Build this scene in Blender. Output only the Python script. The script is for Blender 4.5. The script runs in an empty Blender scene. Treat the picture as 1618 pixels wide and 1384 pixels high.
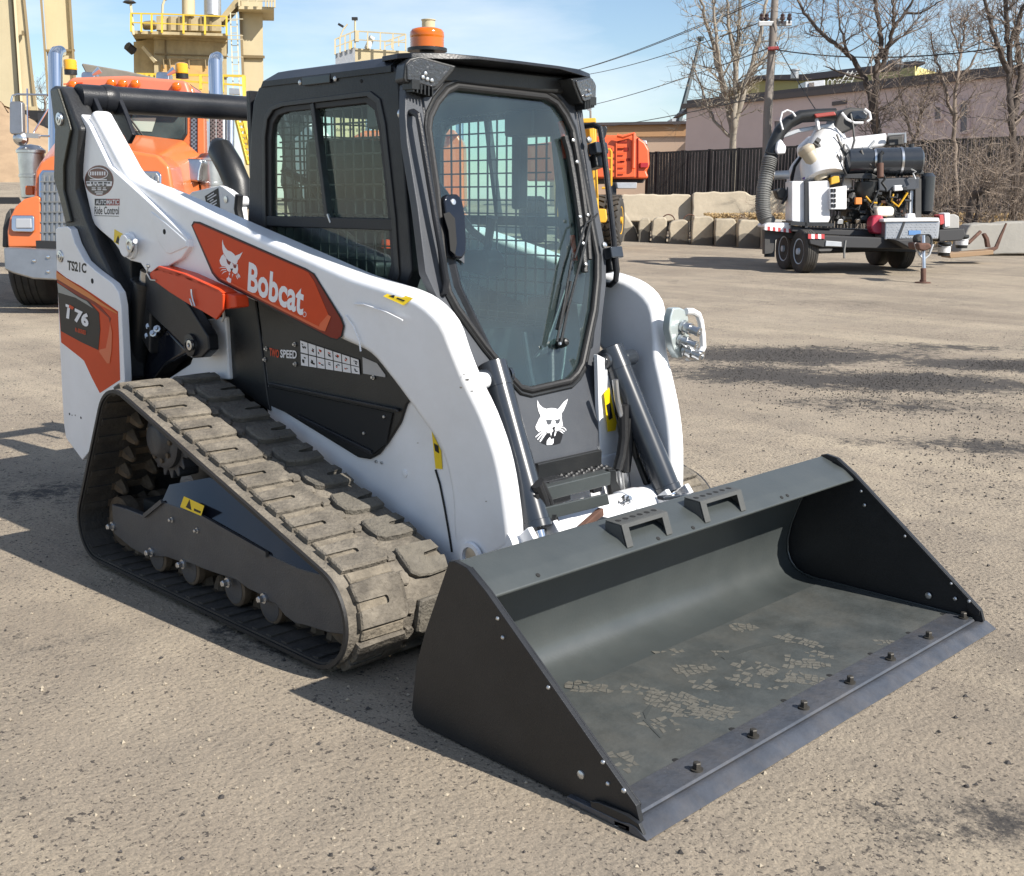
import bpy, bmesh, math, random
from mathutils import Vector, Matrix
random.seed(7)
R = math.radians
scn = bpy.context.scene
COL = scn.collection

# ------------------------------------------------------------------ camera
CX, CY, FPX = 809.0, 692.0, 1823.58
CAM = Vector((3.67115, -3.00649, 1.50716))
RT = Vector((0.70527283, 0.70892558, 0.00384216))
UP = Vector((-0.14589405, 0.13983445, 0.97936778))
FW = Vector((-0.6937616, 0.69128204, -0.20204946))
cam_d = bpy.data.cameras.new('camera')
cam_d.sensor_width = 36.0
cam_d.lens = 36.0 * FPX / 1618.0
cam_d.clip_start = 0.05
cam_d.clip_end = 2000.0
cam = bpy.data.objects.new('camera', cam_d)
COL.objects.link(cam)
m3 = Matrix((RT, UP, -FW)).transposed()
cam.matrix_world = Matrix.Translation(CAM) @ m3.to_4x4()
scn.camera = cam

# ------------------------------------------------------------------ sky, sun, exposure
SUN_DIR = Vector((0.745, 0.16, 0.647)).normalized()      # towards the sun
SUN_EL = math.asin(SUN_DIR.z)
SUN_AZ = math.atan2(SUN_DIR.x, SUN_DIR.y)
world = bpy.data.worlds.new('World')
scn.world = world
world.use_nodes = True
wn = world.node_tree.nodes
wl = world.node_tree.links
for n in list(wn):
    wn.remove(n)
w_out = wn.new('ShaderNodeOutputWorld')
w_bg = wn.new('ShaderNodeBackground')
sky = wn.new('ShaderNodeTexSky')
sky.sky_type = 'NISHITA'
sky.sun_disc = False
sky.sun_elevation = SUN_EL
sky.sun_rotation = SUN_AZ
sky.air_density = 1.0
sky.dust_density = 0.35
sky.ozone_density = 2.6
w_tc = wn.new('ShaderNodeTexCoord')
w_map = wn.new('ShaderNodeMapping')
w_map.inputs['Scale'].default_value = (1.6, 1.6, 7.5)
w_map.inputs['Rotation'].default_value = (0.1, 0.12, 0.4)
w_noise = wn.new('ShaderNodeTexNoise')
w_noise.inputs['Scale'].default_value = 1.5
w_noise.inputs['Detail'].default_value = 7
w_noise.inputs['Roughness'].default_value = 0.55
w_ramp = wn.new('ShaderNodeValToRGB')
w_ramp.color_ramp.elements[0].position = 0.42
w_ramp.color_ramp.elements[0].color = (0, 0, 0, 1)
w_ramp.color_ramp.elements[1].position = 0.78
w_ramp.color_ramp.elements[1].color = (0.8, 0.8, 0.8, 1)
w_mix = wn.new('ShaderNodeMixRGB')
w_mix.inputs['Color2'].default_value = (7.6, 7.9, 8.2, 1)
wl.new(w_tc.outputs['Generated'], w_map.inputs['Vector'])
wl.new(w_map.outputs['Vector'], w_noise.inputs['Vector'])
wl.new(w_noise.outputs['Fac'], w_ramp.inputs['Fac'])
wl.new(w_ramp.outputs['Color'], w_mix.inputs['Fac'])
wl.new(sky.outputs['Color'], w_mix.inputs['Color1'])
wl.new(w_mix.outputs['Color'], w_bg.inputs['Color'])
wl.new(w_bg.outputs['Background'], w_out.inputs['Surface'])
w_bg.inputs['Strength'].default_value = 0.09
sun_d = bpy.data.lights.new('sun', 'SUN')
sun_d.energy = 4.8
sun_d.angle = R(0.53)
sun_d.color = (1.0, 0.945, 0.86)
sun = bpy.data.objects.new('sun', sun_d)
COL.objects.link(sun)
sun.rotation_euler = (-SUN_DIR).to_track_quat('-Z', 'Y').to_euler()
sun.location = (20, 5, 30)
scn.view_settings.view_transform = 'Standard'
scn.view_settings.look = 'None'
scn.view_settings.gamma = 1.0
scn.view_settings.exposure = 0.75
scn.view_settings.use_curve_mapping = False
scn.cycles.max_bounces = 8
scn.cycles.transparent_max_bounces = 16
scn.cycles.caustics_reflective = False
scn.cycles.caustics_refractive = False

# ------------------------------------------------------------------ measuring helpers
def ray(px, py):
    return FW + (px - CX) / FPX * RT - (py - CY) / FPX * UP

def at(px, py, ax, v):
    """point of the place seen at a photo pixel, on the plane x|y|z = v"""
    d = ray(px, py)
    i = 'xyz'.index(ax)
    return CAM + d * ((v - CAM[i]) / d[i])

def atp(px, py, p0, n):
    d = ray(px, py)
    return CAM + d * ((Vector(p0) - CAM).dot(n) / d.dot(n))

def dep(px, py, d):
    return CAM + ray(px, py) * d

HF = Vector((FW.x, FW.y, 0)).normalized()
HR = Vector((-HF.y, HF.x, 0)) * -1.0

def sstep(t):
    t = min(1.0, max(0.0, t))
    return t * t * (3 - 2 * t)

def ground_z(x, y):
    dx, dy = x - CAM.x, y - CAM.y
    s = dx * HF.x + dy * HF.y
    l = dx * HR.x + dy * HR.y
    z = 0.0
    if s > 4:
        z = 0.02 * max(0.0, s - 6 + 2 * math.exp(-(s - 4) / 2) * 0.5) if s > 6 else 0.02 * 0.25 * (s - 4) ** 2 * 0.5
    z = min(z, 1.1 + 0.002 * s)
    if s > 12:
        z += 1.35 * sstep((s - 18) / 20) * sstep((-l / s - 0.22) / 0.12)
    return z

def gat(px, py):
    d = ray(px, py)
    lo, hi = 1.0, 400.0
    for _ in range(60):
        m = (lo + hi) / 2
        p = CAM + d * m
        if p.z > ground_z(p.x, p.y):
            lo = m
        else:
            hi = m
    return CAM + d * lo

# ------------------------------------------------------------------ materials
MATS = {}

def mat(name, col, rough=0.5, metal=0.0, var=0.0, scale=8.0, bump=0.0, bscale=60.0, dust=0.0,
        dust_col=(0.33, 0.28, 0.21), dscale=5.0, coat=0.0, spec=0.5, emit=None, streak=False, up_dust=0.0, rvar=0.0):
    if name in MATS:
        return MATS[name]
    m = bpy.data.materials.new(name)
    m.use_nodes = True
    nt = m.node_tree
    N, L = nt.nodes, nt.links
    b = N['Principled BSDF']
    b.inputs['Roughness'].default_value = rough
    b.inputs['Metallic'].default_value = metal
    b.inputs['Specular IOR Level'].default_value = spec
    b.inputs['Coat Weight'].default_value = coat
    b.inputs['Coat Roughness'].default_value = 0.08
    c4 = (col[0], col[1], col[2], 1)
    b.inputs['Base Color'].default_value = c4
    tc = N.new('ShaderNodeTexCoord')
    src = None
    vec = tc.outputs['Object']
    if streak:
        mp = N.new('ShaderNodeMapping')
        mp.inputs['Scale'].default_value = (1, 1, 0.12)
        L.new(vec, mp.inputs['Vector'])
        vec = mp.outputs['Vector']
    if var > 0:
        n = N.new('ShaderNodeTexNoise')
        n.inputs['Scale'].default_value = scale
        n.inputs['Detail'].default_value = 6
        n.inputs['Roughness'].default_value = 0.62
        L.new(vec, n.inputs['Vector'])
        rp = N.new('ShaderNodeValToRGB')
        rp.color_ramp.elements[0].position = 0.3
        rp.color_ramp.elements[1].position = 0.7
        lo, hi = 1 - var, 1 + var
        rp.color_ramp.elements[0].color = (col[0] * lo, col[1] * lo, col[2] * lo, 1)
        rp.color_ramp.elements[1].color = (min(1, col[0] * hi), min(1, col[1] * hi), min(1, col[2] * hi), 1)
        L.new(n.outputs['Fac'], rp.inputs['Fac'])
        src = rp.outputs['Color']
        if rvar > 0:
            mr = N.new('ShaderNodeMapRange')
            mr.inputs['From Min'].default_value = 0.3
            mr.inputs['From Max'].default_value = 0.7
            mr.inputs['To Min'].default_value = max(0.02, rough - rvar)
            mr.inputs['To Max'].default_value = min(1, rough + rvar)
            L.new(n.outputs['Fac'], mr.inputs['Value'])
            L.new(mr.outputs['Result'], b.inputs['Roughness'])
    if dust > 0 or up_dust > 0:
        n2 = N.new('ShaderNodeTexNoise')
        n2.inputs['Scale'].default_value = dscale
        n2.inputs['Detail'].default_value = 9
        n2.inputs['Roughness'].default_value = 0.7
        L.new(tc.outputs['Object'], n2.inputs['Vector'])
        r2 = N.new('ShaderNodeValToRGB')
        r2.color_ramp.elements[0].position = 0.42
        r2.color_ramp.elements[0].color = (0, 0, 0, 1)
        r2.color_ramp.elements[1].position = 0.72
        r2.color_ramp.elements[1].color = (1, 1, 1, 1)
        L.new(n2.outputs['Fac'], r2.inputs['Fac'])
        mu = N.new('ShaderNodeMath')
        mu.operation = 'MULTIPLY'
        L.new(r2.outputs['Color'], mu.inputs[0])
        mu.inputs[1].default_value = dust
        fac = mu.outputs[0]
        mx = N.new('ShaderNodeMixRGB')
        L.new(fac, mx.inputs['Fac'])
        if src:
            L.new(src, mx.inputs['Color1'])
        else:
            mx.inputs['Color1'].default_value = c4
        mx.inputs['Color2'].default_value = (*dust_col, 1)
        src = mx.outputs['Color']
    if src:
        L.new(src, b.inputs['Base Color'])
    if bump > 0:
        n3 = N.new('ShaderNodeTexNoise')
        n3.inputs['Scale'].default_value = bscale
        n3.inputs['Detail'].default_value = 5
        L.new(vec, n3.inputs['Vector'])
        bp = N.new('ShaderNodeBump')
        bp.inputs['Strength'].default_value = bump
        bp.inputs['Distance'].default_value = 0.01
        L.new(n3.outputs['Fac'], bp.inputs['Height'])
        L.new(bp.outputs['Normal'], b.inputs['Normal'])
    if emit:
        b.inputs['Emission Color'].default_value = (*emit[0], 1)
        b.inputs['Emission Strength'].default_value = emit[1]
    MATS[name] = m
    return m

def glass_mat(name, tint, refl_rough=0.02, haze=0.1, haze_col=(0.5, 0.6, 0.6), ior=1.5):
    m = bpy.data.materials.new(name)
    m.use_nodes = True
    nt = m.node_tree
    N, L = nt.nodes, nt.links
    N.remove(N['Principled BSDF'])
    out = N['Material Output']
    tr = N.new('ShaderNodeBsdfTransparent')
    tr.inputs['Color'].default_value = (*tint, 1)
    gl = N.new('ShaderNodeBsdfGlossy')
    gl.inputs['Roughness'].default_value = refl_rough
    gl.inputs['Color'].default_value = (1, 1, 1, 1)
    df = N.new('ShaderNodeBsdfDiffuse')
    df.inputs['Color'].default_value = (*haze_col, 1)
    fr = N.new('ShaderNodeFresnel')
    fr.inputs['IOR'].default_value = ior
    tc = N.new('ShaderNodeTexCoord')
    no = N.new('ShaderNodeTexNoise')
    no.inputs['Scale'].default_value = 3.5
    no.inputs['Detail'].default_value = 6
    L.new(tc.outputs['Object'], no.inputs['Vector'])
    mr = N.new('ShaderNodeMapRange')
    mr.inputs['From Min'].default_value = 0.3
    mr.inputs['From Max'].default_value = 0.7
    mr.inputs['To Min'].default_value = haze * 0.6
    mr.inputs['To Max'].default_value = haze * 1.4
    L.new(no.outputs['Fac'], mr.inputs['Value'])
    m1 = N.new('ShaderNodeMixShader')
    L.new(mr.outputs['Result'], m1.inputs['Fac'])
    L.new(tr.outputs[0], m1.inputs[1])
    L.new(df.outputs[0], m1.inputs[2])
    gg = N.new('ShaderNodeNewGeometry')
    inv = N.new('ShaderNodeMath')
    inv.operation = 'SUBTRACT'
    inv.inputs[0].default_value = 1.0
    L.new(gg.outputs['Backfacing'], inv.inputs[1])
    fm = N.new('ShaderNodeMath')
    fm.operation = 'MULTIPLY'
    L.new(fr.outputs[0], fm.inputs[0])
    L.new(inv.outputs[0], fm.inputs[1])
    m2 = N.new('ShaderNodeMixShader')
    L.new(fm.outputs[0], m2.inputs['Fac'])
    L.new(m1.outputs[0], m2.inputs[1])
    L.new(gl.outputs[0], m2.inputs[2])
    L.new(m2.outputs[0], out.inputs['Surface'])
    MATS[name] = m
    return m

M_white = mat('white_paint', (0.80, 0.81, 0.83), 0.32, var=0.03, scale=3, dust=0.26, dust_col=(0.56, 0.54, 0.50), dscale=3.5, coat=0.25, bump=0.02, bscale=18)
M_whitec = mat('white_cast', (0.78, 0.79, 0.80), 0.4, dust=0.15, dust_col=(0.45, 0.42, 0.38), bump=0.12, bscale=40)
M_char = mat('charcoal_paint', (0.011, 0.0125, 0.0165), 0.34, spec=0.32, var=0.12, scale=5, bump=0.12, bscale=180, dust=0.10, dust_col=(0.16, 0.15, 0.14))
M_cast = mat('black_cast_steel', (0.018, 0.019, 0.021), 0.42, bump=0.25, bscale=120, dust=0.10, dust_col=(0.12, 0.11, 0.1))
M_door = mat('dark_grey_door', (0.048, 0.053, 0.063), 0.48, bump=0.12, bscale=240, dust=0.12, dust_col=(0.18, 0.18, 0.18))
M_black = mat('black_plastic', (0.010, 0.011, 0.012), 0.42, bump=0.1, bscale=150, dust=0.12, dust_col=(0.09, 0.085, 0.08))
M_blackg = mat('gloss_black', (0.006, 0.008, 0.014), 0.12, dust=0.06, dust_col=(0.1, 0.1, 0.1))
M_rubber = mat('black_rubber', (0.011, 0.011, 0.012), 0.55, bump=0.1, bscale=80, dust=0.06, dust_col=(0.06, 0.058, 0.055))
M_hole = mat('dark_recess', (0.008, 0.008, 0.008), 0.8)
M_belt = mat('track_rubber', (0.028, 0.026, 0.024), 0.8, var=0.3, scale=9, bump=0.4, bscale=70, dust=0.45, dust_col=(0.11, 0.092, 0.07), dscale=7)
M_lug = mat('dusty_track_lug', (0.155, 0.136, 0.109), 0.95, var=0.4, scale=11, bump=1.0, bscale=70, dust=0.75, dust_col=(0.062, 0.055, 0.047), dscale=13)
M_brown = mat('muddy_steel', (0.10, 0.075, 0.05), 0.8, var=0.3, scale=14, bump=0.5, bscale=40)
M_rust = mat('rusty_steel', (0.10, 0.05, 0.035), 0.85, var=0.4, scale=9, bump=0.4, bscale=30)
M_frame = mat('track_frame_grey', (0.048, 0.049, 0.054), 0.5, var=0.15, bump=0.2, bscale=140, dust=0.25, dust_col=(0.13, 0.12, 0.10), dscale=9)
M_bucket = mat('bucket_grey', (0.044, 0.051, 0.051), 0.37, var=0.10, scale=4, bump=0.05, bscale=90, dust=0.2, dust_col=(0.085, 0.088, 0.082), dscale=5, rvar=0.04, spec=0.7)
M_bfloor = mat('bucket_floor_grey', (0.054, 0.060, 0.059), 0.5, var=0.18, scale=9, bump=0.12, bscale=60, dust=0.5, dust_col=(0.115, 0.11, 0.095), dscale=4.2, rvar=0.1)
M_bside = mat('bucket_side_black', (0.010, 0.011, 0.013), 0.42, var=0.08, bump=0.10, bscale=220, dust=0.12, dust_col=(0.07, 0.07, 0.07))
M_edge = mat('cutting_edge_steel', (0.080, 0.087, 0.102), 0.32, metal=0.35, var=0.2, scale=14, bump=0.15, bscale=60, dust=0.3, dust_col=(0.2, 0.17, 0.14), dscale=9)
M_mud = mat('dried_mud', (0.098, 0.094, 0.080), 0.95, var=0.25, scale=60)
M_zinc = mat('zinc_bolt', (0.55, 0.56, 0.57), 0.32, metal=0.9)
M_chrome = mat('chrome', (0.72, 0.73, 0.74), 0.10, metal=1.0)
M_bchrome = mat('dull_chrome', (0.55, 0.56, 0.57), 0.28, metal=1.0, var=0.15)
M_cyl = mat('cylinder_grey', (0.021, 0.026, 0.034), 0.24, dust=0.08, dust_col=(0.15, 0.15, 0.15), coat=0.2)
M_red = mat('decal_red', (0.58, 0.055, 0.006), 0.42, var=0.05, spec=0.22)
M_redd = mat('decal_dark_red', (0.20, 0.016, 0.006), 0.4, spec=0.25)
M_orgdk = mat('decal_orange', (0.60, 0.17, 0.02), 0.3)
M_lock = mat('orange_lock_paint', (0.62, 0.055, 0.012), 0.38, dust=0.06, spec=0.3)
M_decw = mat('decal_white', (0.76, 0.76, 0.78), 0.35)
M_deck = mat('decal_black', (0.012, 0.012, 0.014), 0.4, spec=0.25)
M_yel = mat('decal_yellow', (0.78, 0.55, 0.01), 0.35)
M_amber = mat('amber_lens', (0.58, 0.12, 0.0), 0.12, coat=0.5)
M_seat = mat('seat_cloth', (0.045, 0.046, 0.05), 0.85, bump=0.3, bscale=300)
M_glassf = glass_mat('front_glass', (0.80, 0.92, 0.91), haze=0.035, haze_col=(0.36, 0.46, 0.48), ior=1.7)
M_glass = glass_mat('side_glass', (0.88, 0.95, 0.92), haze=0.015, ior=1.42)
M_lens = mat('lamp_lens', (0.035, 0.036, 0.04), 0.06, coat=0.6, bump=0.5, bscale=90)

# ------------------------------------------------------------------ mesh builder
class MB:
    def __init__(self):
        self.v = []
        self.f = []

    def add(self, vs, fs):
        o = len(self.v)
        self.v += [Vector(p) for p in vs]
        self.f += [tuple(i + o for i in f) for f in fs]
        return self

    def prism(self, pts, vec):
        """polygon extruded by a vector"""
        n = len(pts)
        vec = Vector(vec)
        a = [Vector(p) for p in pts]
        b = [p + vec for p in a]
        fs = [tuple(range(n)), tuple(range(2 * n - 1, n - 1, -1))]
        fs += [(i, (i + 1) % n, n + (i + 1) % n, n + i) for i in range(n)]
        return self.add(a + b, fs)

    def poly(self, pts):
        return self.add(pts, [tuple(range(len(pts)))])

    def box(self, c, s, M=None):
        c = Vector(c)
        vs = []
        for z in (-.5, .5):
            for x, y in ((-.5, -.5), (.5, -.5), (.5, .5), (-.5, .5)):
                p = Vector((x * s[0], y * s[1], z * s[2]))
                if M is not None:
                    p = M @ p
                vs.append(c + p)
        return self.add(vs, [(3, 2, 1, 0), (4, 5, 6, 7), (0, 1, 5, 4), (1, 2, 6, 5), (2, 3, 7, 6), (3, 0, 4, 7)])

    def bar(self, p, q, w, h, up=(0, 0, 1)):
        p, q = Vector(p), Vector(q)
        d = q - p
        z = d.normalized()
        x = z.cross(Vector(up))
        if x.length < 1e-4:
            x = z.cross(Vector((1, 0, 0)))
        x.normalize()
        y = x.cross(z)
        M = Matrix((x, y, z)).transposed()
        return self.box((p + q) / 2, (w, h, d.length), M)

    def ring(self, c, x, y, r, n, ph=0.0):
        return [Vector(c) + x * (r * math.cos(ph + 2 * math.pi * i / n)) + y * (r * math.sin(ph + 2 * math.pi * i / n)) for i in range(n)]

    def loft(self, rings, caps=True, closed=False):
        n = len(rings[0])
        vs = [p for r in rings for p in r]
        fs = []
        m = len(rings)
        for k in range(m if closed else m - 1):
            a, b = k * n, ((k + 1) % m) * n
            for i in range(n):
                j = (i + 1) % n
                fs.append((a + i, a + j, b + j, b + i))
        if caps and not closed:
            fs.append(tuple(range(n - 1, -1, -1)))
            fs.append(tuple((m - 1) * n + i for i in range(n)))
        return self.add(vs, fs)

    def tube(self, path, r, n=10, caps=True, closed=False):
        path = [Vector(p) for p in path]
        m = len(path)
        rr = r if isinstance(r, (list, tuple)) else [r] * m
        rings = []
        pn = None
        for i, p in enumerate(path):
            if closed:
                t = (path[(i + 1) % m] - path[i - 1])
            elif i == 0:
                t = path[1] - p
            elif i == m - 1:
                t = p - path[i - 1]
            else:
                t = (path[i + 1] - p).normalized() + (p - path[i - 1]).normalized()
            t = t.normalized() if t.length > 1e-9 else Vector((0, 0, 1))
            if pn is None:
                a = Vector((0, 0, 1)) if abs(t.z) < 0.9 else Vector((1, 0, 0))
                pn = (a - t * a.dot(t)).normalized()
            else:
                pn = pn - t * pn.dot(t)
                pn = pn.normalized() if pn.length > 1e-6 else t.orthogonal().normalized()
            y = t.cross(pn)
            rings.append(self.ring(p, pn, y, rr[i], n))
        return self.loft(rings, caps, closed)

    def cyl(self, p, q, r, n=16, r2=None):
        return self.tube([p, q], [r, r if r2 is None else r2], n)

    def lathe(self, p, axis, prof, n=20):
        """prof = [(along, radius)...] around an axis from p"""
        p = Vector(p)
        t = Vector(axis).normalized()
        a = Vector((0, 0, 1)) if abs(t.z) < 0.9 else Vector((1, 0, 0))
        x = (a - t * a.dot(t)).normalized()
        y = t.cross(x)
        return self.loft([self.ring(p + t * s, x, y, max(r, 1e-4), n) for s, r in prof])

    def frame(self, outer, inner, vec):
        """plate with a hole: loops of equal length, thickness vec"""
        n = len(outer)
        vec = Vector(vec)
        o = [Vector(p) for p in outer]
        i_ = [Vector(p) for p in inner]
        vs = o + i_ + [p + vec for p in o] + [p + vec for p in i_]
        fs = []
        for k in range(n):
            j = (k + 1) % n
            fs.append((k, j, n + j, n + k))
            fs.append((2 * n + k, 3 * n + k, 3 * n + j, 2 * n + j))
            fs.append((k, 2 * n + k, 2 * n + j, j))
            fs.append((n + k, n + j, 3 * n + j, 3 * n + k))
        return self.add(vs, fs)

    def hexbolt(self, p, axis, r, h):
        self.lathe(p, axis, [(0, r * 1.5), (h * 0.3, r * 1.5)], 12)
        self.lathe(Vector(p) + Vector(axis).normalized() * h * 0.3, axis, [(0, r), (h * 0.85, r), (h, r * 0.8)], 6)
        return self

    def mirrored(self):
        o = MB()
        o.v = [Vector((p.x, -p.y, p.z)) for p in self.v]
        o.f = [tuple(reversed(f)) for f in self.f]
        return o

    def mesh(self, name, m, smooth=32):
        me = bpy.data.meshes.new(name)
        me.from_pydata([tuple(p) for p in self.v], [], self.f)
        bm = bmesh.new()
        bm.from_mesh(me)
        bmesh.ops.recalc_face_normals(bm, faces=bm.faces)
        for f in bm.faces:
            f.smooth = smooth > 0
        bm.to_mesh(me)
        bm.free()
        if smooth > 0:
            me.set_sharp_from_angle(angle=R(smooth))
        me.materials.append(m)
        me.update()
        return me

    def build(self, name, m, parent=None, bevel=0.0, smooth=32, seg=2, kind=None, label=None):
        o = bpy.data.objects.new(name, self.mesh(name, m, smooth))
        COL.objects.link(o)
        if parent:
            o.parent = parent
        if bevel > 0:
            md = o.modifiers.new('edge', 'BEVEL')
            md.width = bevel
            md.segments = seg
            md.limit_method = 'ANGLE'
            md.angle_limit = R(28)
            md.harden_normals = True
        if kind:
            o['kind'] = kind
        if label:
            o['label'] = label
        return o

    def both(self, name, m, parent=None, **k):
        a = self.build(name, m, parent, **k)
        b = self.mirrored().build(name, m, parent, **k)
        return a, b

class Multi:
    """several like pieces, each built as an object of its own"""
    def __init__(self):
        self.q = []

    def __getattr__(self, k):
        if k in ('hexbolt', 'lathe', 'bar', 'tube', 'prism', 'box', 'poly', 'cyl', 'frame'):
            def f(*a, **kw):
                b = MB()
                self.q.append(b)
                getattr(b, k)(*a, **kw)
                return b
            return f
        raise AttributeError(k)

    def build(self, *a, **k):
        return [b.build(*a, **k) for b in self.q]

    def both(self, *a, **k):
        return [b.both(*a, **k) for b in self.q]

def empty(name, loc, label, cat, group=None, rz=0.0):
    o = bpy.data.objects.new(name, None)
    o.empty_display_size = 0.3
    o.location = loc
    o.rotation_euler = (0, 0, rz)
    COL.objects.link(o)
    o['label'] = label
    o['category'] = cat
    if group:
        o['group'] = group
    return o

def tag(o, label=None, cat=None, group=None, kind=None):
    if label: o['label'] = label
    if cat: o['category'] = cat
    if group: o['group'] = group
    if kind: o['kind'] = kind
    return o

def keep(o, parent):
    """parent keeping world coordinates of a thing whose Empty only has a location"""
    o.parent = parent
    o.matrix_parent_inverse = Matrix.Translation(parent.location).inverted()
    return o

def text_mb(body, p0, p1, p2, bold=0.02, lift=0.0006, depth=0.0004):
    """lettering mapped on the parallelogram p0 (bottom left), p1 (bottom right), p2 (top left)"""
    c = bpy.data.curves.new('lettering', 'FONT')
    c.body = body
    c.size = 1.0
    c.offset = bold
    c.resolution_u = 3
    o = bpy.data.objects.new('lettering', c)
    COL.objects.link(o)
    dg = bpy.context.evaluated_depsgraph_get()
    me = bpy.data.meshes.new_from_object(o.evaluated_get(dg))
    vs = [v.co.copy() for v in me.vertices]
    fs = [tuple(p.vertices) for p in me.polygons]
    bpy.data.objects.remove(o)
    bpy.data.meshes.remove(me)
    bpy.data.curves.remove(c)
    x0, x1 = min(v.x for v in vs), max(v.x for v in vs)
    y0, y1 = min(v.y for v in vs), max(v.y for v in vs)
    p0, p1, p2 = Vector(p0), Vector(p1), Vector(p2)
    e1, e2 = p1 - p0, p2 - p0
    n = e1.cross(e2).normalized()
    if n.dot(CAM - p0) < 0:
        n = -n
    mb = MB()
    mb.add([p0 + e1 * ((v.x - x0) / (x1 - x0)) + e2 * ((v.y - y0) / (y1 - y0)) + n * lift for v in vs], fs)
    return mb

# ================================================================== ground
def ground_material():
    m = bpy.data.materials.new('packed_gravel_dirt')
    m.use_nodes = True
    nt = m.node_tree
    N, L = nt.nodes, nt.links
    b = N['Principled BSDF']
    b.inputs['Roughness'].default_value = 0.95
    b.inputs['Specular IOR Level'].default_value = 0.2
    tc = N.new('ShaderNodeTexCoord')

    def noise(scale, detail=6, rough=0.6, stretch=None):
        n = N.new('ShaderNodeTexNoise')
        n.inputs['Scale'].default_value = scale
        n.inputs['Detail'].default_value = detail
        n.inputs['Roughness'].default_value = rough
        if stretch:
            mp = N.new('ShaderNodeMapping')
            mp.inputs['Scale'].default_value = stretch
            mp.inputs['Rotation'].default_value = (0, 0, R(25))
            L.new(tc.outputs['Object'], mp.inputs['Vector'])
            L.new(mp.outputs['Vector'], n.inputs['Vector'])
        else:
            L.new(tc.outputs['Object'], n.inputs['Vector'])
        return n.outputs['Fac']

    def ramp(f, p0, p1, c0=(0, 0, 0, 1), c1=(1, 1, 1, 1)):
        r = N.new('ShaderNodeValToRGB')
        r.color_ramp.elements[0].position = p0
        r.color_ramp.elements[1].position = p1
        r.color_ramp.elements[0].color = c0
        r.color_ramp.elements[1].color = c1
        L.new(f, r.inputs['Fac'])
        return r.outputs['Color']

    def mix(fac, a, bb, mode='MIX'):
        x = N.new('ShaderNodeMixRGB')
        x.blend_type = mode
        for s, v in (('Fac', fac), ('Color1', a), ('Color2', bb)):
            if isinstance(v, (tuple, float)):
                x.inputs[s].default_value = v
            else:
                L.new(v, x.inputs[s])
        return x.outputs['Color']

    def math_(op, a, bb):
        x = N.new('ShaderNodeMath')
        x.operation = op
        for i, v in enumerate((a, bb)):
            if isinstance(v, (int, float)):
                x.inputs[i].default_value = v
            else:
                L.new(v, x.inputs[i])
        return x.outputs[0]

    big = noise(0.42, 8, 0.66)
    col = ramp(big, 0.30, 0.72, (0.198, 0.165, 0.130, 1), (0.352, 0.299, 0.229, 1))
    streak = ramp(noise(0.45, 7, 0.68, (0.35, 2.6, 1)), 0.48, 0.70)
    col = mix(math_('MULTIPLY', streak, 0.6), col, (0.427, 0.362, 0.268, 1))
    streak2 = ramp(noise(0.8, 7, 0.7, (2.2, 0.4, 1)), 0.52, 0.74)
    col = mix(math_('MULTIPLY', streak2, 0.4), col, (0.160, 0.141, 0.121, 1))
    mid = ramp(noise(2.6, 8, 0.75), 0.45, 0.75)
    col = mix(math_('MULTIPLY', mid, 0.55), col, (0.171, 0.150, 0.124, 1))
    grain = noise(150, 5, 0.8)
    col = mix(0.6, col, ramp(grain, 0.3, 0.7, (0.459, 0.475, 0.512, 1), (1.55, 1.52, 1.48, 1)), 'MULTIPLY')
    v = N.new('ShaderNodeTexVoronoi')
    v.inputs['Scale'].default_value = 55
    L.new(tc.outputs['Object'], v.inputs['Vector'])
    # dark crumbs and pale chips bedded in the surface, thicker in some places
    thick = math_('MULTIPLY', math_('SUBTRACT', noise(1.1, 6, 0.7), 0.5), 0.22)
    sp1 = ramp(math_('ADD', noise(62, 3, 0.65), thick), 0.595, 0.64)
    col = mix(math_('MULTIPLY', sp1, 0.80), col, (0.050, 0.043, 0.040, 1))
    sp2 = ramp(noise(88, 3, 0.6, (1.0, 1.0, 1.3)), 0.635, 0.68)
    col = mix(math_('MULTIPLY', sp2, 0.5), col, (0.50, 0.44, 0.36, 1))
    sp3 = ramp(math_('ADD', noise(27, 3, 0.7), thick), 0.63, 0.66)
    col = mix(math_('MULTIPLY', sp3, 0.85), col, (0.048, 0.042, 0.040, 1))
    # dark ground patches, asphalt spills among them, each with its own outline
    geo = N.new('ShaderNodeNewGeometry')
    warp = noise(2.2, 8, 0.7)
    tot = None
    for (px, py), sx, sy, ang, k in (((1235, 562), 1.5, 0.62, 45, 1.15), ((1190, 592), 1.0, 0.55, 45, 0.95), ((1410, 602), 1.5, 0.55, 40, 1.1), ((1590, 577), 1.2, 0.42, 42, 1.15), ((1480, 548), 1.0, 0.35, 40, 0.65),
                             ((1570, 1300), 0.40, 0.22, 30, 0.42), ((1470, 1310), 0.25, 0.12, 30, 0.3), ((1560, 705), 0.9, 0.35, 40, 0.6), ((40, 780), 0.9, 0.45, 60, 0.4), ((1330, 480), 3.2, 0.6, 40, 0.22), ((1000, 445), 2.2, .4, 45, .35), ((420, 1015), .5, .12, 20, .5),
                             ((1430, 640), 1.2, .5, 44, .5), ((60, 1010), .6, .25, 40, .25)):
        g = gat(px, py)
        mp = N.new('ShaderNodeMapping')
        mp.vector_type = 'TEXTURE'
        mp.inputs['Location'].default_value = (g.x, g.y, g.z)
        mp.inputs['Rotation'].default_value = (0, 0, R(ang))
        mp.inputs['Scale'].default_value = (sx, sy, 3)
        L.new(geo.outputs['Position'], mp.inputs['Vector'])
        ln = N.new('ShaderNodeVectorMath')
        ln.operation = 'LENGTH'
        L.new(mp.outputs['Vector'], ln.inputs[0])
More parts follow.
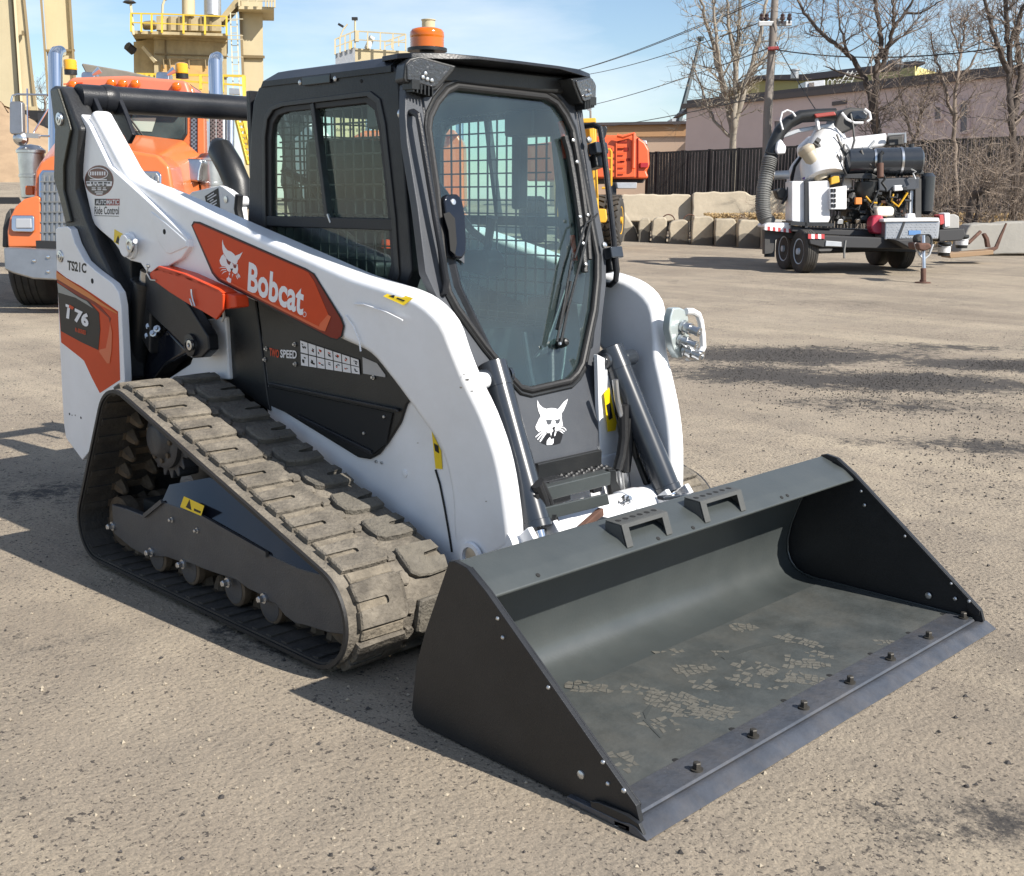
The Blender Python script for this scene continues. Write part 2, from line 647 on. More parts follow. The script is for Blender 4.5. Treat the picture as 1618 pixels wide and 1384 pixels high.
        d = math_('SUBTRACT', 1.35, ln.outputs['Value'])
        d = math_('MULTIPLY', math_('MAXIMUM', d, 0.0), k)
        tot = d if tot is None else math_('MAXIMUM', tot, d)
    crumb = noise(13, 8, 0.85)
    st = math_('ADD', math_('MULTIPLY', tot, 0.62), math_('MULTIPLY', math_('SUBTRACT', math_('ADD', math_('MULTIPLY', crumb, 0.95), math_('MULTIPLY', warp, 0.6)), 0.775), 1.9))
    stm = ramp(st, 0.22, 0.46)
    stm = math_('MULTIPLY', math_('MULTIPLY', stm, math_('MINIMUM', math_('MULTIPLY', tot, 3.0), 1.0)), 0.92)
    col = mix(stm, col, (0.050, 0.047, 0.046, 1))
    L.new(col, b.inputs['Base Color'])
    bp = N.new('ShaderNodeBump')
    bp.inputs['Strength'].default_value = 0.8
    bp.inputs['Distance'].default_value = 0.012
    h = math_('ADD', math_('MULTIPLY', grain, 0.55), math_('ADD', math_('MULTIPLY', noise(24, 4, 0.7), 0.7), math_('MULTIPLY', math_('SUBTRACT', 0.4, v.outputs['Distance']), 0.5)))
    L.new(h, bp.inputs['Height'])
    L.new(bp.outputs['Normal'], b.inputs['Normal'])
    return m

M_ground = ground_material()
ss = [-60, -30, -15, -8, -4] + [i * 0.5 for i in range(-4, 30)] + [15 + i for i in range(0, 30)] + [48, 52, 58, 66, 80, 100, 140, 200, 300, 420]
ll = [-1.2, -.95, -.8, -.7, -.6, -.5, -.45] + [-.42 + .02 * i for i in range(0, 44)] + [.5, .6, .7, .8, .95, 1.2]
gm = MB()
vs = []
for s in ss:
    w = max(30.0, abs(s) * 1.0 + 12)
    for l in ll:
        p = Vector((CAM.x, CAM.y, 0)) + HF * s + HR * (l * w)
        vs.append((p.x, p.y, ground_z(p.x, p.y)))
nl = len(ll)
gm.add(vs, [(i * nl + j, i * nl + j + 1, (i + 1) * nl + j + 1, (i + 1) * nl + j) for i in range(len(ss) - 1) for j in range(nl - 1)])
ground = gm.build('ground', M_ground, smooth=180)
tag(ground, 'packed tan gravel dirt yard with dark asphalt spills', kind='structure')

def crumbs(name, m, n, picker, r0, r1, label, seed):
    rnd = random.Random(seed)
    mb = MB()
    base = [Vector(q) for q in ((1, 0, 0), (-1, 0, 0), (0, 1, 0), (0, -1, 0), (0, 0, 1), (0, 0, -.6))]
    fs = [(0, 2, 4), (2, 1, 4), (1, 3, 4), (3, 0, 4), (2, 0, 5), (1, 2, 5), (3, 1, 5), (0, 3, 5)]
    for _ in range(n):
        p = picker(rnd)
        if p is None:
            continue
        r = r0 + (r1 - r0) * rnd.random() ** 3
        a = rnd.random() * 6.28
        rot = Matrix.Rotation(a, 3, 'Z') @ Matrix.Rotation(rnd.uniform(-.5, .5), 3, 'X')
        sc = [rnd.uniform(.6, 1.3) for _ in range(6)]
        mb.add([p + rot @ (q * r * k) + Vector((0, 0, r * .3)) for q, k in zip(base, sc)], fs)
    o = mb.build(name, m, smooth=0)
    tag(o, label, kind='stuff')
    return o

def near_pick(rnd):
    s = 1.6 + 12 * rnd.random() ** 1.6
    l = rnd.uniform(-.48, .48) * s
    p = Vector((CAM.x, CAM.y, 0)) + HF * s + HR * l
    p.z = ground_z(p.x, p.y)
    return p

def blot_pick(spots):
    def f(rnd):
        px, py, sx, sy = rnd.choice(spots)
        g = gat(px + rnd.gauss(0, sx), py + rnd.gauss(0, sy))
        return g
    return f

M_crumb = mat('asphalt_crumb', (0.05, 0.045, 0.042), 0.9, var=0.3, scale=40)
M_pebble = mat('pale_pebble', (0.34, 0.29, 0.22), 0.9, var=0.35, scale=25)
crumbs('asphalt_crumbs', M_crumb, 1500, near_pick, .002, .009, 'dark asphalt crumbs scattered over the gravel yard', 1)
crumbs('pebbles', M_pebble, 3200, near_pick, .002, .008, 'pale pebbles scattered over the gravel yard', 2)
crumbs('asphalt_spill', M_crumb, 9000, blot_pick([(1240, 560, 65, 9), (1230, 562, 60, 7), (1180, 592, 45, 10), (1400, 602, 70, 11), (1410, 600, 60, 8), (1590, 577, 35, 5), (1480, 620, 120, 30), (1480, 640, 100, 20), (1330, 625, 90, 14), (1550, 720, 70, 30)]), 0.002, .009, 'loose dark asphalt spilled in patches beyond the bucket', 3)

# ================================================================== concrete blocks and fence
M_conc = mat('weathered_concrete', (0.37, 0.32, 0.24), 0.9, var=0.22, scale=2.2, bump=0.5, bscale=14, dust=0.5, dust_col=(0.20, 0.175, 0.14), dscale=1.6)
def darken_foot(m, top, amp, col):
    """darker colour towards the foot, with a ragged edge of its own"""
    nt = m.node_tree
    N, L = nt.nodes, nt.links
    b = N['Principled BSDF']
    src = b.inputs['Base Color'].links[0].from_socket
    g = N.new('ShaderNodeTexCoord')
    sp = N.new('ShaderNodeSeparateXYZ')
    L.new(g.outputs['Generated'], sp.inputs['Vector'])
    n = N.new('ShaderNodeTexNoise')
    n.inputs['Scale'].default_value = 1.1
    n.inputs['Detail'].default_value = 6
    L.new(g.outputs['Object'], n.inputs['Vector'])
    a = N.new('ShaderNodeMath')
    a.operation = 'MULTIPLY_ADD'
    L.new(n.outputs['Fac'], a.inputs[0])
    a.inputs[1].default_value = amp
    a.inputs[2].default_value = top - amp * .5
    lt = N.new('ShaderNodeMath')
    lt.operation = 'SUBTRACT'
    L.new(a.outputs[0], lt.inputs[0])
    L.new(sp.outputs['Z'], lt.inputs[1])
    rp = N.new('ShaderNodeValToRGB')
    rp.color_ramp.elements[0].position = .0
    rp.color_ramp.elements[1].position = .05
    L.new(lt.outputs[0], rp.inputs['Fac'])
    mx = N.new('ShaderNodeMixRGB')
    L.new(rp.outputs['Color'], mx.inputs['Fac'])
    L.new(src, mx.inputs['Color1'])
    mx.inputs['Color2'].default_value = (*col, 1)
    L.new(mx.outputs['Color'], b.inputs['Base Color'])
darken_foot(M_conc, .55, 1.6, (.125, .112, .092))  # concrete colour turns darker towards the base of each block
M_conc2 = mat('pale_concrete', (0.43, 0.37, 0.28), 0.9, var=0.15, scale=2.0, bump=0.5, bscale=12, dust=0.3, dust_col=(0.27, 0.235, 0.18), dscale=1.2)
M_concg = mat('grey_concrete', (0.30, 0.285, 0.255), 0.9, var=0.2, scale=1.6, bump=0.5, bscale=14, dust=0.3, dust_col=(0.18, 0.165, 0.14), dscale=1.6)

def block(outline, d, thick, m, label, group, skew=0.0):
    """concrete block: face outline at depth d, real thickness behind"""
    rnd = random.Random(int(outline[0][0]))
    if group == G and d < 28.5 and outline[0][0] < 1300:
        d += 2.7 - (outline[0][0] - 985) * (2.7 / 215)
    fine = []
    n = len(outline)
    for i in range(n):
        (x0, y0), (x1, y1) = outline[i], outline[(i + 1) % n]
        k = max(1, int(math.hypot(x1 - x0, y1 - y0) / 9))
        for j in range(k):
            t = j / k
            fine.append((x0 + (x1 - x0) * t + rnd.gauss(0, .55), y0 + (y1 - y0) * t + rnd.gauss(0, .55)))
    pts = [dep(px, py, d + skew * i) for i, (px, py) in enumerate(fine)]
    mb = MB().prism(pts, (HF + HR * 0.12).normalized() * thick)
    o = mb.build('concrete_block', m, bevel=0.045, seg=2)
    tag(o, label, 'block', group)
    return o

G = 'concrete blocks along the yard edge'
DB = 26.8
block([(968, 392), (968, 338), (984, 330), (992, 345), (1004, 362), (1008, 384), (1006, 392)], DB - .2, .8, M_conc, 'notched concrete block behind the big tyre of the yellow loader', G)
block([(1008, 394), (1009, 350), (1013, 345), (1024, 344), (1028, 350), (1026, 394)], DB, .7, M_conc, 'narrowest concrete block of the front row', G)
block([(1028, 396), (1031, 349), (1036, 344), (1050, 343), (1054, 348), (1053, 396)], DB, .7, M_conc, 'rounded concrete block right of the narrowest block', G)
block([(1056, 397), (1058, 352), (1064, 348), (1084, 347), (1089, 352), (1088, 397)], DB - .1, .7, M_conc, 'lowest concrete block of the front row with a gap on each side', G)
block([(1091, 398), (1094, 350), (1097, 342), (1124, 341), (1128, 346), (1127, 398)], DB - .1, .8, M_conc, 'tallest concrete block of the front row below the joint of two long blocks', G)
block([(1128.5, 399), (1130, 346), (1160, 345), (1164, 350), (1163, 399)], DB - .1, .8, M_conc, 'concrete block with a wavy dark foot in the front row', G)
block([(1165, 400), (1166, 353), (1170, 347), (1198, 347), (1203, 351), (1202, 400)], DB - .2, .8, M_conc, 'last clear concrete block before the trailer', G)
block([(1204, 402), (1206, 350), (1212, 346), (1252, 348), (1255, 402)], DB - .3, .8, M_concg, 'concrete block standing behind the trailer wheels', G)
block([(978, 350), (978, 312), (984, 306), (1060, 308), (1064, 305), (1090, 307), (1094, 313), (1092, 350)], 30.6, .8, M_conc2, 'long pale concrete block of the back row nearest the yellow loader', G)
block([(1093.5, 348), (1095, 306), (1100, 303), (1178, 302), (1186, 309), (1203, 308), (1222, 300), (1260, 304), (1260, 348)], 30.3, .8, M_conc2, 'long greyer concrete block of the back row with a broken top corner', G)
block([(1515, 402), (1528, 360), (1535, 354), (1640, 349), (1640, 402)], 24.6, .8, M_concg, 'long grey concrete block behind the rusty plough at the right edge', G)
M_litter = mat('dry_leaf_litter', (0.34, 0.24, 0.12), 0.95, var=0.5, scale=8, bump=0.8, bscale=20)

def litter_pick(rnd):
    d = rnd.uniform(28.9, 29.9)
    px = rnd.uniform(1112, 1260) if rnd.random() < .45 else rnd.uniform(1480, 1640)
    p = dep(px, rnd.uniform(338, 344), d)
    return p

crumbs('leaf_litter', M_litter, 5000, litter_pick, .015, .045, 'tan dry leaf litter heaped behind the front concrete blocks', 5)
lb = MB()
for x0, x1 in ((1110, 1260), (1470, 1640)):
    lb.prism([dep(x0, 342, 29.0), dep(x1, 342, 29.0), dep(x1, 420, 29.0), dep(x0, 420, 29.0)], HF * .9)
tag(lb.build('earth_bank', M_litter, smooth=0), 'low bank of earth and leaves behind the blocks', kind='structure')
# iron lifting loops standing on the blocks
for px in (1056, 1090):
    b0 = dep(px, 349, 29.2)
    tag(MB().tube([b0 + HR * (.16 * math.cos(a)) + Vector((0, 0, .16 * math.sin(a))) for a in [math.pi * i / 10 for i in range(11)]], .015, 6).build('lifting_loop', M_rust),
        'rusty lifting loop %s the front blocks' % ('behind the lowest block of' if px == 1056 else 'behind the tallest block of'), 'loop')

M_fence = mat('black_fence_board', (0.009, 0.009, 0.0095), 0.75, var=0.35, scale=3, bump=0.4, bscale=20, streak=True, dust=0.3, dust_col=(0.07, 0.065, 0.06), dscale=6)
fence = empty('board_fence', dep(1300, 320, 33), 'tall black board fence running behind the concrete blocks', 'fence')
xs = [1024, 1038, 1079.5, 1122, 1168.5, 1216, 1262, 1310, 1358, 1408, 1460, 1512, 1566, 1622, 1680]
for i in range(len(xs) - 1):
    d0, d1 = 34.6 - 3.4 * (xs[i] - 1024) / 600, 34.6 - 3.4 * (xs[i + 1] - 1024) / 600
    yt0, yt1 = 243 - 26 * (xs[i] - 1024) / 594, 243 - 26 * (xs[i + 1] - 1024) / 594
    a, b_ = dep(xs[i], yt0, d0), dep(xs[i + 1], yt1, d1)
    e = (b_ - a)
    bk = Vector((-e.y, e.x, 0)).normalized()
    if bk.dot(HF) < 0:
        bk = -bk
    mb = MB()
    nb = 9 if i else 3
    for k in range(nb):
        p, q = a + e * ((k + .06) / nb), a + e * ((k + .94) / nb)
        off = bk * random.uniform(-.012, .012)
        g0 = ground_z(p.x, p.y)
        p, q = p + off, q + off
        mb.prism([p, q, Vector((q.x, q.y, g0)), Vector((p.x, p.y, g0))], bk * .03)
    keep(mb.build('fence_panel', M_fence, smooth=0), fence)
    pp = a + bk * .06
    keep(MB().box((pp.x, pp.y, (pp.z + ground_z(pp.x, pp.y)) / 2 + .03), (.11, .11, pp.z - ground_z(pp.x, pp.y) + .06)).build('post', M_fence), fence)
    keep(MB().bar(a + bk * .05 + Vector((0, 0, .02)), b_ + bk * .05 + Vector((0, 0, .02)), .09, .05).build('rail', M_fence), fence)

# ================================================================== buildings right
M_purple = mat('mauve_wall', (0.60, 0.475, 0.45), 0.9, var=0.05, scale=0.6, bump=0.3, bscale=12)
M_fascia = mat('dark_fascia', (0.10, 0.085, 0.085), 0.7)
M_tan = mat('tan_wall', (0.62, 0.45, 0.33), 0.9, var=0.05, scale=.6)
M_brownb = mat('brown_band', (0.42, 0.24, 0.12), 0.85, var=0.05, scale=.6)
M_yelw = mat('olive_yellow_cladding', (0.42, 0.38, 0.16), 0.8, var=0.06, scale=.7)
M_win = mat('dark_window', (0.16, 0.155, 0.175), 0.3)
M_galv = mat('galvanised_steel', (0.42, 0.43, 0.44), 0.45, metal=0.6, var=0.1)

bld = empty('warehouse', dep(1300, 320, 46), 'long mauve warehouse with dark fascia behind the black fence', 'building')
zt = dep(1085, 166, 55).z
A = dep(1085, 166, 55)
Bp = dep(1700, 97, 38.2)
Bp.z = zt
e = (Bp - A)
e.z = 0
bk = Vector((-e.y, e.x, 0)).normalized()
if bk.dot(HF) < 0:
    bk = -bk
A0 = Vector((A.x, A.y, -.5))
keep(MB().prism([A, A + e, A0 + e, A0], bk * 26).build('wall', M_purple, smooth=0), bld)
f0 = A - bk * .18 - e.normalized() * .18
keep(MB().prism([f0 + Vector((0, 0, .06)), f0 + e + Vector((0, 0, .06)), f0 + e - Vector((0, 0, .16)), f0 - Vector((0, 0, .16))], bk * .17).build('fascia', M_fascia, smooth=0), bld)
keep(MB().box(A + e * .5 + bk * 13 + Vector((0, 0, .12)), (1, 1, .2), Matrix((e, bk * 26, Vector((0, 0, 1)))).transposed()).build('roof', M_fascia, smooth=0), bld)
def on_wall(px, py):
    return atp(px, py, A, bk)
for (x0, y0, x1, y1) in ((1518, 160, 1532, 210), (1478, 168, 1490, 190), (1225, 190, 1236, 225)):
    w = MB()
    c = [on_wall(x0, y0), on_wall(x1, y0), on_wall(x1, y1), on_wall(x0, y1)]
    o = keep(w.prism([q - bk * .05 for q in c], bk * .12).build('window', M_win, smooth=0), bld)
    q = MB()
    for i in range(4):
        q.bar(c[i] - bk * .05, c[(i + 1) % 4] - bk * .05, .1, .08)
    f = q.build('frame', M_purple, smooth=0)
    f.parent = o
keep(MB().prism([on_wall(1316, 161) - bk * .06, on_wall(1338, 158) - bk * .06, on_wall(1338, 164) - bk * .06, on_wall(1316, 167) - bk * .06], bk * .1).build('vent', M_fascia, smooth=0), bld)
# small eave sticking out at the corner
keep(MB().prism([dep(1076, 180, 55), dep(1085, 171, 55), dep(1085, 180, 55)], HF * 3).build('eave', M_fascia, smooth=0), bld)

pent = empty('roof_penthouse', dep(1330, 130, 50), 'olive yellow penthouse with dark roof standing on the warehouse roof', 'penthouse')
def wedge(pts, d0, d1, thick, m, name, par):
    n = len(pts)
    xs_ = [p[0] for p in pts]
    lo, hi = min(xs_), max(xs_)
    v = [dep(px, py, d0 + (d1 - d0) * (px - lo) / (hi - lo)) for px, py in pts]
    return keep(MB().prism(v, HF * thick).build(name, m, smooth=0), par)
wedge([(1200, 150), (1200, 124), (1270, 121), (1445, 106), (1445, 132)], 58, 49, 10, M_yelw, 'wall', pent)
wedge([(1194, 124), (1194, 119), (1270, 117), (1444, 96), (1462, 97), (1462, 101), (1446, 108), (1270, 127)], 57.5, 48.5, 10.5, M_fascia, 'roof', pent)
keep(MB().prism([dep(1446, 104, 48.7), dep(1488, 117, 54), dep(1488, 131, 54), dep(1446, 132, 48.7)], HF * .1).build('end_wall', mat('bright_yellow_cladding', (0.72, 0.62, 0.25), .8), smooth=0), pent)
hv = empty('roof_vent', dep(1255, 112, 55), 'small round vent on the warehouse roof beside the utility pole', 'vent')
keep(MB().lathe(dep(1255.5, 124, 55), (0, 0, 1), [(0, .19), (.35, .19), (.36, .24), (.42, .24), (.45, .05)], 12).build('stack', M_galv), hv)
rv = tag(MB().lathe(dep(1413, 112, 47), (0, 0, 1), [(0, .25), (.1, .34), (.25, .36), (.4, .28), (.47, .05)], 14).build('turbine_vent', mat('dark_vent', (.06, .06, .065), .5)), 'dark domed vent on the penthouse roof beside the black trunked tree', 'vent')
hvac = empty('rooftop_unit', dep(1292, 132, 47), 'white rooftop unit on the edge of the warehouse roof', 'rooftop unit')
keep(MB().prism([dep(1272, 150, 49), dep(1272, 129, 49), dep(1304, 126, 49), dep(1304, 148, 49)], HF * 1.2).build('housing', M_galv, bevel=.03), hvac)
keep(MB().prism([dep(1278, 139, 48.98), dep(1278, 131, 48.98), dep(1286, 130, 48.98), dep(1286, 138, 48.98)], HF * -.04).build('grille', M_fascia, smooth=0), hvac)
rail = empty('roof_ladder', dep(1330, 130, 46), 'white roof ladder and guard hoops at the warehouse roof edge', 'ladder')
M_wrail = mat('white_rail_paint', (.55, .55, .52), .6)
rl = MB()
for i in range(3):
    x0 = 1308 + i * 8
    rl.tube([dep(x0, 141, 48), dep(x0, 128, 48), dep(x0 + 3, 125, 48), dep(x0 + 6, 128, 48), dep(x0 + 6, 141, 48)], .018, 6)
keep(rl.build('guard_hoop', M_wrail), rail)
for i in range(3):
    keep(MB().bar(dep(1322 + i * 9, 140, 48), dep(1340 + i * 7, 112, 48), .04, .03).build('stringer', M_wrail), rail)
for i in range(4):
    keep(MB().bar(dep(1326 + i * 4.5, 133 - i * 6, 48), dep(1344 + i * 4.2, 134 - i * 6, 48), .03, .02).build('rung', M_wrail), rail)

shed = empty('tan_building', dep(1010, 220, 62), 'tan building with a brown parapet band beyond the orange tanker', 'building')
p = [dep(880, 198, 62), dep(1092, 194, 60), dep(1092, 215, 60), dep(880, 217, 62)]
keep(MB().prism(p, HF * 12).build('parapet', M_brownb, smooth=0), shed)
q0, q1 = dep(880, 217, 62) + HF * .1, dep(1092, 215, 60) + HF * .1
keep(MB().prism([q0, q1, Vector((q1.x, q1.y, -.5)), Vector((q0.x, q0.y, -.5))], HF * 11.5).build('wall', M_tan, smooth=0), shed)
keep(MB().bar(dep(878, 197, 61.9), dep(1092, 193.5, 59.9), .2, .14).build('coping', M_fascia, smooth=0), shed)

crane = empty('crane', dep(1072, 195, 70), 'thin dark crane boom leaning up behind the warehouse corner', 'crane')
M_boom = mat('dark_teal_boom', (.035, .055, .065), .5)
keep(MB().tube([dep(1073, 192, 70), dep(1100, 90, 70), dep(1107, 60, 70)], [.17, .12, .07], 6).build('boom', M_boom), crane)
keep(MB().box(dep(1107, 61, 70), (.3, .3, .25)).build('boom_head', M_boom, bevel=.03), crane)
keep(MB().prism([dep(1061, 198, 70), dep(1061, 187, 70), dep(1084, 186, 70), dep(1084, 198, 70)], HF * 2).build('cab_box', mat('grey_box', (.33, .36, .38), .6), bevel=.05), crane)

# ================================================================== utility pole and wires
M_pole = mat('weathered_pole', (0.20, 0.175, 0.155), 0.9, var=0.25, scale=3, bump=0.4, bscale=20, streak=True)
M_wire = mat('wire_black', (0.03, 0.03, 0.032), 0.6)
M_insul = mat('insulator_brown', (0.05, 0.03, 0.03), 0.3)
DP = 31.5
pole = empty('utility_pole', gat(1211, 380), 'tall weathered wooden utility pole standing behind the trailer hose', 'utility pole')
keep(MB().tube([dep(1210, 335, DP), dep(1213, 180, DP), dep(1221, 60, DP), dep(1228, -60, DP)], [.135, .12, .105, .09], 14).build('mast', M_pole), pole)
keep(MB().bar(dep(1198, 37.5, DP - .15), dep(1250, 37, DP + .1), .10, .12).build('crossarm', M_galv, bevel=.01), pole)
for px in (1203, 1211, 1236, 1247):
    keep(MB().lathe(dep(px, 37, DP - .1), (0, 0, 1), [(0, .03), (.08, .03), (.1, .07), (.15, .07), (.17, .05), (.22, .06), (.26, .03)], 8).build('insulator', M_insul), pole)
for pts in ([(1204, 40), (1203, 60), (1207, 74), (1216, 78)], [(1247, 40), (1246, 60), (1238, 76), (1226, 78)], [(1228, 30), (1232, 45), (1236, 40)]):
    keep(MB().tube([dep(x, y, DP - .18) for x, y in pts], .012, 5).build('jumper_wire', M_wire), pole)
keep(MB().tube([dep(1213, 77, DP - .18), dep(1230, 76, DP - .18)], .05, 6).build('red_clamp', mat('red_clamp_paint', (.3, .05, .05), .6), bevel=0), pole)
def wire(a, b, sag, label):
    a, b = Vector(a), Vector(b)
    pts = [a.lerp(b, i / 14) - Vector((0, 0, sag * 4 * (i / 14) * (1 - i / 14))) for i in range(15)]
    o = MB().tube(pts, .016, 4).build('overhead_wire', M_wire)
    tag(o, label, 'wire', 'overhead wires from the utility pole')
wire(dep(860, 120, 95), dep(1222, -8, DP), .4, 'uppermost overhead wire left of the utility pole')
wire(dep(860, 121, 95), dep(1250, -24, DP), .4, 'second overhead wire down left of the utility pole')
wire(dep(860, 122, 95), dep(1222, 28, DP), .5, 'third overhead wire down, passing over the crane tip')
wire(dep(850, 178, 95), dep(1216, 76, DP), .4, 'fourth overhead wire down, crossing the pale tree')
wire(dep(850, 203, 95), dep(1214, 150, DP), .4, 'lowest overhead wire, just above the tan building')
wire(dep(1222, 78, DP), dep(1700, 52, 26), .35, 'overhead wire running right from the utility pole through the bare trees')
wire(dep(1222, 60, DP), dep(1290, 175, 30), .05, 'thin guy wire slanting down right of the utility pole')
lp = empty('light_pole', dep(933, 185, 75), 'thin far light pole above the yellow loader roof', 'light pole')
keep(MB().tube([dep(934, 230, 75), dep(933, 175, 75)], .07, 6).build('mast', M_pole), lp)
keep(MB().bar(dep(934, 174, 75), dep(928, 171, 75), .1, .2).build('lamp_head', M_galv), lp)

# ================================================================== concrete plant, left
M_beige = mat('beige_cladding', (0.52, 0.44, 0.28), 0.75, var=0.08, scale=0.7, streak=True, dust=0.15, dust_col=(0.33, 0.25, 0.14), dscale=1.2)
M_beiged = mat('shabby_beige_steel', (0.44, 0.36, 0.21), 0.8, var=0.2, scale=2, streak=True, dust=0.35, dust_col=(0.20, 0.13, 0.07), dscale=2.5)
M_beigeo = mat('ochre_panel', (0.55, 0.34, 0.13), 0.8, var=0.15, scale=1.5)
M_yrail = mat('yellow_rail_paint', (0.66, 0.46, 0.05), 0.55)
M_seam = mat('seam_brown', (0.20, 0.15, 0.08), 0.8)
M_bsteel = mat('black_steel', (0.02, 0.02, 0.022), 0.6)

def slab(name, pts, d, thick, m, par, bevel=0.0, **k):
    far = max(q[0] for q in pts)                      # buildings stand square to their own sight line from the yard
    v = ray(min(far, 640), 316)
    v = Vector((v.x, v.y, 0)).normalized()
    return keep(MB().prism([dep(px, py, d) for px, py in pts], v * thick).build(name, m, None, bevel=bevel, smooth=0 if not bevel else 30, **k), par)

def beam(name, a, b, d, w, m, par, d2=None, h=None):
    return keep(MB().bar(dep(*a, d), dep(*b, d2 or d), w, h or w).build(name, m, smooth=0), par)

tA = empty('silo_tower', dep(25, 190, 46), 'tall beige clad silo tower at the left edge of the photo', 'tower')
slab('cladding', [(-60, -140), (20, -140), (58, 160), (62, 182), (52, 186), (50, 180), (-60, 168)], 46, 6, M_beige, tA)
beam('seam', (19, -20), (33, 165), 45.97, .12, M_seam, tA)
beam('seam', (36, -20), (56, 176), 45.97, .10, M_seam, tA)
beam('pipe_run', (22, -20), (34, 160), 45.8, .09, M_beige, tA)
slab('vent_flap', [(34, 49), (38, 49), (38, 56), (34, 56)], 45.9, -.15, M_seam, tA)
slab('base_frame', [(-60, 172), (57, 168), (57, 184), (-60, 182)], 45.9, 5, M_beiged, tA)
tB = empty('silo_tower', dep(92, 180, 50), 'narrower beige silo tower behind the truck exhaust stack', 'tower')
slab('cladding', [(60, -140), (100, -140), (121, 130), (124, 320), (84, 320), (78, 150)], 50, 4, M_beige, tB)
beam('seam', (108, -40), (119, 140), 49.9, .10, M_seam, tB)
beam('seam', (62, -40), (76, 150), 49.9, .10, M_seam, tB)
beam('band', (72, 80), (118, 79.5), 49.9, .09, M_seam, tB)
beam('band', (78, 140), (120, 140), 49.9, .09, M_seam, tB)

fr = empty('steel_loading_frame', dep(60, 230, 42), 'black steel loading frame under the silo tower at left', 'frame')
beam('beam', (-70, 178), (84, 182), 43, .30, M_bsteel, fr)
beam('beam', (-70, 192), (84, 192), 42.6, .32, M_bsteel, fr)
beam('beam', (-70, 205), (84, 204), 42.4, .22, M_bsteel, fr)
beam('post', (68, 180), (68, 240), 42.2, .28, M_bsteel, fr)
beam('post', (35, 206), (38, 300), 41.8, .36, M_beige, fr)
beam('post', (77, 190), (79, 262), 42.8, .2, M_beige, fr)
sp = dep(5, 300, 43)
sand = MB()
rr = []
for k in range(7):
    t = k / 6
    rr.append([Vector((sp.x, sp.y, ground_z(sp.x, sp.y) - .2)) + Vector((math.cos(a) * 5.2 * (1 - t) + .1 * random.random(), math.sin(a) * 5.2 * (1 - t), 3.6 * t * (1 - .15 * t))) + Vector((random.uniform(-.15, .15), random.uniform(-.15, .15), 0)) for a in [2 * math.pi * i / 24 for i in range(24)]])
sand.loft(rr)
tag(sand.build('sand_pile', mat('brown_sand', (.30, .21, .13), .95, var=.15, scale=2, bump=.5, bscale=12), smooth=60), 'heap of brown sand under the black loading frame', 'sand pile')
for i in range(5):
    y0 = 291 - i * 10
    x0 = 12 + i * 3.2
    tag(MB().prism([dep(x0, y0, 40.5), dep(34, y0, 40.5), dep(34, y0 - 8.6, 40.5), dep(x0, y0 - 8.6, 40.5)], HF * 1.0).build('stacked_block', M_conc2, bevel=.03),
        'pale concrete block, %s of the stepped stack at far left' % ('lowest', 'second from the bottom', 'middle', 'second from the top', 'topmost')[i], 'block', 'stepped stack of pale blocks')

pl = empty('batch_plant', dep(300, 120, 52), 'weathered beige batch plant with a railed platform behind the truck', 'plant')
slab('hopper_wall', [(243, 55), (358, 63), (360, 335), (247, 335)], 52, 5, M_beiged, pl)
slab('hopper_collar', [(241, 52), (354, 57), (359, 64), (359, 66), (242, 61)], 51.8, 5.4, M_beiged, pl)
for y0 in (85, 118):
    beam('seam', (245, y0), (360, y0 + 4), 51.95, .05, M_seam, pl)
beam('seam', (261, 60), (263, 200), 51.95, .05, M_seam, pl)
slab('ochre_panel', [(254, 102), (330, 104), (330, 170), (254, 170)], 51.9, .2, M_beigeo, pl)
slab('side_chute', [(211, 66), (225, 64), (243, 58), (247, 335), (214, 335)], 52.6, 3, M_beiged, pl)
beam('brace', (226, 74), (246, 98), 51.8, .14, M_beige, pl)
keep(MB().tube([dep(201, 72, 51.6), dep(211, 81, 51.9)], .2, 8).build('discharge_spout', M_bsteel), pl)
slab('platform_deck', [(208, 48), (360, 53), (360, 57), (208, 53)], 51, 6.5, M_beiged, pl)
slab('upper_bin', [(247, 25), (350, 27), (350, 49), (247, 47)], 53, 3.5, M_beiged, pl)
slab('drive_motor', [(225, 33), (246, 31), (248, 42), (225, 42)], 52, 1.2, M_seam, pl, bevel=.1)
for px in (268, 283, 300, 318, 333):
    beam('rib', (px, 26), (px, 49), 52.95, .09, M_seam, pl)
def railing(par, pts, d, m, nmid=1, posts=None, w=.06):
    for k in range(len(pts) - 1):
        (x0, yt0, yb0), (x1, yt1, yb1) = pts[k], pts[k + 1]
        beam('rail', (x0, yt0), (x1, yt1), d, w, m, par)
        for j in range(nmid):
            t = (j + 1) / (nmid + 1)
            beam('rail', (x0, yt0 + (yb0 - yt0) * t), (x1, yt1 + (yb1 - yt1) * t), d, w * .8, m, par)
        n = posts or 4
        for i in range(n + (k == len(pts) - 2)):
            t = i / n
            beam('rail_post', (x0 + (x1 - x0) * t, yt0 + (yt1 - yt0) * t), (x0 + (x1 - x0) * t, yb0 + (yb1 - yb0) * t), d, w * 1.2, m, par)
railing(pl, [(207, 21, 50), (256, 22, 52), (358, 26, 56)], 50.9, M_yrail, 1, 3)
beam('mast', (205, -10), (211, 55), 51, .09, M_beige, pl)
keep(MB().lathe(dep(204.5, 1, 51), (0, 0, -1), [(0, .2), (.08, .3), (.14, .1)], 10).build('lamp', M_bsteel), pl)
keep(MB().tube([dep(256, 30, 51), dep(257, 8, 51), dep(260, 0, 51), dep(268, -4, 51)], .05, 6).build('lamp_arm', M_beige), pl)
for (px, w) in ((297, .32), (335, .42)):
    keep(MB().tube([dep(px, -60, 53), dep(px + 1, 27, 53)], w / 1.1, 12).build('stack', M_galv if w > .4 else M_beige), pl)
